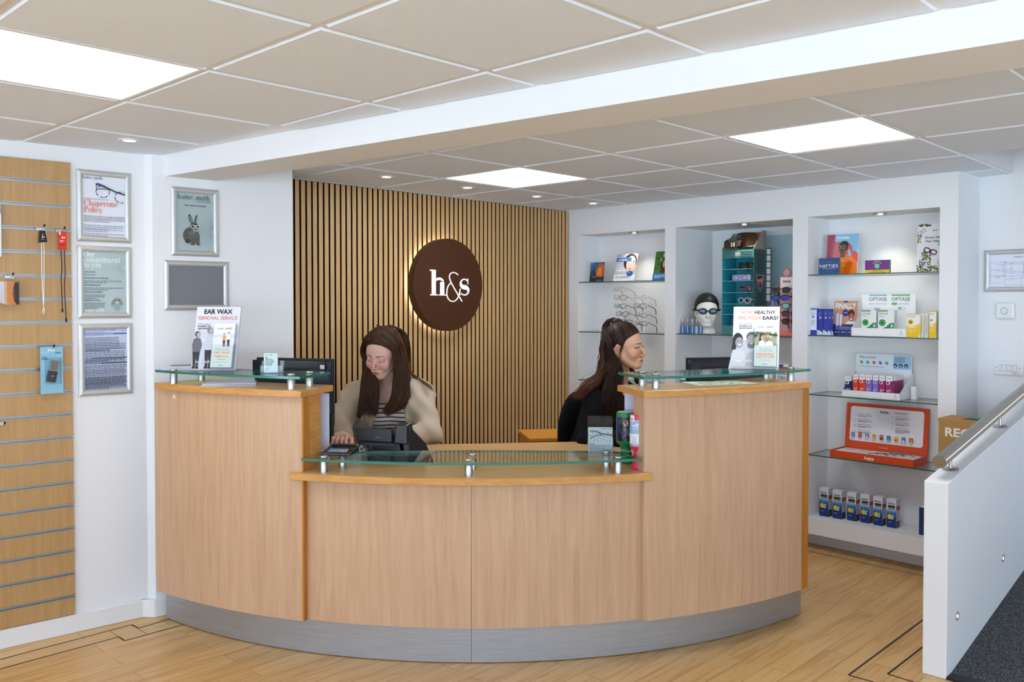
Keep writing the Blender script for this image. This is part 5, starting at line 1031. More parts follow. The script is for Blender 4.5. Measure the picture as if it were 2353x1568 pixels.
a.put(b, Matrix.Translation((0, .1498, 0))); b.build('header_card', t)
def a_green_box(a, w, h):
    a.rect(-w, 0, w, h, 'eef1ef'); a.rect(-w, h*.95, w*.2, h, '4aa050'); a.text('OPTASE', -w*.9, h*.83, h*.11, '3c4a48', width=w*1.1); a.greek(-w*.9, h*.81, w*1.2, h*.05, 1, '9aaaa4', 3); a.poly([(-w, 0), (w, 0), (w, h*.52), (w*.5, h*.5), (0, h*.36), (-w, h*.22)], '2f8a4c'); a.poly([(-w, h*.18), (w, h*.3), (w, h*.5), (w*.3, h*.3)], '46a05c')
    a.ell(-w*.46, h*.52, w*.42, w*.42, '2c8c3e'); a.ell(-w*.46, h*.52, w*.28, w*.28, '4fae54'); a.ell(-w*.46, h*.52, w*.13, w*.13, '14261c'); a.rect(-w*.85, h*.17, w*.3, h*.21, 'e8f2ea'); a.greek(-w*.85, h*.12, w*1.0, h*.08, 2, 'bfe0c8', 2); a.ring(w*.72, h*.15, w*.17, h*.08, w*.06, 'e8f2ea'); a.ell(w*.74, h*.40, w*.13, h*.06, 'd5dcd8')
def a_white_side(a, w, h): a.rect(-w, 0, w, h, 'dfe4e2'); a.greek(-w*.6, h*.8, w*.8, h*.6, 9, '9fb4ae', 6)
for x0, x1, n, lb in ((1980, 2014, .05, 'left one of two green and white eye wipe boxes in the counter display'), (2018, 2055, .045, 'right one of two green and white eye wipe boxes in the counter display')):
    pack('eye_care_box', lb, 'box', x0, x1, 713.5, zC2+.0035, n, .045, a_green_box, sideart=a_white_side, side='e4e8e6', group='green and white boxes in the counter display')
def a_yellow(a, w, h):
    a.rect(-w, 0, w, h, 'eef0ee'); a.rect(-w, h*.96, w, h, 'e8c030'); a.text('OPTASE', -w*.9, h*.86, h*.08, '5a6068', width=w*1.1); a.poly([(-w, 0), (w*.7, 0), (w, h*.2), (w, h*.62), (w*.4, h*.52), (-w*.3, h*.46), (-w, h*.5)], 'f0c81c'); a.ell(-w*.40, h*.66, w*.40, w*.40, 'f2b81c'); a.ell(-w*.40, h*.66, w*.15, w*.15, '2a2418'); a.rect(-w*.8, h*.42, w*.4, h*.45, 'fbf2d0'); a.greek(-w*.8, h*.38, w*1.3, h*.16, 5, 'fbe88c', 4)
def a_dots(a, w, h): a.rect(-w, 0, w, h, 'e2ded0'); a.greek(-w*.5, h*.9, w, h*.75, 14, 'a8a490', 7)
YG = 'yellow and white eye care boxes on the second shelf'
pack('eye_care_box', 'wide yellow and white eye care box, front of second shelf', 'box', 2084, 2115, 722, zC2, .03, .02, a_yellow, side='e2ded0', sideart=a_dots, group=YG)
pack('eye_care_box', 'slim upright box beside the wide yellow box, seen from its pale end', 'box', 2115, 2124, 721, zC2, .05, .04, a_dots, side='e2ded0', group=YG)
pack('eye_care_box', 'slim pale ended box, second beside the wide yellow one', 'box', 2125, 2134, 720.5, zC2, .05, .04, a_dots, side='e2ded0', group=YG)
pack('eye_care_box', 'tall slim yellow and white box at right end of second shelf', 'box', 2136, 2152, 715, zC2, .03, .03, a_yellow, side='e6e4dc', sideart=a_dots, group=YG)
# shelf 3: eye drop display
u0 = uz(1934, 905, .02)[0]; u1 = uz(2068, 905, .02)[0]; W_ = u1-u0; t = thing('counter_display', 'white display tray headed HYCOSAN holding small coloured boxes', 'display unit', RW.mat(u0, .02, zC3)); zt_ = uz(2020, 814, .20)[1]-zC3
b = MB().use(M_PRINT).ink('e9e9ec'); b.box(0, W_, 0, .002, 0, .040); b.box(0, W_, 0, .19, 0, .003)
for x in (0, W_-.002): b.hexa([(x, 0, 0), (x+.002, 0, 0), (x+.002, .19, 0), (x, .19, 0), (x, 0, .040), (x+.002, 0, .040), (x+.002, .19, .150), (x, .19, .150)])
a = Art(); a.ell(W_*.92, .024, .006, .006, '6fa8cc'); a.ell(W_*.92, .024, .0035, .0035, 'e9e9ec'); a.text('SCOPE', W_*.885, .008, .008, '8a8f94'); a.put(b); b.build('tray', t)
b = MB().use(M_PRINT).ink('dfe9f0'); b.box(.0, W_*.97, .188, .190, .0, zt_-.008); b.box(.012, W_*.97-.012, .188, .190, zt_-.008, zt_); a = Art(); w0 = W_*.97
a.rect(0, zt_-.085, w0*.68, zt_-.005, 'dce8f0'); a.rect(w0*.68, zt_-.085, w0-.004, zt_-.005, '9cc8e4'); a.text('Hycosan', w0*.07, zt_-.028, .021, '2f4260', font=sans, width=w0*.30)
for k, c in enumerate(('5cb85c', '3fa0cc', 'd8544c', '7a6cb8', '4cae9c')): x = w0*(.08+.115*k); a.rect(x, zt_-.060, x+.010, zt_-.042, c); a.rect(x+.001, zt_-.042, x+.009, zt_-.036, 'f4f4f6'); a.rect(x+.009, zt_-.062, x+.017, zt_-.046, c)
a.text('Ask today about the HYCOSAN that suits you', w0*.07, zt_-.078, .008, '5a6c84', width=w0*.45)
for i, s in enumerate(('For effective', 'relief from dry', 'irritated eyes')): a.text(s, w0*.71, zt_-.022-.011*i, .010, '2f4260', bold=.01, width=w0*.18)
for k in range(3): a.ell(w0*(.72+.095*k), zt_-.063, .011, .011, '1f3560'); a.ell(w0*(.72+.095*k), zt_-.066, .005, .004, 'cfe0ee')
a.put(b, Matrix.Translation((0, .1878, 0))); b.build('header_card', t)
def hyc(c, c2):
    def f(a, w, h):
        a.rect(-w, 0, w, h, c); a.rect(-w, h*.78, w, h, 'f1eef2'); a.text('HYCOSAN', -w*.8, h*.86, h*.10, '5a3c58', width=w*1.5); a.ell(-w*.30, h*.70, w*.62, w*.55, 'f1eef2'); a.ell(-w*.35, h*.70, w*.36, w*.36, c2); a.ell(-w*.35, h*.70, w*.14, w*.14, '1a1220'); a.greek(-w*.7, h*.42, w*1.4, h*.12, 3, 'e4dcea', 3); a.ell(-w*.6, h*.18, w*.2, h*.04, 'e4dcea')
    return f
def hside(c):
    def f(a, w, h): a.rect(-w, 0, w, h, c); a.rect(-w, h*.80, w, h, 'ecebee'); a.greek(-w*.6, h*.7, w*1.2, h*.5, 6, 'c8a8c0', 5)
    return f
HG = 'small coloured eye drop boxes in the white tray'
for k, (x0, x1, yt, c, c2, lb) in enumerate(((1943, 1958, 866, '1d2a58', '4a5490', 'dark navy eye drop box at the left end of the white tray'), (1962, 1974, 861, 'e0402c', 'c02c1c', 'left one of two red eye drop boxes in the tray'), (1976, 1990, 861, 'e0402c', 'c02c1c', 'right one of two red eye drop boxes in the tray'),
        (1991, 2005, 862, '8a6cc8', '5c3ca0', 'left one of two lilac eye drop boxes in the tray'), (2007, 2020, 863, '8a6cc8', '5c3ca0', 'right one of two lilac eye drop boxes in the tray'), (2022, 2035, 864, 'a0286c', '6c1048', 'left one of two front magenta eye drop boxes in the tray'), (2037, 2052, 865, 'a0286c', '6c1048', 'right one of two front magenta eye drop boxes in the tray'))):
    pack('eye_drop_box', lb, 'box', x0, x1, yt, zC3+.0035, .035, .03, hyc(c, c2), side=c, sideart=hside(c), group=HG)
ord_ = ('first', 'second', 'third', 'fourth')
for k in range(4):
    u1_ = uz(2052, 865, .035)[0]; h_ = uz(2045, 866, .035)[1]-zC3; t = thing('eye_drop_box', ord_[k]+' magenta eye drop box standing behind the front right one in the tray', 'box', RW.mat(u1_-.018, .068+.029*k, zC3+.0035), HG)
    b = MB().use(M_PRINT); b.ink('a0286c').box(-.017, .017, 0, .027, 0, h_-.004); b.ink('ecebee').box(-.0172, .0172, -.0002, .0272, h_*.78, h_-.003); b.build('carton', t)
# small white device right of tray
u, z = uz(2098, 900, .14); b = MB().use(mat('white_plastic2', 'e8ebec', .3)); b.box(-.012, .016, 0, .03, 0, .075); b.tube([(.016, .0, .07), (.028, -.01, .05), (.022, -.01, .01), (.01, -.01, .003)], .0018, 6)
o = b.build('display_lamp', M=RW.mat(u, .14, zC3), bevel=.004); tag(o, 'small white upright plastic block with a thin lead beside the white tray', 'device')
# shelf 4: orange case
u0 = uz(1908, 1045, .025)[0]; u1 = uz(2100, 1072, .025)[0]; W_ = u1-u0; t = thing('sample_case', 'open orange sample case with glasses parts and a printed lid', 'display case', RW.mat(u0, .02, zC4)); mo = mat('orange_card', 'd8491a', .5)
b = MB().use(mo); b.box(0, W_, 0, .003, 0, .042); b.box(0, W_, .19, .193, 0, .042); b.box(0, .003, 0, .193, 0, .042); b.box(W_-.003, W_, 0, .193, 0, .042); b.box(0, W_, 0, .193, 0, .003); a = Art(); a.text('Active', W_*.42, .010, .026, 'f6f0ee', bold=.03, width=.060); a.text('everyday', W_*.465, .003, .008, 'f0dcd4', width=.032); a.line([(W_*.58, .020), (W_*.615, .014), (W_*.58, .009)], .0008, 'f0a070'); b.use(M_PRINT); a.put(b); b.build('tray', t)
b = MB().use(M_PRINT).ink('eceaec'); b.box(.01, W_-.01, .01, .185, .034, .036); b.ink('d4d2d6'); 
for k in range(3): b.box(.02+.1*k, .09+.1*k, .10, .17, .036, .037)
b.build('inner_tray', t)
th_ = uz(2040, 934, .21)[1]-zC4
b = MB().use(mo); R = T(0, .193, .04, rx=math.radians(-6)); hl = (th_-.04)/math.cos(math.radians(6)); b.box(0, W_, 0, .006, 0, hl, R); b.use(M_PRINT); a = Art(); x0_, x1_, y0_, y1_ = W_*.055, W_*.945, hl*.16, hl*.93
a.poly([(x0_, y0_+.01), (x0_+.01, y0_), (x1_-.01, y0_), (x1_, y0_+.01), (x1_, y1_-.01), (x1_-.01, y1_), (x0_+.01, y1_), (x0_, y1_-.01)], 'eceaf0'); a.text('Active', W_*.42, y1_-.030, .024, '1c2c54', bold=.03, width=.050); a.line([(W_*.55, y1_-.008), (W_*.585, y1_-.018), (W_*.53, y1_-.026)], .0008, 'e07a3c'); a.text('CRESCE CON TE', W_*.60, y1_-.026, .010, '2c3450', bold=.02)
heads = ('GAMMA COMPLETA', 'CALZATA PERFETTA', 'DESIGN FUNZIONALE', 'MASSIMA SICUREZZA', 'ADATTAMENTO AL VOLTO', 'PESO PIUMA', 'VERSATILITA')
for k in range(7):
    cx = x0_+.032+(W_*.46 if k > 3 else 0); cy = y1_-.050-.033*(k if k < 4 else k-4); a.ring(cx, cy, .007, .007, .0008, '5a5c68'); a.text(heads[k], cx+.018, cy+.004, .0085, 'd8603c', width=.075); a.greek(cx+.018, cy+.001, .085, .012 if k < 6 else .022, 2 if k < 6 else 4, '6c6e7c', k)
nm = ('Soft', 'One', 'Spring', 'Memory', 'Colours', 'Sport', 'Easy', 'Blue Light', 'Clip')
for k in range(9):
    cx = x0_+.024+k*(x1_-x0_-.06)/8.6; c = ('6a5ca8', 'c04c48', '5c7cc0', 'e0a03c', 'b83c3c', '3c5c9c', 'e8b848', '48689c', 'a83c3c')[k]; a.rect(cx-.0105, y0_+.022, cx+.0105, y0_+.050, c); a.ell(cx, y0_+.040, .0045, .006, ('e0b090', 'c08a68')[k % 2]); a.poly([(cx-.008, y0_+.022), (cx+.008, y0_+.022), (cx+.005, y0_+.034), (cx-.005, y0_+.034)], ('3cb0c0', 'd84c3c', 'e8e4e8', 'e8b838', '2c2c3c')[k % 5]); a.text(nm[k], cx, y0_+.010, .0085, c, al='c', bold=.02)
a.text('by centrostyle', W_*.5, hl*.06, .009, 'f6e0d8', al='c'); a.put(b, R); b.build('lid', t)
for k, (xa, c) in enumerate(((.55, '2c2c34'), (.62, '2c5c9c'), (.70, '2c2c34'), (.80, '5c8c3c'), (.88, '7c6cb0'), (.72, '2c7cac'))):
    b = MB().use(mat('temple_'+c, c, .35)); y = .04+.022*k; b.tube([(W_*xa-.055, y, .040), (W_*xa-.02, y+.006, .046), (W_*xa+.03, y+.010, .048), (W_*xa+.06, y+.004, .040)], .002, 6); b.build('sample_temple', t, smooth=True)
# ledge: six solution boxes
def a_easy(a, w, h):
    a.rect(-w, 0, w, h, '16327a'); a.rect(-w, h*.62, w, h, 'e4e6ee')
    for k in range(6): a.rect(-w, h*(.62-.045*(k+1)), w, h*(.62-.045*k), ('8fb0dc', '5c8ccc', '3c74bc', '2c62ac', '22509c', '1c4490')[k])
    a.text('BAUSCH + LOMB', 0, h*.93, h*.035, '5cb0c8', al='c', width=w*1.4); a.text('EasySept', 0, h*.82, h*.085, '2c2c34', bold=.02, al='c', width=w*1.45); a.rect(-w*.7, h*.70, w*.8, h*.78, '3a3434'); a.rect(-w*.7, h*.65, w*.8, h*.685, '3c8c50'); a.ell(-w*.28, h*.38, w*.5, h*.085, 'f0d02c'); a.text('NEW', -w*.5, h*.37, h*.035, '8a6c18'); a.poly([(w*.1, h*.28), (w*.5, h*.30), (w*.62, h*.46), (w*.22, h*.45)], '8fc4c8'); a.greek(-w*.6, h*.22, w*.9, h*.045, 2, 'b4c4e0', 4); a.greek(-w*.85, h*.04, w*.5, h*.02, 1, 'b4c4e0', 5)
def a_easys(a, w, h): a.rect(-w, 0, w, h, 'cfcdd4'); a.rect(-w, 0, w, h*.24, '2c3448'); a.rect(-w, h*.62, w, h*.76, 'a84440'); a.greek(-w*.7, h*.58, w*1.3, h*.32, 12, '9a98a4', 8)
SG = 'lens solution boxes on the bottom ledge'
for k, (x0, x1, yt) in enumerate(((1886.5, 1907, 1123), (1917, 1938, 1129), (1950.5, 1971, 1134), (1981.5, 2002, 1138), (2011.5, 2032, 1143), (2042, 2064, 1148))):
    pb = on_z((x0+x1)/2, (1188.5, 1194, 1199, 1204, 1210, 1215)[k]-1, ZL_); n = (pb-RW.o).dot(RW.n)
    pack('solution_box', ('leftmost blue and white lens solution box on the bottom ledge', 'second from the left of the blue and white lens solution boxes', 'third from the left of the blue and white lens solution boxes', 'fourth from the left of the blue and white lens solution boxes', 'fifth from the left of the blue and white lens solution boxes', 'sixth and last of the spaced blue and white solution boxes')[k], 'box', x0, x1, yt, ZL_, max(n, .02), .05, a_easy, side='cfcdd4', sideart=a_easys, top='dcdce4', group=SG)
pack('solution_box', 'blue box almost hidden behind the end of the half wall', 'box', 2117, 2136, 1168, ZL_, .07, .05, lambda a, w, h: a.rect(-w, 0, w, h, '1b3468'), side='1b3468')
# ================================================================ middle niche: mannequin, tower, sunglasses
def ell_pts(M_, m, c, r, name, parent, nu=20, nv=12): b = MB().use(m); b.ell(c, r, nu, nv, M_); return b.build(name, parent, smooth=True, sharp=0)
# ================================================================ far wall things
def fw(x, y, off=-.005): return FW.hit(x, y, off)
def art_plan(a, w, h):
    a.rect(-w, -h, w, h, 'e2e5f2'); a.text('AMESBURY', -w*.15, h*.78, .012, '5c6078', width=.05); rr = random.Random(8)
    for x0, y0, x1, y1 in ((-.95, -.75, -.45, .5), (-.95, .05, -.2, .5), (-.45, -.9, .1, -.5), (-.4, -.15, .2, .45), (-.2, -.5, .45, .5), (.1, -.9, .5, -.45), (.45, -.5, .9, .6), (-.95, -.3, -.4, .05)):
        a.line([(x0*w, y0*h), (x1*w, y0*h), (x1*w, y1*h), (x0*w, y1*h), (x0*w, y0*h)], .0012, '9298b0')
    for y in (-.35, -.05, .38): a.line([(-w*.75, h*y), (w*.8, h*y)], .0012, 'c088b8')
    a.line([(w*.2, -h*.35), (w*.2, h*.45)], .0012, 'c088b8'); a.line([(-w*.5, -h*.4), (-w*.5, h*.4)], .0012, 'c088b8')
    for k in range(14): a.greek(rr.uniform(-.85, .7)*w, rr.uniform(-.7, .6)*h, .022, .004, 1, '8088a0', k)
    for k in range(4): a.ell(w*.3, h*(.80-.12*k), .003, .003, ('c88080', '80a0c0', '6c7c90', 'd0c080')[k], 8); a.greek(w*.36, h*(.82-.12*k), .03, .004, 1, '8088a0', 30+k)
u0_, z1_ = fw(2262, 576); _, z0_ = fw(2262, 671); u1_ = fw(2420, 572)[0]
rounded_frame(FW, u0_, u1_, z0_, z1_, 'silver snap frame with a thin line floor plan on the far right wall', art_plan, name='picture_frame', group='silver snap frames on the far wall')
u, z = fw(2311, 714.5); t = thing('wall_sounder', 'white square alarm unit with a round centre on the far right wall', 'alarm', FW.mat(u, 0, z)); wp = mat('white_gloss_plastic', 'e6e9ec', .25); s_ = .048
b = MB().use(wp); b.box(-s_, s_, -.022, 0, -s_*.95, s_*.95); b.build('housing', t, bevel=.01, seg=4)
b = MB().use(wp); b.lathe([(.0005, .004), (.017, .004), (.021, 0)], 28, M=T(0, -.022, 0, rx=math.pi/2), cap=False); b.use(mat('grey_ring', '6c7074', .4)); b.lathe([(.016, .0045), (.018, .0045)], 28, M=T(0, -.022, 0, rx=math.pi/2), cap=False)
for s in (-1, 1): b.lathe([(.0003, .0050), (.0018, .0050)], 8, M=T(s*.006, -.022, 0, rx=math.pi/2), cap=False)
b.build('centre_dial', t, smooth=True)
uA, zT_ = fw(2284, 827); uB, _ = fw(2351, 830); _, zB_ = fw(2284, 861); t = thing('light_switch', 'white four gang light switch plate on the far right wall', 'switch', FW.mat((uA+uB)/2, 0, (zT_+zB_)/2)); w_, h_ = (uB-uA)/2, (zT_-zB_)/2
b = MB().use(wp); b.box(-w_, w_, -.010, 0, -h_, h_); b.build('plate', t, bevel=.005, seg=3)
for k in range(4): x = -w_*.55+w_*.345*k; b = MB().use(wp); b.hexa([(x-w_*.125, -.012, -h_*.4), (x+w_*.125, -.012, -h_*.4), (x+w_*.125, -.009, -h_*.4), (x-w_*.125, -.009, -h_*.4), (x-w_*.125, -.016, h_*.36), (x+w_*.125, -.016, h_*.36), (x+w_*.125, -.009, h_*.36), (x-w_*.125, -.009, h_*.36)]); b.use(mat('switch_gap', 'a4a8aa', .5)); b.box(x-w_*.14, x+w_*.14, -.0103, -.0100, -h_*.46, h_*.42); b.build('rocker', t)
b = MB().use(mat('brass', 'b89a50', .3, 1.)); 
for s in (-.8, .80): b.lathe([(.0003, .002), (.003, .0015), (.0035, 0)], 12, M=T(s*w_, -.010, .0, rx=math.pi/2), cap=False)
b.build('screws', t); b = MB().use(M_PRINT).ink('dfd6bc').box(w_*.30, w_*.82, -.0108, -.0102, -h_*.85, -h_*.5); a = Art(); a.greek(w_*.35, -h_*.6, w_*.4, h_*.14, 1, '7c7460', 2); a.put(b, Matrix.Translation((0, -.0108, 0))); b.build('paper_label', t)
# recycling box on the floor between the niches and the half wall
uB_, zb_top = RW.hit(2156, 963, -.205); MBx = RW.mat(uB_, -.205, 0); Wb = .335; t = thing('cardboard_box', 'tall brown cardboard box with white letters REC, behind the half wall', 'cardboard box', MBx)
b = MB().use(M_CARD); b.box(0, Wb, 0, .19, 0, zb_top); b.build('carton', t, bevel=.004)
b = MB().use(M_CARD); b.box(-.002, Wb+.002, -.002, .192, zb_top-.012, zb_top+.004); b.use(M_BLACKM); b.add([(.10, .04, zb_top+.0045), (.30, .04, zb_top+.0045), (.30, .15, zb_top+.0045), (.12, .15, zb_top+.0045)], [(0, 1, 2, 3)]); b.build('lid', t)
b = MB().use(M_PRINT); a = Art(); a.text('RECYCLE', .035, zb_top-.085, .062, 'efe9e2', bold=.03, width=.285); a.put(b); b.build('printed_letters', t)
b = MB().use(mat('teal_sleeve', '1c7c7c', .5)); b.box(.13, .28, .06, .10, zb_top+.005, zb_top+.012); tag(b.build('leaflet_sleeve', M=MBx), 'teal folder poking out of the slot in the cardboard box top', 'folder')
# ================================================================ PEOPLE (one continuous surface from a blended distance field)
def S3(P, c): return P[0]-c[0], P[1]-c[1], P[2]-c[2]
def sph(P, c, r): x, y, z = S3(P, c); return np.sqrt(x*x+y*y+z*z)-r
def elp(P, c, r):
    x, y, z = S3(P, c); k0 = np.sqrt((x/r[0])**2+(y/r[1])**2+(z/r[2])**2); k1 = np.sqrt((x/r[0]**2)**2+(y/r[1]**2)**2+(z/r[2]**2)**2)+1e-9; return k0*(k0-1)/k1
def cap(P, a, b, ra, rb=None):
    rb = ra if rb is None else rb; d = (b[0]-a[0], b[1]-a[1], b[2]-a[2]); L = d[0]**2+d[1]**2+d[2]**2+1e-12; x, y, z = S3(P, a)
    t = np.clip((x*d[0]+y*d[1]+z*d[2])/L, 0, 1); return np.sqrt((x-t*d[0])**2+(y-t*d[1])**2+(z-t*d[2])**2)-(ra+(rb-ra)*t)
def smin(a, b, k): h = np.clip(.5+.5*(b-a)/k, 0, 1); return b*(1-h)+a*h-k*h*(1-h)
def smax(a, b, k): return -smin(-a, -b, k)
def chain(P, pts, rs, k=.02):
    d = None
    for i in range(len(pts)-1):
        e = cap(P, pts[i], pts[i+1], rs[i], rs[i+1]); d = e if d is None else smin(d, e, k)
    return d
def nets(f, lo, hi, h, coarse=5):
    """naive surface nets, evaluated finely only near the surface"""
    lo = np.array(lo, float); n = (np.ceil((np.array(hi)-lo)/(h*coarse)).astype(int))+1; hc = h*coarse
    ax = [lo[i]+(np.arange(n[i])+.5)*hc for i in range(3)]; G = np.meshgrid(*ax, indexing='ij'); Dc = f([g.ravel().astype(np.float32) for g in G]).reshape(n)
    D = np.repeat(np.repeat(np.repeat(Dc, coarse, 0), coarse, 1), coarse, 2).astype(np.float32); idx = np.nonzero(np.abs(D) < hc*1.35)
    P = [(lo[i]+(idx[i]+.5)*h).astype(np.float32) for i in range(3)]; D[idx] = f(P)
    s = D < 0; N = D.shape; acc = np.zeros((N[0]-1, N[1]-1, N[2]-1, 3), np.float32); cnt = np.zeros(acc.shape[:3], np.float32)
    sl = lambda o, k: slice(o, N[k]-1+o)
    for axis in range(3):
        o1, o2 = [a for a in range(3) if a != axis]
        for u in (0, 1):
            for v in (0, 1):
                oa = [0, 0, 0]; oa[o1] = u; oa[o2] = v; ob = list(oa); ob[axis] = 1
                A = D[sl(oa[0], 0), sl(oa[1], 1), sl(oa[2], 2)]; B = D[sl(ob[0], 0), sl(ob[1], 1), sl(ob[2], 2)]; m = (A < 0) != (B < 0)
                t = np.where(m, A/(A-B+1e-20), 0); cnt += m
                for k in range(3): acc[..., k] += np.where(m, oa[k]+(t if k == axis else 0), 0)
    act = cnt > 0; vid = -np.ones(act.shape, int); ii = np.argwhere(act); vid[act] = np.arange(len(ii))
    V = lo+(ii+.5+acc[act]/cnt[act][:, None])*h; Q = []
    for axis in range(3):
        o1, o2 = (axis+1) % 3, (axis+2) % 3; a = [slice(None)]*3; b = [slice(None)]*3; a[axis] = slice(0, N[axis]-1); b[axis] = slice(1, N[axis])
        sa, sb = s[tuple(a)], s[tuple(b)]; e = np.argwhere(sa != sb); e = e[(e[:, o1] > 0) & (e[:, o2] > 0) & (e[:, o1] < N[o1]-1) & (e[:, o2] < N[o2]-1)]
        fl_ = sa[tuple(e.T)]; q = []
        for du, dv in ((-1, -1), (0, -1), (0, 0), (-1, 0)): c = e.copy(); c[:, o1] += du; c[:, o2] += dv; q.append(vid[tuple(c.T)])
        q = np.stack(q, 1); q[~fl_] = q[~fl_][:, ::-1]; Q.append(q)
    return V, np.concatenate(Q)
def np_mesh(name, V, Q, m, parent=None, col=None, smooth=True):
    me = bpy.data.meshes.new(name); V = np.asarray(V, np.float32); Q = np.asarray(Q, np.int32); k = Q.shape[1]
    me.vertices.add(len(V)); me.vertices.foreach_set('co', V.ravel()); me.loops.add(Q.size); me.loops.foreach_set('vertex_index', Q.ravel())
    me.polygons.add(len(Q)); me.polygons.foreach_set('loop_start', np.arange(0, Q.size, k, dtype=np.int32)); me.polygons.foreach_set('loop_total', np.full(len(Q), k, np.int32))
    me.update(calc_edges=True); me.materials.append(m)
    if smooth: me.polygons.foreach_set('use_smooth', np.ones(len(Q), bool))
    if col is not None: at = me.color_attributes.new('ink', 'FLOAT_COLOR', 'POINT'); at.data.foreach_set('color', np.concatenate([col, np.ones((len(V), 1))], 1).astype(np.float32).ravel())
    me.validate(); o = bpy.data.objects.new(name, me); COL.objects.link(o); o.parent = parent; return o
def joinVQ(parts):
    V = []; Q = []; n = 0
    for v, q in parts: V.append(v); Q.append(q+n); n += len(v)
    return np.concatenate(V), np.concatenate(Q)
def cutbox(V, Q, lo, hi, keep_inside=False):
    c = V[Q].mean(1); ins = np.all((c > np.array(lo)) & (c < np.array(hi)), 1); return V, Q[ins if keep_inside else ~ins]
def skin_mat():
    m = print_mat('skin', .5); b = m.node_tree.nodes['Principled BSDF']; b.inputs['Subsurface Weight'].default_value = .12; b.inputs['Subsurface Radius'].default_value = (.012, .004, .002); b.inputs['Subsurface Scale'].default_value = 1; b.inputs['Specular IOR Level'].default_value = .4; return m
M_SKIN = skin_mat()
def hair_mat():
    m = print_mat('hair', .5); b = m.node_tree.nodes['Principled BSDF']; b.inputs['Specular IOR Level'].default_value = .25; return m
M_HAIR = hair_mat()
def knit_mat(name, c1, c2, axis='Z', freq=260., rough=.9):
    m = bpy.data.materials.new(name); m.use_nodes = True; nt = m.node_tree; b = nt.nodes['Principled BSDF']; N = nt.nodes.new; K = nt.links.new
    tc = N('ShaderNodeTexCoord'); n = N('ShaderNodeTexNoise'); n.inputs['Scale'].default_value = 9; n.inputs['Detail'].default_value = 4; r = N('ShaderNodeMix'); r.data_type = 'RGBA'; r.inputs['A'].default_value = lin(c1)+(1,); r.inputs['B'].default_value = lin(c2)+(1,)
    wv = N('ShaderNodeTexWave'); wv.inputs['Scale'].default_value = freq/6.28; wv.inputs['Distortion'].default_value = 1.2; wv.bands_direction = axis; bp = N('ShaderNodeBump'); bp.inputs['Strength'].default_value = .22; bp.inputs['Distance'].default_value = .001
    K(tc.outputs['Object'], n.inputs['Vector']); K(n.outputs['Fac'], r.inputs['Factor']); K(r.outputs['Result'], b.inputs['Base Color']); K(tc.outputs['Object'], wv.inputs['Vector']); K(wv.outputs['Fac'], bp.inputs['Height']); K(bp.outputs[0], b.inputs['Normal'])
    b.inputs['Roughness'].default_value = rough; b.inputs['Specular IOR Level'].default_value = .15; b.inputs['Sheen Weight'].default_value = .2; return m
def stripe_mat():
    m = bpy.data.materials.new('striped_jersey'); m.use_nodes = True; nt = m.node_tree; b = nt.nodes['Principled BSDF']; N = nt.nodes.new; K = nt.links.new
    tc = N('ShaderNodeTexCoord'); sp = N('ShaderNodeSeparateXYZ'); a = N('ShaderNodeMath'); a.operation = 'MULTIPLY'; a.inputs[1].default_value = 1/.0235; fr = N('ShaderNodeMath'); fr.operation = 'FRACT'; gt = N('ShaderNodeMath'); gt.operation = 'GREATER_THAN'; gt.inputs[1].default_value = .70
    lt = N('ShaderNodeMath'); lt.operation = 'LESS_THAN'; lt.inputs[1].default_value = .985; ml = N('ShaderNodeMath'); ml.operation = 'MULTIPLY'
    mx = N('ShaderNodeMix'); mx.data_type = 'RGBA'; mx.inputs['A'].default_value = lin('e6e3e6')+(1,); mx.inputs['B'].default_value = lin('4a3524')+(1,)
    K(tc.outputs['Object'], sp.inputs[0]); K(sp.outputs['Z'], a.inputs[0]); K(a.outputs[0], fr.inputs[0]); K(fr.outputs[0], gt.inputs[0]); K(sp.outputs['Z'], lt.inputs[0]); K(gt.outputs[0], ml.inputs[0]); K(lt.outputs[0], ml.inputs[1]); K(ml.outputs[0], mx.inputs['Factor']); K(mx.outputs['Result'], b.inputs['Base Color'])
    b.inputs['Roughness'].default_value = .85; return m
class Head:
    """head pose: local x right of the face as seen, -y towards the nose, z up"""
    def __init__(s, c, yaw, pitch, roll, scale): s.c = np.array(c, float); s.s = scale; s.R = np.array((Matrix.Rotation(yaw, 3, 'Z') @ Matrix.Rotation(roll, 3, 'Y') @ Matrix.Rotation(pitch, 3, 'X')))
    def loc(s, P): d = [P[i]-s.c[i] for i in range(3)]; return [(s.R[0, i]*d[0]+s.R[1, i]*d[1]+s.R[2, i]*d[2])/s.s for i in range(3)]
    def w(s, p): return s.c+s.R @ (np.array(p, float)*s.s)
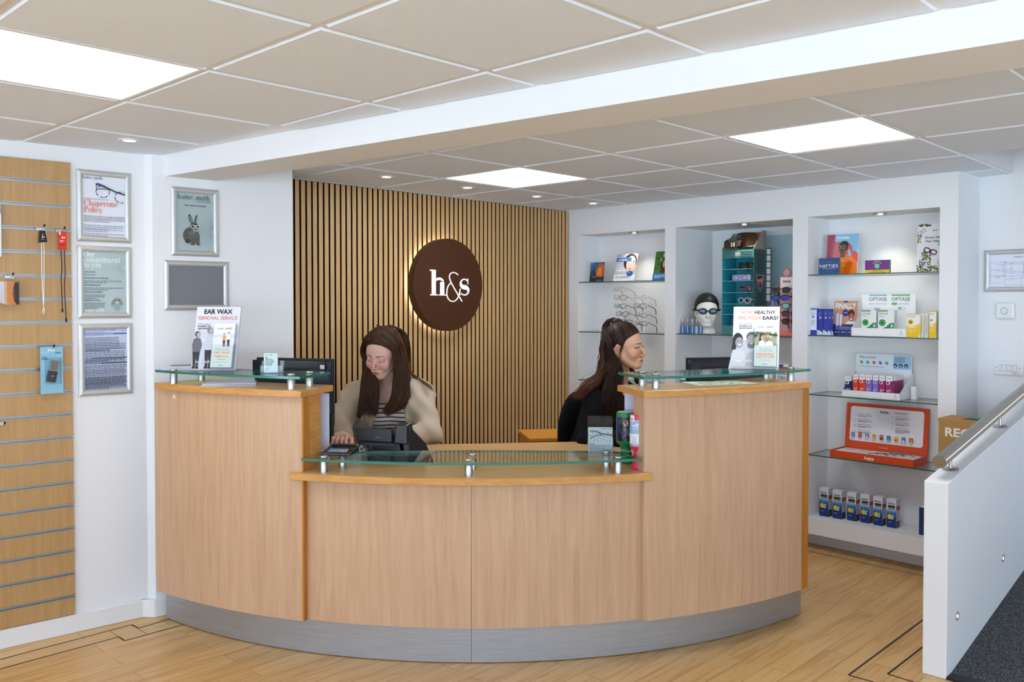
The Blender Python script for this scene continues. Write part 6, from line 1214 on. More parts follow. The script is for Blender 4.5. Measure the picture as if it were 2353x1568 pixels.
def head_field(L, eyes_open=False, smile=0.):
    ab = [np.abs(L[0]), L[1], L[2]]
    d = elp(L, (0, .014, .036), (.0735, .092, .080)); d = smin(d, elp(L, (0, -.030, .022), (.063, .056, .062)), .02)
    d = smin(d, elp(L, (0, -.030, -.032), (.054, .055, .066)), .022); d = smin(d, cap(ab, (.051, .008, -.040), (.020, -.058, -.089), .019, .016), .024); d = smin(d, elp(L, (0, -.071, -.090), (.025, .017, .016)), .020)
    d = smin(d, sph(ab, (.033, -.060, -.030), .026), .020); d = smin(d, cap(ab, (.010, -.083, .020), (.046, -.064, .018), .0075, .006), .012)
    d = smax(d, -elp(ab, (.0315, -.104, .003), (.0175, .0185, .0125)), .012)
    d = smin(d, elp(ab, (.0315, -.0735, .002), (.0145, .0135, .0115)), .0035)
    d = smin(d, cap(L, (0, -.083, .012), (0, -.1040, -.027), .0056, .0070), .011); d = smin(d, elp(L, (0, -.1060, -.0330), (.0082, .0078, .0068)), .006); d = smin(d, elp(ab, (.0115, -.0950, -.0360), (.0055, .0078, .0056)), .006)
    d = smax(d, -elp(ab, (.0058, -.101, -.0412), (.0032, .005, .003)), .003)
    mz = -.064+smile*(np.minimum(ab[0], .024)/.024)**2*.004
    d = smin(d, elp(L, (0, -.0745, -.064), (.027, .020, .019)), .012); Lm = [L[0], L[1], L[2]-(mz+.064)]
    d = smin(d, elp(Lm, (0, -.0838, -.0605), (.0195, .0056, .0030)), .006); d = smin(d, elp(Lm, (0, -.0836, -.0675), (.0165, .0058, .0038)), .006); d = smax(d, -elp(Lm, (0, -.0900, -.0640), (.0195, .0028, .0008)), .003)
    d = smax(d, -elp(L, (0, -.093, -.078), (.012, .005, .003)), .006)
    e = elp(ab, (.0735, .018, -.010), (.0070, .0155, .0265)); e = smax(e, -elp(ab, (.0815, .014, -.004), (.0060, .0090, .0160)), .003); e = smin(e, elp(ab, (.0765, .008, -.010), (.004, .005, .007)), .003); d = smin(d, e, .006)
    return d
def neck_field(P, H_, base, r0=.050, r1=.056): return cap(P, H_.w((0, .020, -.055)), base, r0*H_.s, r1)
def face_paint(V, H_, skin, blush, lip, brow, open_=False, iris='5c7c8c'):
    L = H_.loc([V[:, 0], V[:, 1], V[:, 2]]); x, y, z = L; ax = np.abs(x); C = np.tile(np.array(lin(skin)), (len(V), 1)); fr = (y < -.03)
    def mix(w_, c): nonlocal C; w_ = np.clip(w_, 0, 1)[:, None]; C = C*(1-w_)+np.array(lin(c))*w_
    g = lambda cx, cz, rx, rz: np.exp(-((ax-cx)/rx)**2-((z-cz)/rz)**2)*fr
    mix(g(.038, -.030, .020, .018)*.55, blush); mix(g(0, -.034, .012, .012)*.45, blush); mix(g(.0, -.09, .018, .012)*.2, blush); mix(((ax > .0735) & (z < .02) & (z > -.04))*.3, blush)
    mz = z+.064; inl = ((x/.0200)**2+(mz/(.0064))**2 < 1) & (y < -.074); mix(inl*.85, lip); mix((((x/.0195)**2+((mz)/.0013)**2 < 1) & (y < -.074))*.8, '5a2a26')
    t = (ax-.012)/.036; bz = .0215+.0035*np.sin(np.clip(t, 0, 1)*2.4)-.004*np.clip(t, 0, 1); mix(((t > 0) & (t < 1) & (np.abs(z-bz) < .0030*(1.15-t*.8)) & fr)*.85, brow)
    ex = (ax-.0315)/.0145
    if open_:
        ins = (np.abs(ex) < 1) & (np.abs(z-.001) < .0044*np.sqrt(np.clip(1-ex**2, 0, 1))) & (y < -.055); mix(ins*1., 'a8a3a2'); sx = x-np.sign(x)*.0315; gz = (sx-.003*1)**2+(z-.002)**2
        mix((ins & (gz < .0050**2))*1., iris); mix((ins & (gz < .0026**2))*1., '0c0a0a')
        up = (np.abs(ex) < 1.12) & (np.abs(z-(.001+.0052*np.sqrt(np.clip(1-(ex/1.12)**2, 0, 1)))) < .0021) & (y < -.05); mix(up*.95, '1c1210'); mix(((np.abs(ex) < 1) & (np.abs(z-(.001-.0048*np.sqrt(np.clip(1-ex**2, 0, 1)))) < .0009) & (y < -.05))*.5, '5a3a30')
    else:
        up = (np.abs(ex) < 1.1) & (np.abs(z-(-.0045-.0035*np.sqrt(np.clip(1-(ex/1.1)**2, 0, 1))+.002*ex)) < .0016) & (y < -.05); mix(up*.9, '33211d'); mix(g(.0315, .0025, .014, .005)*.35, 'b07c72')
        mix(((np.abs(ex) < 1) & (np.abs(z-(.0075+.0012*(1-ex**2))) < .0009) & (y < -.05))*.45, '8a5a4e')
    return C
def strands(name, curves, parent, rng, r=.0013, n=6, cols=('3b2618', '4a3020', '2c1b12'), jitter=.004, count=40, sides=4, wave=0., wfreq=40., taper=.25, parentless=False):
    """many fine tubes interpolated between guide curves; curves: list of groups, each a list of guides with equal point numbers"""
    Vs = []; Qs = []; Cs = []; nv = 0; ang = np.arange(sides)/sides*2*math.pi
    for grp in curves:
        G = np.array([g for g in grp['g']], float); m = G.shape[1]
        for c_ in range(int(grp.get('n', count))):
            w_ = rng.random()*(len(G)-1) if len(G) > 1 else 0; i = min(int(w_), len(G)-2) if len(G) > 1 else 0; f_ = w_-i; P = G[i]*(1-f_)+G[i+1]*f_ if len(G) > 1 else G[0].copy()
            # catmull resample
            tt = np.linspace(0, m-1, m*5-4)*(1.0 if rng.random() > .3 else rng.uniform(.82, .99)); k = np.clip(tt.astype(int), 0, m-2); u = (tt-k)[:, None]
            p0, p1, p2, p3 = P[np.clip(k-1, 0, m-1)], P[k], P[k+1], P[np.clip(k+2, 0, m-1)]
            C_ = .5*((2*p1)+(-p0+p2)*u+(2*p0-5*p1+4*p2-p3)*u**2+(-p0+3*p1-3*p2+p3)*u**3); j = grp.get('j', jitter); off = rng.normal(0, j, 3); s_ = np.linspace(0, 1, len(C_))[:, None]
            C_ = C_+off*(.35+.65*s_)+rng.normal(0, j*.6, 3)*s_**2
            wv = grp.get('wave', wave)
            if wv: ph = rng.uniform(0, 6.28); ph2 = rng.uniform(0, 6.28); ln = np.concatenate([[0], np.cumsum(np.linalg.norm(np.diff(C_, axis=0), axis=1))])[:, None]; fq = wfreq*rng.uniform(.85, 1.15); C_ = C_+wv*np.clip(s_*2.5, 0, 1)*np.concatenate([np.sin(ln*fq+ph), .6*np.cos(ln*fq+ph2), .35*np.sin(ln*fq*.7+ph2)], 1)
            T_ = np.gradient(C_, axis=0); T_ /= np.linalg.norm(T_, axis=1)[:, None]+1e-9; A = np.cross(T_, np.array([.3, .1, 1.])); A /= np.linalg.norm(A, axis=1)[:, None]+1e-9; B = np.cross(T_, A)
            rr = grp.get('r', r)*rng.uniform(.7, 1.3)*(1-(1-taper)*s_[:, 0]**3); ring = C_[:, None, :]+rr[:, None, None]*(np.cos(ang)[None, :, None]*A[:, None, :]+np.sin(ang)[None, :, None]*B[:, None, :]); q = len(C_)
            Vs.append(ring.reshape(-1, 3)); a = np.arange(q-1)[:, None]*sides+np.arange(sides)[None]; b = np.arange(q-1)[:, None]*sides+(np.arange(sides)[None]+1) % sides
            Qs.append(np.stack([a, b, b+sides, a+sides], -1).reshape(-1, 4)+nv); nv += q*sides; cl = grp.get('cols', cols); col = np.array(lin(cl[rng.integers(len(cl))]))*rng.uniform(.85, 1.15); Cs.append(np.tile(col, (q*sides, 1)))
    return np_mesh(name, np.concatenate(Vs), np.concatenate(Qs), M_HAIR, parent, np.concatenate(Cs))
def fingers(P, wrist, knuckle_c, across, fwd, down, k=.004, s=1., curl=.5):
    """palm with four bent fingers and a thumb; across points to the thumb side"""
    wv, kc, ac, fw_, dn = (np.array(v, float) for v in (wrist, knuckle_c, across, fwd, down)); d = None
    d = cap(P, wv, wv*.4+kc*.6, .024*s, .026*s); d = smin(d, cap(P, wv*.5+kc*.5+ac*.018*s, kc+ac*.028*s, .017*s, .0125*s), .015); d = smin(d, cap(P, wv*.5+kc*.5-ac*.018*s, kc-ac*.028*s, .017*s, .0115*s), .015); d = smin(d, cap(P, kc+ac*.028*s, kc-ac*.028*s, .0125*s, .0115*s), .012)
    for i, (o, L, c) in enumerate(((.029, .072, .8), (.010, .080, 1.), (-.010, .075, 1.1), (-.029, .060, 1.2))):
        b = kc+ac*o*s; a1 = .25*curl*c*2; a2 = a1+.55*curl*2*c; a3 = a2+.4*curl*2*c; pts = [b]; sp = ac*(.10*(o/.029))
        for l, a_ in ((L*.45, a1), (L*.32, a2), (L*.23, a3)): dr = fw_*math.cos(a_)+dn*math.sin(a_)+sp; pts.append(pts[-1]+dr/np.linalg.norm(dr)*l*s)
        d = smin(d, chain(P, pts, [.0098*s, .0090*s, .0082*s, .0070*s], .004), .004)
    b = wv*.62+kc*.38+ac*.026*s; p1 = b+ac*.022*s+fw_*.020*s+dn*.006*s; p2 = p1+ac*.008*s+fw_*.028*s+dn*.006*s; p3 = p2+fw_*.022*s-ac*.002*s+dn*.006*s
    return smin(d, chain(P, [b, p1, p2, p3], [.0145*s, .0120*s, .0102*s, .0080*s], .006), .008)
def folds(P, amp, seeds): return amp*sum(np.sin(P[0]*a+P[1]*b+P[2]*c+p) for a, b, c, p in seeds)
def px3(x, y, Y): p = at_Y(x, y, Y); return (p.x, p.y, p.z)
rng = np.random.default_rng(11)
# ---------------------------------------------------------------- woman in the cardigan
def woman_cardigan():
    t = thing('person', 'seated woman with long straight brown hair, beige cardigan and striped top, looking down', 'person', Matrix.Translation((0, 0, 0)))
    Hd = Head(px3(879, 813, 4.74), math.radians(-17), math.radians(20), math.radians(5), 1.10)
    nb = px3(905, 893, 4.84); ch = (-.650, 4.90, .88); pv = (-.63, 5.02, .52); sR = px3(822, 908, 4.86); sL = px3(964, 908, 4.84)
    eR = px3(778, 972, 4.74); wR = px3(789, 1003, 4.60); kR = px3(783, 1003, 4.525); eL = px3(985, 992, 4.68); wL = px3(906, 1018, 4.52); kL = px3(880, 1022, 4.44)
    fwd = np.array((-.05, -1, -.10)); fwd /= np.linalg.norm(fwd)
    def arms(P, g=0.): return smin(chain(P, [sR, eR, wR], [.050+g, .040+g, .026+g]), chain(P, [sL, eL, wL], [.050+g, .040+g, .026+g]), .01)
    def torso(P, g=0.):
        d = cap(P, (ch[0], ch[1]+.01, .98), pv, .115+g, .135+g); d = smin(d, cap(P, sR, sL, .052+g, .052+g), .07); d = smin(d, cap(P, (ch[0]-.085, ch[1]-.02, .93), (ch[0]-.07, ch[1]+.03, .72), .085+g, .085+g), .05); d = smin(d, cap(P, (ch[0]+.085, ch[1]-.02, .93), (ch[0]+.07, ch[1]+.03, .72), .085+g, .085+g), .05)
        d = smin(d, sph(P, (ch[0]-.075, ch[1]-.095, .895), .062+g), .05); return smin(d, sph(P, (ch[0]+.065, ch[1]-.100, .895), .062+g), .05)
    def legs(P, g=0.):
        d = None
        for s in (-1, 1): e = chain(P, [(pv[0]+s*.09, pv[1], pv[2]), (pv[0]+s*.11, pv[1]-.42, .50), (pv[0]+s*.10, pv[1]-.38, .08), (pv[0]+s*.10, pv[1]-.52, .04)], [.085+g, .058+g, .040+g, .034+g]); d = e if d is None else smin(d, e, .02)
        return d
    def body(P):
        d = head_field(Hd.loc(P), smile=1.)*Hd.s; d = smin(d, neck_field(P, Hd, (nb[0], nb[1]+.01, nb[2]-.02), .047, .054), .018); tr = smin(torso(P), arms(P), .03); tr = smin(tr, cap(P, (nb[0]-.05, nb[1]-.03, nb[2]-.045), (nb[0]+.05, nb[1]-.03, nb[2]-.045), .035), .05); d = smin(d, tr, .035)
        d = smin(d, legs(P), .04); d = smin(d, fingers(P, wR, kR, (1, -.1, 0.), (-.02, -1, -.18), (0, -.15, -1), curl=.62, s=1.08), .012); return smin(d, fingers(P, wL, kL, (-.3, .9, 0.), (-.9, -.4, -.05), (0, 0, -1), curl=.4), .012)
    c = Hd.c; lo = (c[0]-.16, c[1]-.17, .90); hi = (c[0]+.16, c[1]+.22, c[2]+.17); hlo = (wR[0]-.075, wR[1]-.22, .74); hhi = (wR[0]+.075, wR[1]+.01, .87)
    fine = nets(body, lo, hi, .0019); hand = nets(body, hlo, hhi, .002)
    rest = nets(body, (-1.2, 4.2, 0), (-.2, 5.35, 1.30), .008, 4); rest = cutbox(*cutbox(*rest, np.array(lo)+.004, np.array(hi)-.004), np.array(hlo)+.004, np.array(hhi)-.004)
    V, Q = joinVQ([fine, hand, rest]); o = np_mesh('body', V, Q, M_SKIN, t, face_paint(V, Hd, 'e0b4a2', 'd0857a', 'b8686a', '5a3d30'))
    # striped top
    def top(P):
        d = smin(torso(P, .008), arms(P, .004), .03); v = [P[0]-(nb[0]-.012), P[1], P[2]]; zz = P[2]-.975; vn = (np.abs(v[0])-.003-.42*np.clip(zz, 0, 1)); vn = np.maximum(vn, -zz); vn = np.maximum(vn, P[1]-4.86); d = smax(d, -vn, .006); return smax(d, sph(P, (nb[0], nb[1]-.0, nb[2]+.06), .098)*-1, .01)
    V, Q = nets(top, (-1.0, 4.6, .48), (-.30, 5.25, 1.08), .0045, 4); np_mesh('striped_top', V, Q, stripe_mat(), t)
    # cardigan with open front
    sd = [(28, 6, 16, 0.), (11, 25, 30, 1.3), (46, 9, -21, 2.1), (60, 20, 52, .7)]
    def card_(P):
        d = smin(torso(P, .026), arms(P, .022), .045); d = smin(d, cap(P, sR, eR, .060, .057), .04); d = smin(d, cap(P, sL, eL, .060, .060), .04); d = smin(d, cap(P, eR, wR, .060, .040), .02); d = smin(d, cap(P, eL, wL, .062, .044), .02)
        d = smin(d, cap(P, (sR[0]+.035, sR[1]+.02, .90), (sR[0]+.05, sR[1]+.06, .60), .062, .09), .05); d = smin(d, cap(P, (sL[0]-.035, sL[1]+.02, .90), (sL[0]-.05, sL[1]+.06, .60), .062, .09), .05); d = d+folds(P, .0034, sd); fr = -24; rx = P[2]; w_ = .070+.045*np.clip((.93-P[2])/.18, 0, 1)-.030*np.clip((P[2]-.97)/.1, 0, 1); xc = ch[0]-.005-.02*np.clip((.93-P[2])/.2, 0, 1); slot = np.maximum(np.abs(P[0]-xc)-w_, P[1]-(ch[1]-.035)); d = smax(d, -slot, .012)
        d = smax(d, -sph(P, (nb[0]-.002, nb[1]-.04, nb[2]+.045), .088), .012); return d
    V, Q = nets(card_, (-1.12, 4.40, .50), (-.25, 5.25, 1.13), .0055, 4); np_mesh('cardigan', V, Q, knit_mat('beige_knit', 'b5a48d', 'c9baa5', 'X', 640), t)
    def trousers(P): return smax(smin(legs(P, .012), cap(P, (pv[0]-.05, pv[1], pv[2]), (pv[0]+.05, pv[1], pv[2]), .15), .04), P[2]-.60, .01)
    V, Q = nets(trousers, (-1.0, 4.3, .05), (-.25, 5.3, .70), .011, 3); np_mesh('trousers', V, Q, mat('dark_trousers', '22242a', .9), t)
    # necklace
    b = MB().use(mat('silver', 'c8c6c0', .25, 1.)); q = [px3(886+4*k, 888+11*math.sin(math.pi*min(k/4.6, 1.))*1.0+k*1.2, 4.715-.004*k) for k in range(6)]; b.tube(q, .0008, 5); b.use(mat('turquoise', '7fc4b8', .3)); b.ell(px3(890, 901.5, 4.700), (.0042, .003, .0042), 10, 8); b.build('necklace', t, smooth=True)
    # hair: cap, curtains, loose strands
    def capf(P):
        L = Hd.loc(P); d = elp(L, (0, .022, .040), (.083, .100, .088)); d = smin(d, elp(L, (0, .055, -.03), (.068, .058, .085)), .03); ab = np.abs(L[0])
        face = np.maximum(elp(L, (0, -.075, -.022), (.068-0*ab, .085, .094)), -(L[2]-.2)); d = smax(d, -face, .008); d = smax(d, -(L[2]+.115), .01); part = np.maximum(np.abs(L[0]+.012)-.0016, .085-L[2]*1.0-.0)
        return d*Hd.s
    V, Q = nets(capf, c-np.array((.17, .17, .17)), c+np.array((.17, .2, .19)), .0024); L = Hd.loc([V[:, 0], V[:, 1], V[:, 2]]); C = np.tile(np.array(lin('38241a')), (len(V), 1)); pm_ = ((np.abs(L[0]+.014) < .0013) & (L[1] < .04) & (L[2] > .055))[:, None]; C = np.where(pm_, np.array(lin('a98872')), C)
    hc = np_mesh('hair', V, Q, M_HAIR, t, C)
    W = Hd.w; cols = ('3a2417', '4c3120', '2c1a11', '5a3b26', '432a1b'); grp = []
    hl = lambda *p: [tuple(W(q)) for q in p]
    # from the parting down over each side, then falling in front of the shoulders
    def side(sg, fr_, y0, ctr, n, j=.004, r=.0014, cols_=cols):
        P0 = (-.013+sg*.003, y0, .125-.35*max(0, abs(y0+.02)-.02)**1.2*1.2-(.018 if y0 < -.06 else 0)); return [tuple(W(P0)), tuple(W((sg*.045-.008, y0*.96, .108-(.012 if y0 < -.05 else 0)))), tuple(W((sg*.078, y0*.82-.0, .060))), tuple(W((sg*.086, y0*.62+fr_, .0)))]+ctr
    LFT = lambda Y, a, m_=0: [px3(a[i][0]+m_, a[i][1], Y+a[i][2]) for i in range(len(a))]
    cL1 = LFT(4.66, [(848, 860, .03), (846, 900, .0), (851, 930, -.01), (858, 951, -.02)]); cL2 = LFT(4.66, [(836, 860, .05), (832, 900, .02), (828, 935, .0), (824, 958, -.005)]); cL3 = LFT(4.66, [(862, 872, .02), (866, 900, .0), (864, 930, -.01), (862, 952, -.02)])
    fr_g = lambda sg: [tuple(W((-.013+sg*.004, -.062, .0935))), tuple(W((sg*.040-.004, -.058, .086))), tuple(W((sg*.071, -.040, .058))), tuple(W((sg*.083, -.012, .0)))]
    grp.append(dict(g=[fr_g(-1)+cL3, side(-1, -.01, -.062, cL3, 0), side(-1, .0, -.03, cL1, 0), side(-1, .01, .01, cL2, 0), side(-1, .02, .05, LFT(4.72, [(838, 860, .06), (834, 900, .03), (832, 930, .02), (830, 950, .0)]), 0)], n=1050, r=.0011, j=.0055, cols=cols))
    cR1 = LFT(4.64, [(917, 862, .03), (916, 900, .02), (906, 932, .0), (889, 955, -.01)]); cR2 = LFT(4.66, [(930, 862, .05), (932, 900, .03), (924, 925, .0), (912, 945, .0)]); cR3 = LFT(4.64, [(907, 868, .03), (905, 900, .01), (899, 925, .0), (883, 945, -.01)])
    fr_h = lambda sg: [tuple(W((-.013+sg*.003, -.070, .083))), tuple(W((sg*.036-.002, -.067, .075))), tuple(W((sg*.066, -.050, .050))), tuple(W((sg*.081, -.016, .0)))]
    for sg, cc in ((-1, cL3), (1, cR3)): grp.append(dict(g=[fr_h(sg)+cc, fr_g(sg)+cc], n=220, r=.0010, j=.0025, cols=cols))
    bk = [LFT(4.78, [(930, 850, .08), (940, 880, .06), (940, 905, .03), (935, 925, .02)])]
    for yy in (.03, .07, .105): grp.append(dict(g=[[tuple(W((-.015, yy-.02, .120-.25*yy))), tuple(W((.035, yy+.005, .112-.25*yy))), tuple(W((.072, yy*.9, .060))), tuple(W((.088, yy*.8, .0)))]+bk[0], [tuple(W((-.015, yy+.01, .114-.3*yy))), tuple(W((.035, yy+.03, .100-.3*yy))), tuple(W((.068, yy+.01, .050))), tuple(W((.082, yy, .0)))]+bk[0], ], n=260, r=.0011, j=.004, cols=cols+('6a472c',)))
    grp.append(dict(g=[[tuple(W((-.02, yy, .118-.2*abs(yy)))), tuple(W((-.055, yy, .095-.2*abs(yy)))), tuple(W((-.080, yy, .04))), tuple(W((-.086, yy, -.02)))]+cL2 for yy in (.0, .05, .08)], n=300, r=.0011, j=.004, cols=cols))
    grp.append(dict(g=[fr_g(1)+cR3, side(1, -.02, -.055, cR3, 0), side(1, -.01, -.03, cR1, 0), side(1, .0, .0, cR2, 0), side(1, .02, .05, LFT(4.74, [(938, 862, .08), (944, 890, .06), (946, 910, .03), (938, 935, .02)]), 0)], n=1150, r=.0011, j=.0055, cols=cols+('6a472c',)))
    # over the far shoulder, thin and lighter brown
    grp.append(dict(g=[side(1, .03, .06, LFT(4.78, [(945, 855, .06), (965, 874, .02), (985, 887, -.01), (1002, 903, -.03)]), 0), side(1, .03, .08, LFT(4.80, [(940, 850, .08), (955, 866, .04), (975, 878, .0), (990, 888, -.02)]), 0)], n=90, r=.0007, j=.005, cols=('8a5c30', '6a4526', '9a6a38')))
    cc_, rr_ = np.array((0, .022, .040)), np.array((.083, .100, .088))
    def sw(h, k, m=6):
        h, k = np.array(h, float), np.array(k, float); out = []
        for t_ in np.linspace(0, 1, m): q = (h-cc_)*(1-t_)+(k-cc_)*t_; out.append(tuple(W(cc_+q/np.linalg.norm(q/rr_)*(1.015+.03*math.sin(math.pi*t_)))))
        return out
    for s_ in (-1, 1): grp.append(dict(g=[sw((-.013+s_*.003, y_, .13), (s_*.085, y_*.75+.02, .0)) for y_ in (-.05, -.02, .01, .04, .07, .10)], n=520, r=.0011, j=.0018, cols=cols+('6a472c',)))
    # back of the head down the back
    grp.append(dict(g=[[tuple(W((-.02+.03*k, .03+.03*abs(k), .124))), tuple(W((.05*k, .11, .08))), tuple(W((.06*k, .125, 0))), (c[0]+.07*k+.02, 5.0, 1.08), (c[0]+.08*k+.03, 5.06, .98)] for k in (-1, 0, 1, 1.4)], n=400, r=.0015, j=.005, cols=cols))
    strands('hair_strands', grp, hc, rng); return t
woman_cardigan()
# ---------------------------------------------------------------- dark haired woman in profile
def woman_black():
    t = thing('person', 'seated woman in black jacket with long wavy dark hair, seen in profile facing right', 'person', Matrix.Translation((0, 0, 0)))
    Hd = Head(px3(1436, 798, 4.80), math.radians(60), math.radians(1), math.radians(-2), 1.08)
    nb = px3(1418, 893, 4.86); ch = (.525, 4.88, .86); pv = (.41, 4.98, .52); sR = px3(1372, 925, 4.72); sL = px3(1430, 905, 5.03)
    eR = px3(1352, 1010, 4.66); wR = (.66, 4.50, .795); kR = (.74, 4.48, .79); eL = (.70, 5.05, .82); wL = (.86, 4.80, .80); kL = (.92, 4.74, .80)
    def arms(P, g=0.): return smin(chain(P, [sR, eR, wR], [.050+g, .040+g, .026+g]), chain(P, [sL, eL, wL], [.050+g, .040+g, .026+g]), .01)
    def torso(P, g=0.):
        d = cap(P, (ch[0], ch[1], .94), pv, .098+g, .125+g); d = smin(d, cap(P, sR, sL, .052+g, .052+g), .07); d = smin(d, cap(P, (ch[0]+.03, ch[1]-.07, .92), (ch[0]-.04, ch[1]-.05, .70), .085+g), .05); d = smin(d, cap(P, (ch[0]+.03, ch[1]+.07, .92), (ch[0]-.04, ch[1]+.05, .70), .085+g), .05)
        d = smin(d, sph(P, (ch[0]+.105, ch[1]-.07, .87), .058+g), .05); return smin(d, sph(P, (ch[0]+.105, ch[1]+.07, .87), .058+g), .05)
    def legs(P, g=0.):
        d = None
        for s in (-1, 1): e = chain(P, [(pv[0], pv[1]+s*.09, pv[2]), (pv[0]+.42, pv[1]+s*.11, .50), (pv[0]+.38, pv[1]+s*.10, .08), (pv[0]+.52, pv[1]+s*.10, .04)], [.085+g, .058+g, .040+g, .034+g]); d = e if d is None else smin(d, e, .02)
        return d
    def body(P):
        d = head_field(Hd.loc(P), True, .8)*Hd.s; d = smin(d, neck_field(P, Hd, (nb[0]+.005, nb[1]+.01, nb[2]-.02), .045, .052), .018); tr = smin(torso(P), arms(P), .03); tr = smin(tr, cap(P, (nb[0]+.035, nb[1]-.05, nb[2]-.05), (nb[0]+.035, nb[1]+.05, nb[2]-.05), .035), .05); d = smin(d, tr, .035)
        d = smin(d, legs(P), .04); d = smin(d, fingers(P, wR, kR, (0, 1, 0.), (1, -.1, -.1), (0, 0, -1), curl=.5), .012); return smin(d, fingers(P, wL, kL, (-.5, -.5, 0.), (.7, -.7, -.05), (0, 0, -1), curl=.4), .012)
    c = Hd.c; lo = (c[0]-.17, c[1]-.17, .90); hi = (c[0]+.17, c[1]+.19, c[2]+.17); hlo = (wR[0]-.01, wR[1]-.08, .74); hhi = (wR[0]+.20, wR[1]+.06, .87)
    fine = nets(body, lo, hi, .0019); hand = nets(body, hlo, hhi, .0026); rest = nets(body, (.05, 4.3, 0), (1.1, 5.4, 1.30), .008, 4); rest = cutbox(*cutbox(*rest, np.array(lo)+.004, np.array(hi)-.004), np.array(hlo)+.004, np.array(hhi)-.004)
    V, Q = joinVQ([fine, hand, rest]); np_mesh('body', V, Q, M_SKIN, t, face_paint(V, Hd, 'd6a688', 'c17a62', 'c0686a', '33211a', True))
    def top(P):
        d = smin(torso(P, .007), arms(P, .004), .03); return smax(d, -sph(P, (nb[0]+.06, nb[1]-.01, nb[2]-.005), .108), .01)
    V, Q = nets(top, (.1, 4.6, .48), (.85, 5.25, 1.08), .007, 4); np_mesh('cream_top', V, Q, mat('cream_jersey', 'c9bca4', .85), t)
    sd = [(28, 6, 16, 0.), (11, 25, 30, 1.3)]
    def jk(P):
        d = smin(torso(P, .022), arms(P, .018), .045); d = smin(d, cap(P, eR, wR, .052, .040), .02); d = d+folds(P, .0022, sd); slot = np.maximum(np.abs(P[1]-ch[1]-.01)-.075, (ch[0]+.035)-P[0]); d = smax(d, -slot, .012); return smax(d, -sph(P, (nb[0]+.05, nb[1]-.0, nb[2]+.01), .105), .012)
    V, Q = nets(jk, (.08, 4.35, .50), (1.0, 5.3, 1.13), .006, 4); np_mesh('black_jacket', V, Q, mat('black_jersey', '0c0b0d', .9, spec=.2, bump=.3, bscale=400), t)
    def trousers(P): return smax(smin(legs(P, .012), cap(P, (pv[0], pv[1]-.05, pv[2]), (pv[0], pv[1]+.05, pv[2]), .15), .04), P[2]-.60, .01)
    V, Q = nets(trousers, (.1, 4.7, .05), (1.0, 5.35, .70), .011, 3); np_mesh('trousers', V, Q, mat('dark_trousers', '22242a', .9), t)
    b = MB().use(mat('gold', 'd8a850', .2, 1.)); W = Hd.w
    for dz in (0, .006): e = W((-.084, .012+dz*.6, -.036+dz)); b.tube([(e[0]+.0045*math.cos(a)*.8, e[1]-.001, e[2]-.004+.0045*math.sin(a)) for a in np.linspace(0, 2*math.pi, 13)[:-1]], .0011, 6, closed=True)
    b.build('earring', t, smooth=True)
    def capf(P):
        L = Hd.loc(P); ab = np.abs(L[0]); d = elp(L, (0, .020, .040), (.080, .098, .087)); d = smin(d, elp(L, (0, .06, -.02), (.066, .052, .085)), .03)
        face = elp(L, (0, -.088, -.030), (.078, .088, .096)); d = smax(d, -face, .008); d = smax(d, -elp([ab, L[1], L[2]], (.082, .010, -.018), (.030, .026, .040)), .006); d = smax(d, -(L[2]+.11), .01)
        d = smin(d, elp(L, (-.005, .042, .128), (.022, .028, .018)), .014); return d*Hd.s
    V, Q = nets(capf, c-np.array((.18, .17, .17)), c+np.array((.17, .2, .21)), .0024); C = np.tile(np.array(lin('2c1c14')), (len(V), 1)); hc = np_mesh('hair', V, Q, M_HAIR, t, C)
    cols = ('24160f', '30201a', '1a100b', '3c281c', '482c1e'); grp = []; S = -1
    # swept back from the hairline to the crown knot
    for z0, y0, n_ in ((.075, -.072, 3), (.055, -.07, 3)): pass
    cc_, rr_ = np.array((0, .020, .040)), np.array((.080, .098, .087))
    def sw(h, k, m=5, lift=1.02):
        h, k = np.array(h, float), np.array(k, float); out = []
        for t_ in np.linspace(0, 1, m): q = (h-cc_)*(1-t_)+(k-cc_)*t_; out.append(tuple(W(cc_+q/np.linalg.norm(q/rr_)*(lift+.02*math.sin(math.pi*t_)))))
        return out
    knot = (0, .046, .130); hl_ = [(0, -.078, .078), (.030, -.070, .072), (.054, -.052, .058), (.068, -.032, .042), (.077, -.008, .032)]
    for s_ in (-1, 1): grp.append(dict(g=[sw((s_*p[0], p[1], p[2]), knot) for p in hl_], n=620, r=.0010, j=.0016, cols=cols))
    for s_ in (-1, 1): grp.append(dict(g=[sw(p, q) for p, q in (((s_*.076, .004, .040), (s_*.080, .045, -.03)), ((s_*.060, .030, .090), (s_*.076, .060, -.03)), ((s_*.035, .055, .115), (s_*.060, .085, -.02)), ((0, .07, .12), (s_*.02, .11, -.02)))], n=520, r=.0011, j=.002, cols=cols))
    # tail from the knot down the back of the head
    def F_(Y, pts): return [px3(x, y, Y+d) for x, y, d in pts]
    kt = [tuple(W((0, .046, .122))), tuple(W((-.01, .072, .135))), tuple(W((-.02, .100, .10)))]
    grp.append(dict(g=[kt+F_(4.78, [(1390, 790, 0), (1383, 830, 0), (1380, 870, .0), (1385, 910, -.04)]), kt+F_(4.74, [(1400, 790, -.03), (1400, 830, -.03), (1400, 875, -.05), (1412, 930, -.07)]), [tuple(W((0, .040, .126))), tuple(W((0, .066, .140))), tuple(W((.0, .110, .09)))]+F_(4.84, [(1384, 800, .03), (1378, 840, .02), (1372, 870, .0), (1362, 890, -.05)])], n=700, r=.0011, j=.008, wave=.006, cols=cols))
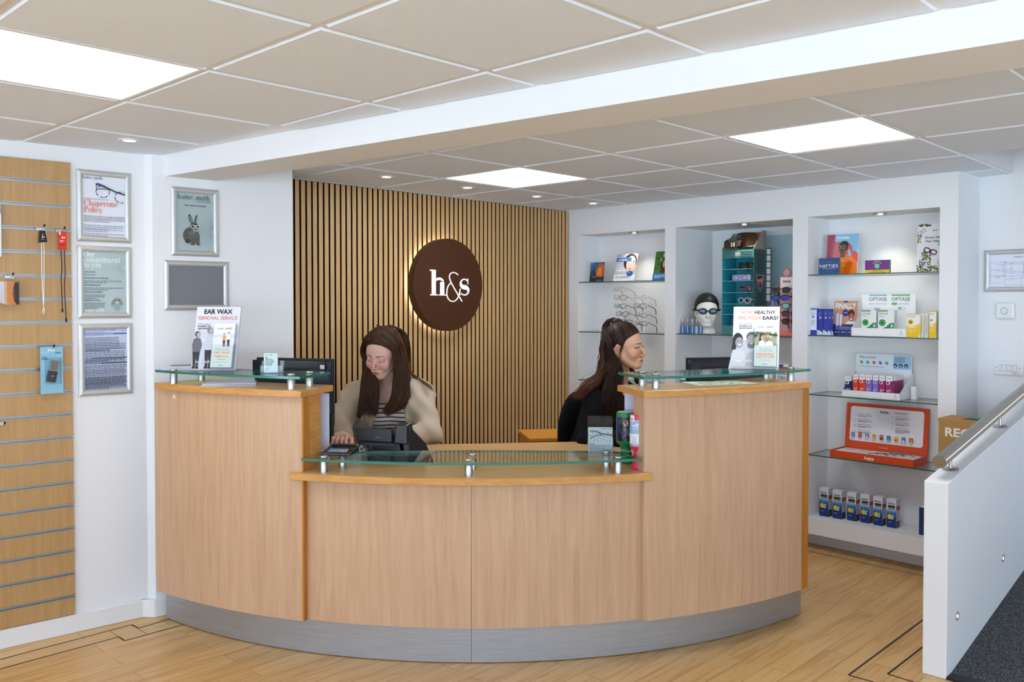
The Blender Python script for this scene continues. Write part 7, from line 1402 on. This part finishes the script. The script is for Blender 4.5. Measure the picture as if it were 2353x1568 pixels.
    # side hair falling behind the ear in front of the shoulder
    a0_ = [tuple(W((-.074, .02, .06))), tuple(W((-.084, .048, .01)))]; a1_ = [tuple(W((-.060, .055, .07))), tuple(W((-.076, .078, .01)))]
    grp.append(dict(g=[a0_+F_(4.70, [(1425, 842, 0), (1427, 872, -.02), (1424, 905, -.03), (1428, 938, -.03), (1434, 958, -.02)]), a0_+F_(4.68, [(1412, 845, 0), (1408, 880, -.02), (1402, 915, -.03), (1400, 950, -.02), (1398, 972, -.01)]), a1_+F_(4.70, [(1397, 845, 0), (1392, 880, -.02), (1384, 915, -.04), (1380, 940, -.03), (1376, 955, -.02)])], n=1000, r=.0011, j=.008, wave=.0075, cols=cols))
    # spread over the shoulder and back, wavy and lighter
    grp.append(dict(g=[a1_+F_(4.72, [(1385, 845, 0), (1372, 868, -.01), (1350, 885, -.02), (1330, 902, -.0), (1312, 912, .0)]), a1_+F_(4.72, [(1388, 845, 0), (1378, 872, -.02), (1362, 888, -.05), (1348, 900, -.05), (1336, 915, -.04)]), a1_+F_(4.76, [(1385, 840, .02), (1372, 862, .02), (1355, 872, .02), (1340, 885, .01), (1328, 900, .0)])], n=420, r=.0010, j=.010, wave=.009, cols=('4a2a1c', '5e3626', '38201a', '6e4030')))
    grp.append(dict(g=[[tuple(W((.06*k, .07, .07))), tuple(W((.07*k, .105, 0))), (c[0]-.10+.0*k, 4.9+.08*k, 1.12), (c[0]-.14, 4.92+.08*k, 1.02)] for k in (-1, 0, 1)], n=300, r=.0015, j=.007, wave=.006, cols=cols))
    grp.append(dict(g=[[tuple(W(p)) for p in ((-.070, -.030, .050), (-.076, -.020, .020), (-.078, -.008, -.02), (-.072, -.004, -.066))]], n=14, r=.0007, j=.0035, cols=cols))
    grp.append(dict(g=[[tuple(W((.074, .02, .03))), tuple(W((.08, .03, -.05)))]+F_(4.95, [(1462, 870, 0), (1478, 895, 0), (1482, 920, 0)])], n=60, r=.0018, j=.006, wave=.005, cols=cols))
    strands('hair_strands', grp, hc, rng, wfreq=62.); return t
woman_black()
# ---- chairs
def office_chair(x, y, rz, label, h=.52, c='121316'):
    t = thing('office_chair', label, 'chair', T(x, y, 0, rz), 'office chairs behind the counter'); m = mat('chair_fabric', c, .95, spec=.15, bump=.4, bscale=500); mp_ = mat('chair_plastic', '1a1b1e', .4)
    V, Q = nets(lambda P: smax(elp(P, (0, .0, .76), (.21, .05, .235)), np.abs(P[0])-.215, .03), (-.26, -.09, .5), (.26, .09, 1.1), .009, 3); np_mesh('backrest', V, Q, m, t)
    V, Q = nets(lambda P: elp(P, (0, -.26, .46), (.25, .25, .055)), (-.28, -.54, .38), (.28, .02, .54), .011, 3); np_mesh('seat', V, Q, m, t)
    b = MB().use(mp_); b.tube([(0, .04, .62), (0, .04, .45), (0, -.1, .40), (0, -.26, .40)], .022, 10); b.tube([(0, -.26, .40), (0, -.26, .08)], .025, 12); b.build('column', t, smooth=True)
    for k in range(5): a = 2*math.pi*k/5; b = MB().use(mp_); b.tube([(0, -.26, .10), (.27*math.cos(a), -.26+.27*math.sin(a), .065)], [.022, .014], 8); b.ell((.27*math.cos(a), -.26+.27*math.sin(a), .028), (.028, .018, .028), 12, 8); b.build('leg', t, smooth=True)
    return t
office_chair(.375, 5.10, math.radians(58), 'black fabric office chair behind the dark haired woman')
office_chair(-.655, 5.26, math.radians(-4), 'black office chair mostly hidden behind the woman in the cardigan')
p = on_z(1250, 1012, .735); b = MB().use(mat('orange_wood', 'cf8a2c', .35)); Wd = .42
tz = at_Y(1218, 1008, 5.25).z; t = thing('pedestal_cabinet', 'low orange wood pedestal cabinet beside the black chair by the slatted wall', 'cabinet', T(at_Y(1218, 1008, 5.25).x, 5.25, 0, math.radians(10)))
b.box(0, .40, 0, .36, 0, tz-.02); b.build('carcass', t, bevel=.003); b = MB().use(mat('orange_wood_top', 'dc9632', .3)); b.box(-.005, .41, -.008, .37, tz-.02, tz); b.build('top', t, bevel=.002)
# ================================================================ MIDDLE NICHE
M_MANQ = mat('white_mannequin', 'e6e4de', .5)
uM, _ = uz(1624, 740, .12); zt_ = uz(1624, 677, .12)[1]
t = thing('mannequin_head', 'white mannequin head standing on the shelf of the middle niche', 'mannequin head', RW.mat(uM, .12, zB1_, math.radians(38)))
hh_ = zt_-zB1_; HM = Head((0, 0, hh_-.118), 0, 0, 0, .98)
def mq(P):
    d = head_field(HM.loc(P))*HM.s; d = smin(d, cap(P, (0, .018, hh_-.19), (0, .02, .03), .044, .050), .02); d = smin(d, smax(elp(P, (0, .02, .0), (.066, .062, .05)), -(P[2]-.0), .003), .02); return smax(d, -P[2], .002)
V, Q = nets(mq, (-.1, -.13, -.005), (.1, .13, hh_+.02), .003); np_mesh('head', V, Q, M_MANQ, t)
M0 = RW.mat(uM, .12, zB1_, math.radians(38))
t = thing('swimming_hat', 'black rubber swimming hat stretched over the white mannequin head', 'swimming hat', M0)
V, Q = nets(lambda P: (lambda L: smax(elp(L, (0, .014, .044), (.084, .103, .090)), -(L[2]-.022+L[1]*.62), .008)*HM.s)(HM.loc(P)), (-.12, -.13, .02), (.12, .14, hh_+.04), .0034); np_mesh('cap', V, Q, mat('black_rubber', '101012', .5), t)
t = thing('swimming_goggles', 'black swimming goggles worn by the mannequin over its cap', 'goggles', M0); zc_ = hh_-.118+.004
b = MB().use(M_BLACKP)
for s in (-1, 1): b.tube([(s*.034+.024*math.cos(a), -.094+.010*abs(math.cos(a)) if s*math.cos(a) > 0 else -.096, zc_+.017*math.sin(a)) for a in np.linspace(0, 2*math.pi, 25)[:-1]], .0045, 8, closed=True)
b.tube([(-.012, -.098, zc_+.002), (.012, -.098, zc_+.002)], .004, 8); b.build('frame', t, smooth=True)
for s in (-1, 1): b = MB().use(mat('goggle_lens', '46628c', .05, spec=1.)); b.ell((s*.034, -.094, zc_), (.022, .007, .016), 20, 10); b.build('lens', t, smooth=True)
b = MB().use(M_BLACKM); b.tube([(s_*.0+.089*math.sin(a)*(1 if abs(a) < 9 else 1), .012-.100*math.cos(a), zc_+.004+.012*(1-math.cos(a))*.5) for a in np.linspace(.62, 2*math.pi-.62, 30) for s_ in (1,)], .006, 6); b.build('strap', t, smooth=True)
# ---- teal display tower
M_TEAL = mat('teal_card', '3f7f80', .5); M_TEALI = mat('teal_inner', '2590a4', .45); M_TEALS = mat('dark_teal', '3c5c5c', .5); M_TEALL = mat('pale_teal_edge', '7fb4b2', .5)
uT0 = uz(1659, 700, .14)[0]; uT1 = uz(1731, 700, .14)[0]; zTt = uz(1695, 574, .14)[1]-zB1_; Wt = uT1-uT0; Dt = .17
t = thing('display_tower', 'teal cardboard display tower with compartments of sports eyewear', 'display unit', RW.mat(uT0, .14, zB1_, math.radians(0)))
b = MB().use(M_TEAL); b.box(0, Wt, .0, .004, zTt-.055, zTt); b.box(0, Wt, 0, .004, 0, .058); b.box(-.001, .003, 0, Dt, 0, zTt); b.use(M_TEALI).box(.003, Wt-.003, Dt-.004, Dt, 0, zTt); b.use(M_TEAL); b.box(0, Wt, 0, Dt, zTt-.004, zTt); b.use(M_TEALI).box(.003, .005, .002, Dt-.004, .058, zTt-.055)
for s in (0, 1):
    for k in range(3): b.use(M_TEALS); b.tube([(Wt*(.06+.52*s), -.001, zTt-.014-.014*k), (Wt*(.42+.52*s), -.001, zTt-.014-.014*k)], .003, 6)
b.use(M_PRINT); a = Art(); a.rect(Wt*.42, zTt-.042, Wt*.60, zTt-.018, 'b4b4b0'); a.text('SPORTS', Wt*.43, zTt-.028, .009, '5a4444', width=Wt*.15); a.text('EYEWEAR', Wt*.43, zTt-.038, .009, '8c4040', width=Wt*.15); a.rect(Wt*.62, .012, Wt*.98, .046, 'c8403c'); a.text('L', Wt*.72, .018, .026, 'f2eee8', bold=.03)
a.ell(Wt*.3, .012, .004, .004, '5a9a98', 8); a.ell(Wt*.3, .046, .004, .004, '5a9a98', 8); a.put(b); b.build('body', t)
sideM = Matrix.Translation((Wt, 0, 0)) @ Matrix.Rotation(math.pi/2, 4, 'Z')
b = MB().use(M_TEALS); b.box(Wt-.001, Wt+.003, 0, Dt, 0, zTt); b.use(M_PRINT); a = Art()
for z0 in (zTt-.145, zTt-.385):
    for r_ in range(6):
        for c_ in range(5 if r_ % 2 else 4):
            cx = Dt*(.22+.14*c_+(0 if r_ % 2 else .07)); cy = z0+.022*r_; a.k = 1; a.poly([(cx-.0055, cy), (cx, cy-.013), (cx+.0055, cy), (cx, cy+.013)], '16181a')
a.k = 2; zc2 = zTt-.20; a.poly([(Dt*.12, zc2+.03), (Dt*.78, zc2+.03), (Dt*.45, zc2-.085)], 'b8b8b0'); a.poly([(Dt*.17, zc2+.025), (Dt*.73, zc2+.025), (Dt*.45, zc2-.072)], '2c2424'); a.poly([(Dt*.20, zc2-.005), (Dt*.70, zc2+.020), (Dt*.60, zc2-.022), (Dt*.30, zc2-.038)], 'c46058'); a.text('SPORT', Dt*.24, zc2-.012, .018, 'f0dcd8', width=Dt*.4, slope=.1); a.rect(Dt*.02, zTt-.415, Dt*.98, zTt-.39, 'b03c3c'); a.text('EYE', Dt*.4, zTt-.410, .016, 'e8d8d4'); a.put(b, sideM @ Matrix.Translation((0, -.003, 0))); b.build('side_panel', t)
zlev = [uz(1690, y, .145)[1]-zB1_ for y in (619, 646, 672.5, 699, 723)]
for z in zlev: b = MB().use(M_TEALL); b.box(.003, Wt-.002, -.002, Dt-.004, z-.0015, z+.0015); b.build('compartment_shelf', t)
MT = RW.mat(uT0, .14, zB1_)
def inT(x, y, z, **k): return MT @ T(Wt*x, y, z, math.radians(k.get('rz', 0)), math.radians(k.get('rx', 0)))
make_glasses('sunglasses', 'black wraparound sports sunglasses in the top compartment of teal tower', inT(.62, .035, zlev[0]+.026, rz=-12), '15161a', '1a1c24', .062, .020, .0035, .7, tl=.10, ry=.85, group='sports eyewear in the teal tower')
t2 = thing('goggle_case', 'clear plastic case holding purple swimming goggles in the teal tower', 'case', inT(.55, .02, zlev[1]+.002), 'sports eyewear in the teal tower')
b = MB().use(mat('frosted_lilac', 'c4c4e0', .15, trans=.2)); b.box(-.070, .070, 0, .05, 0, .042); b.build('case', t2, bevel=.012, seg=4)
b = MB().use(mat('purple_rim', '8a6cc0', .3))
for s in (-1, 1): b.tube([(s*.032+.021*math.cos(a), -.002, .021+.014*math.sin(a)) for a in np.linspace(0, 2*math.pi, 21)[:-1]], .0025, 6, closed=True)
b.tube([(-.011, -.002, .022), (.011, -.002, .022)], .002, 6); b.build('goggles', t2, smooth=True)
make_glasses('sports_glasses', 'dark red sports glasses with clear lenses in the teal tower', inT(.66, .035, zlev[2]+.026, rz=-10), '8a1c22', None, .062, .021, .0032, .7, '1c1618', tl=.10, group='sports eyewear in the teal tower')
make_glasses('sports_glasses', 'silver and red sports glasses in the fourth compartment of the teal tower', inT(.62, .035, zlev[3]+.024, rz=-14), 'c4c6c8', None, .060, .020, .0035, .7, 'a02428', tl=.10, group='sports eyewear in the teal tower')
t2 = thing('diving_mask', 'clear and dark blue diving mask in the lower compartment of the teal tower', 'mask', inT(.40, .035, zlev[4]-.085))
b = MB().use(mat('navy_rubber', '22307c', .35)); b.tube([(.040*math.copysign(abs(math.cos(a))**.7, math.cos(a)), -.002, .042+.034*math.copysign(abs(math.sin(a))**.7, math.sin(a))) for a in np.linspace(0, 2*math.pi, 29)[:-1]], .005, 8, closed=True); b.build('frame', t2, smooth=True)
b = MB().use(M_ACR); b.lathe([(.0005, 0), (.034, 0), (.044, .03)], 24, M=T(0, 0, .042, rx=math.pi/2-math.pi), cap=False); b.build('skirt', t2, smooth=True)
# header with ski goggles on top
t2 = thing('display_header', 'green card tray with slanted sides on top of the teal tower', 'display tray', MT @ Matrix.Translation((0, 0, zTt+.001))); zh = uz(1752, 528, .2)[1]-zB1_-zTt
b = MB().use(mat('sage_card', '7f9a84', .5)); b.box(0, Wt, .14, .144, 0, zh*.94); b.hexa([(0, -.01, 0), (.003, -.01, 0), (.003, .14, 0), (0, .14, 0), (0, .03, zh*.3), (.003, .03, zh*.3), (.003, .14, zh*.94), (0, .14, zh*.94)]); b.use(mat('taupe_card', '9c9488', .6)); b.hexa([(Wt-.003, 0, 0), (Wt, 0, 0), (Wt, .16, 0), (Wt-.003, .16, 0), (Wt-.003, .11, zh), (Wt, .11, zh), (Wt, .16, zh), (Wt-.003, .16, zh)])
b.use(mat('orange_card2', 'd85a34', .5)); b.add([(Wt*.6, .1395, zh*.35), (Wt*.97, .1395, zh*.35), (Wt*.97, .1395, zh*.88), (Wt*.66, .1395, zh*.88)], [(0, 1, 2, 3)]); b.build('card_tray', t2)
b = MB().use(M_PRINT); a = Art(); a.ell(.0, 0, .026, .022, 'd86048'); a.ell(0, 0, .019, .016, 'e8b8a4'); a.ell(0, 0, .013, .011, 'c84830'); a.put(b, T(Wt*.19, .132, zh*.55)); b.build('round_badge', t2)
t2 = thing('ski_goggles', 'large mirrored ski goggles with brown strap on top of the teal tower', 'goggles', MT @ T(Wt*.60, .055, zTt+.008, math.radians(-14)))
b = MB().use(mat('bronze_lens', '4a3626', .06, .7, spec=1.))
def lensp(u_, v_): x = .088*u_; return (x, -.030+.045*u_*u_, .055+.046*v_*(1-.18*u_**4)-(.010 if v_ < 0 and abs(u_) < .2 else 0)*abs(v_))
vs = [lensp(u_, v_) for v_ in np.linspace(-1, 1, 9) for u_ in np.linspace(-1, 1, 17)]; b.add(vs, [(j*17+i, j*17+i+1, (j+1)*17+i+1, (j+1)*17+i) for j in range(8) for i in range(16)]); b.build('lens', t2, smooth=True, sharp=0)
b = MB().use(M_BLACKP); b.tube([lensp(u_, -1) for u_ in np.linspace(-1, 1, 15)]+[lensp(1, v_) for v_ in (-.5, 0, .5)]+[lensp(u_, 1) for u_ in np.linspace(1, -1, 15)]+[lensp(-1, v_) for v_ in (.5, 0, -.5)], .005, 8, closed=True); b.build('frame', t2, smooth=True)
b = MB().use(mat('brown_strap', '3c2c20', .45)); st = [(-.09, .02, .05), (-.12, .0, .045), (-.14, -.04, .03), (-.125, -.075, .012), (-.08, -.085, .006), (-.02, -.075, .014), (.01, -.06, .02)]
vs = []; 
for i, q in enumerate(st): tw = .4*math.sin(i*1.3); vs += [(q[0], q[1]-.008*tw, q[2]-.004), (q[0]+.004, q[1]+.006*tw, q[2]+.036)]
b.add(vs, [(2*i, 2*i+2, 2*i+3, 2*i+1) for i in range(len(st)-1)]); b.add([(v[0]+.003, v[1]+.004, v[2]) for v in vs], [(2*i, 2*i+1, 2*i+3, 2*i+2) for i in range(len(st)-1)]); b.use(mat('strap_logo', 'e8dcc8', .4))
for k in range(2): b.box(-.045+.02*k, -.033+.02*k, -.087, -.085, .012, .040)
b.build('strap', t2, smooth=True)
# slotted rack beside the tower
uR0 = uz(1753, 640, .26)[0]; uR1 = uz(1761, 640, .26)[0]; zr1 = uz(1757, 571, .26)[1]; zr0 = uz(1757, 692, .26)[1]
t = thing('wall_strip', 'narrow white strip with black slots behind the teal tower', 'display strip', RW.mat(uR0-.04, .30, zr0)); b = MB().use(M_PRINT).ink('dfe6e8'); b.box(0.02, .075, 0, .004, 0, zr1-zr0); b.ink('1a1c1e'); b.box(.073, .076, -.001, .005, 0, zr1-zr0); b.build('strip', t); b = MB().use(M_BLACKP)
for k in range(8): b.box(.02, .074, -.004, .001, (zr1-zr0)*(.12+.125*k), (zr1-zr0)*(.12+.125*k)+.006)
b.build('slots', t)
# pale blue back panel in the niche
ub0 = uz(1700, 640, D2-.012)[0]; b = MB().use(mat('pale_blue_board', 'a9c4cc', .5)); zq = uz(1790, 540, D2-.01)[1]; b.box(ub0, n2[1]-.003, D2-.010, D2-.002, zB1_, zq); tag(b.build('back_board', M=RW.mat()), 'pale blue board leaning against the back of the middle niche', 'board')
# pink sunglasses display
uP0 = uz(1783, 700, .17)[0]; uP1 = uz(1835, 700, .17)[0]; Wp = uP1-uP0; zP1 = uz(1785, 636, .17)[1]-zB1_; t = thing('sunglasses_display', 'pink card sunglasses display cut like puzzle pieces, right side of middle niche', 'display unit', RW.mat(uP0, .17, zB1_)); mpk = mat('pink_card', 'c9a0a0', .5); mco = mat('coral_card', 'e0705c', .5)
b = MB().use(mpk); b.box(0, Wp, .05, .056, 0, zP1); b.use(M_PRINT); a = Art(); a.rect(.0, 0, .004, zP1, 'd8607c'); a.rect(0, zP1-.004, Wp, zP1, 'd8607c'); a.rect(.004, zP1-.10, Wp*.6, zP1-.004, 'e6d8d8'); a.text('Active', .02, zP1-.038, .026, '28386c', bold=.03, width=.055); a.ring(.05, zP1-.075, .009, .012, .002, '8cb0c8'); a.put(b, Matrix.Translation((0, .049, 0))); b.build('back_panel', t)
b = MB().use(mpk); kx = Wp*.30; b.lathe([(.0005, 0), (.026, 0), (.026, .006), (.0005, .006)], 24, M=T(kx, .056, zP1+.028, rx=math.pi/2), cap=False); b.box(kx-.012, kx+.012, .050, .056, zP1-.002, zP1+.012); b.use(mat('rose_edge', 'd8607c', .5)); b.tube([(kx+.026*math.cos(q), .048, zP1+.028+.026*math.sin(q)) for q in np.linspace(-1.0, math.pi+1.0, 22)], .0018, 6); b.tube([(-.024+.02*math.cos(q), .049, zP1-.085+.02*math.sin(q)) for q in np.linspace(.7, 2*math.pi-.7, 22)], .0018, 6); b.build('puzzle_knob', t, smooth=True)
b = MB().use(mco); b.box(-.01, Wp, -.05, .12, 0, .022); b.build('base', t, bevel=.003); b = MB().use(mat('lilac_strip', '8c7cb8', .5)); b.box(-.048, -.030, .03, .034, zP1-.19, zP1-.115); b.build('side_tab', t)
b = MB().use(M_ACR); b.box(Wp*.52, Wp*.56, .0, .05, .02, zP1-.06); b.build('post', t)
for k, (y, rim, lens, x, lb) in enumerate(((667, '1c1a1c', '3a3034', 1795, 'black sunglasses, highest on the pink display'), (684.5, '241c2c', '2c4fc0', 1793, 'dark sunglasses with bright blue mirrored lenses on the pink display'), (703, '3a4c60', '7cc4cc', 1812, 'sunglasses with pale turquoise lenses, middle of the pink display'), (721, '3a2430', '5a3450', 1812, 'sunglasses with plum lenses, second from the bottom of the pink display'), (739, '2a1c18', '3c2c2a', 1812, 'brown tortoiseshell sunglasses, lowest on the pink display'))):
    u, z = uz(x, y, .10); make_glasses('sunglasses', lb, RW.mat(u+(.012 if k > 1 else 0), .10, z, math.radians(4)) @ Matrix.Rotation(math.radians(-8), 4, 'X'), rim, lens, .062, .0215, .0028, .8, group='sunglasses on the pink display', tl=.11)
# boxes on the lower shelf seen under the raised glass
def a_bleph(a, w, h):
    a.rect(-w, 0, w, h, 'eeeef0'); a.text('BLEPHA', -w*.7, h*.60, h*.15, '4c3c88', bold=.02, width=w*1.4); a.text('EYEBAG', -w*.7, h*.44, h*.15, '4c3c88', bold=.02, width=w*1.4); a.poly([(-w*.9, h), (0, h*.82), (w*.3, h)], '5a48a8'); a.rect(-w*.8, h*.12, w*.8, h*.2, '3a3a40'); a.greek(-w*.8, h*.38, w*1.5, h*.14, 2, '9a9aa8', 2)
for k, (x0, x1) in enumerate(((1709, 1736), (1743, 1775), (1784, 1812))): pack('eye_care_box', ('left one of three white boxes under the right raised glass', 'middle one of three white boxes under the right raised glass', 'right one of three white boxes with purple letters under the right raised glass')[k], 'box', x0, x1, 838, zB2_, .06, .05, a_bleph, side='dcdce0', group='white boxes on the lower shelf of the middle niche')
pack('eye_care_box', 'small green, white and blue box left of the right monitor', 'box', 1565, 1579, 866, zB2_, .06, .04, lambda a, w, h: (a.rect(-w, 0, w, h, '2c6fa8'), a.rect(-w, h*.45, w, h*.7, 'eef2f4'), a.rect(-w, h*.7, w, h, '8ab83c')), side='2c6fa8')
# ================================================================ GOODS ON THE SLATWALL
def lw(x, y, off=-.03): return LW.hit(x, y, off)
def hook(x, y, lb, L=.07):
    u, z = lw(x, y, -.022); t = thing('display_hook', lb, 'hook', LW.mat(u, -.022, z), 'metal hooks on the slatwall')
    b = MB().use(M_CHROME); b.box(-.018, .018, -.0025, 0, -.008, .006); b.build('backplate', t, bevel=.001); b = MB().use(M_CHROME); b.tube([(0, 0, 0), (0, -L*.85, -.002), (0, -L, .010)], .0022, 8); b.use(M_BLACKM); b.tube([(0, -L*.97, .006), (0, -L-.002, .014)], .004, 8); b.build('prong', t, smooth=True); return t
hook(93, 526, 'metal hook holding the black card cord packet'); hook(139, 531, 'metal hook holding the red tag'); hook(22, 636, 'metal hook holding the orange pouch packs'); hook(115, 799, 'metal hook holding the blue magnifier pack'); hook(3, 974, 'empty metal hook at the left picture edge')
def Tlw(x, y, off): u, z = lw(x, y, off); return LW.mat(u, off, z)
def scl(off_x0, off_x1, off=-.05): return (lw(off_x1, 600, off)[0]-lw(off_x0, 600, off)[0])/2
# black packet with white cord
off = -.065; w_ = scl(88, 107, off)*.9; zt2 = lw(97, 530, off)[1]; zb2 = lw(97, 558, off)[1]; u = lw(97, 540, off)[0]
t = thing('eyewear_cord', 'black packet with a long white glasses cord hanging on the slatwall', 'glasses cord', LW.mat(u, off, zt2, math.radians(12))); h_ = zt2-zb2
b = MB().use(mat('black_foil', '141416', .15, spec=.9)); b.hexa([(-w_, -.008, -h_), (w_*1.25, -.008, -h_*.92), (w_*1.25, .008, -h_*.92), (-w_, .008, -h_), (-w_*.8, -.004, 0), (w_*.7, -.004, 0), (w_*.7, .004, 0), (-w_*.8, .004, 0)]); b.use(M_PRINT); a = Art(); a.poly([(-w_*.4, -h_*.62), (-w_*.1, -h_*.25), (-w_*.0, -h_*.30), (-w_*.2, -h_*.55), (w_*.4, -h_*.48), (w_*.4, -h_*.56)], 'e8e8ea'); a.greek(-w_*.6, -h_*.66, w_*1.2, h_*.12, 2, '9a9a9e', 1); a.put(b, Matrix.Translation((0, -.008, 0))); b.build('packet', t)
zc = lw(97, 722, off)[1]-zt2; b = MB().use(mat('white_cord', 'ecebe8', .6)); b.tube([(-.003, 0, -h_), (-.004, 0, zc*.5), (.001, 0, zc*.86), (.003, 0, zc*.93), (-.003, 0, zc*.98), (.001, 0, zc), (.006, 0, zc*.97), (.003, 0, zc*.92)], .0016, 6); b.tube([(.005, 0, -h_*.9), (.007, 0, -h_*1.4), (.006, 0, zc*.5), (.003, 0, zc*.88)], .0016, 6); b.build('cord', t, smooth=True)
off = -.065; zt2 = lw(142, 532, off)[1]; zb2 = lw(142, 573, off)[1]; u = lw(143, 540, off)[0]; w_ = scl(130, 155, off)*.92; h_ = zt2-zb2
t = thing('eyewear_cord', 'red card tag with two long black cords hanging on the slatwall', 'glasses cord', LW.mat(u, off, zt2, math.radians(10)))
b = MB().use(mat('red_card', 'dc2c1c', .35)); b.box(-w_*.85, w_*.85, -.003, .003, -h_, 0); b.use(M_PRINT); a = Art(); a.rect(-w_*.8, -h_*.2, -w_*.35, -h_*.02, 'c8c8c6'); a.poly([(-w_*.25, -h_*.40), (-w_*.05, -h_*.24), (w_*.05, -h_*.24), (-w_*.05, -h_*.36), (w_*.55, -h_*.30), (w_*.5, -h_*.38)], 'f4f0ee'); a.text('Neoprene', -w_*.6, -h_*.54, h_*.09, 'f4e4e0', bold=.02, width=w_*.9); a.text('holder', -w_*.6, -h_*.62, h_*.09, 'f4e4e0', bold=.02, width=w_*.6); a.text('Lanyard strap', -w_*.55, -h_*.72, h_*.08, '3a0c08', width=w_*1.1); a.text('Support', -w_*.55, -h_*.80, h_*.08, '3a0c08', width=w_*.7); a.put(b, Matrix.Translation((0, -.003, 0))); b.build('tag', t, bevel=.001)
for x, yy in ((-.006, 718), (.008, 741)):
    zc = lw(141, yy, off)[1]-zt2; b = MB().use(M_BLACKM); b.tube([(x, .0, -h_+.004), (x+.003, 0, zc*.45), (x-.001, 0, zc*.6), (x+.002, 0, zc*.8), (x+.001+(.004 if x > 0 else .002), 0, zc*.96)], .0021, 6); xe = x+.001+(.004 if x > 0 else .002); b.tube([(xe, 0, zc*.955), (xe, 0, zc)], .0042, 8); b.build('cord', t, smooth=True)
off = -.075; zt2 = lw(25, 643, off)[1]; zb2 = lw(25, 700, off)[1]; u0, u1 = lw(9, 670, off)[0], lw(47, 670, off)[0]; w_ = (u1-u0)/2; h_ = zt2-zb2
t = thing('cloth_pack', 'stack of clear packs holding orange and black cleaning cloths on the slatwall', 'cleaning cloth packs', LW.mat((u0+u1)/2, off, zt2, math.radians(8)))
for k in range(4):
    b = MB().use(M_PRINT).ink('d8d4da' if k else 'f09a3c'); y = .010*k; b.box(-w_*.85-.003*k, w_*.85-.004*k, y, y+.006, -h_+.002*k, -.008)
    if k == 0: a = Art(); a.rect(-w_*.85, -h_, -w_*.35, -.008, 'e4ccc0'); a.rect(-w_*.7, -h_*.98, w_*.3, -.010, 'f0983a'); pts = [(w_*.85, -.010), (w_*.35, -.010)]+[(w_*(.35-.28*math.sin(math.pi*q/8)), -.010-(h_-.012)*q/8) for q in range(1, 8)]+[(w_*.5, -h_), (w_*.85, -h_)]; a.poly(pts, '1c1a1c'); v, f, wd = sans('Haine & Smith', .01); s_ = h_*.13; a.k += 1; a.raw([(w_*.30-y_*s_+.0, -h_*.85+x_*s_*.62) for x_, y_ in v], f, 'c85a3c'); a.put(b)
    b.build('cloth', t)
b = MB().use(M_ACR); b.box(-w_, w_, -.003, -.0022, -h_-.004, 0); b.build('sleeve', t)
off = -.06; zt2 = lw(119, 797, off)[1]; zb2 = lw(119, 904, off)[1]; u0, u1 = lw(91, 850, off)[0], lw(147, 850, off)[0]; w_ = (u1-u0)/2*.95; h_ = zt2-zb2
t = thing('magnifier_pack', 'pale blue blister card holding a small folding pocket magnifier', 'magnifier', LW.mat((u0+u1)/2, off, zt2, math.radians(4)))
b = MB().use(M_PRINT).ink('86bcd4'); b.box(-w_, w_, 0, .0015, -h_, -.0); a = Art(); a.rect(-w_*.35, -h_*.10, w_*.30, -h_*.05, 'd8dcdc'); a.text('pocket', -w_*.9, -h_*.13, h_*.045, 'cfe4ec', width=w_*.6); a.text('Loupe', -w_*.9, -h_*.235, h_*.045, '1c3c58', bold=.02, width=w_*.45); a.text('de poche', -w_*.9, -h_*.275, h_*.045, '1c3c58', bold=.02, width=w_*.6); a.text('Leader', w_*.30, -h_*.145, h_*.04, '1c3c58', bold=.02, width=w_*.55); a.text('3x', w_*.55, -h_*.23, h_*.05, 'e4f0f4'); a.put(b); b.build('backing_card', t, bevel=.0007, seg=1)
b = MB().use(M_ACR); b.box(-w_*.62, w_*.72, -.022, -.0215, -h_*.80, -h_*.22); b.box(-w_*.62, -w_*.60, -.022, 0, -h_*.80, -h_*.22); b.box(w_*.70, w_*.72, -.022, 0, -h_*.80, -h_*.22); b.build('blister', t, bevel=.004)
R = T(w_*.05, -.010, -h_*.50, 0, 0, math.radians(12)); b = MB().use(M_BLACKP); b.box(-w_*.42, w_*.42, -.005, .005, -h_*.26, -h_*.02, R); b.build('magnifier_case', t, bevel=.003)
b = MB().use(M_CHROME); x0_, z0_, z1_ = w_*.40, -h_*.02, h_*.22
for q in ((-x0_, x0_, z1_-.003, z1_), (-x0_, x0_, z0_, z0_+.003), (-x0_, -x0_+.003, z0_, z1_), (x0_-.003, x0_, z0_, z1_)): b.box(q[0], q[1], -.003, .003, q[2], q[3], R)
b.lathe([(.0003, .0006), (.004, .0006)], 14, M=R @ T(.002, -.0052, -h_*.13, rx=math.pi/2), cap=False); b.build('lens_frame', t); b = MB().use(mat('magnifier_lens', '7c7468', .08)); b.box(-x0_+.003, x0_-.003, -.001, .001, z0_+.003, z1_-.003, R); b.build('lens', t)
off = -.05; u0, u1 = lw(-60, 560, off)[0], lw(3.5, 560, off)[0]; z1_ = lw(2, 470, off)[1]; z0_ = lw(2, 590, off)[1]; t = thing('hanging_pack', 'grey and white hanging pack cut off by the left picture edge', 'pack', LW.mat(u0, off, z0_)); h_ = z1_-z0_
b = MB().use(M_PRINT).ink('d9dbe0'); b.box(0, u1-u0, 0, .004, 0, h_); b.ink('8c98a6'); b.box(-.0005, u1-u0+.0005, -.0005, .0045, h_*.82, h_); b.build('card', t)
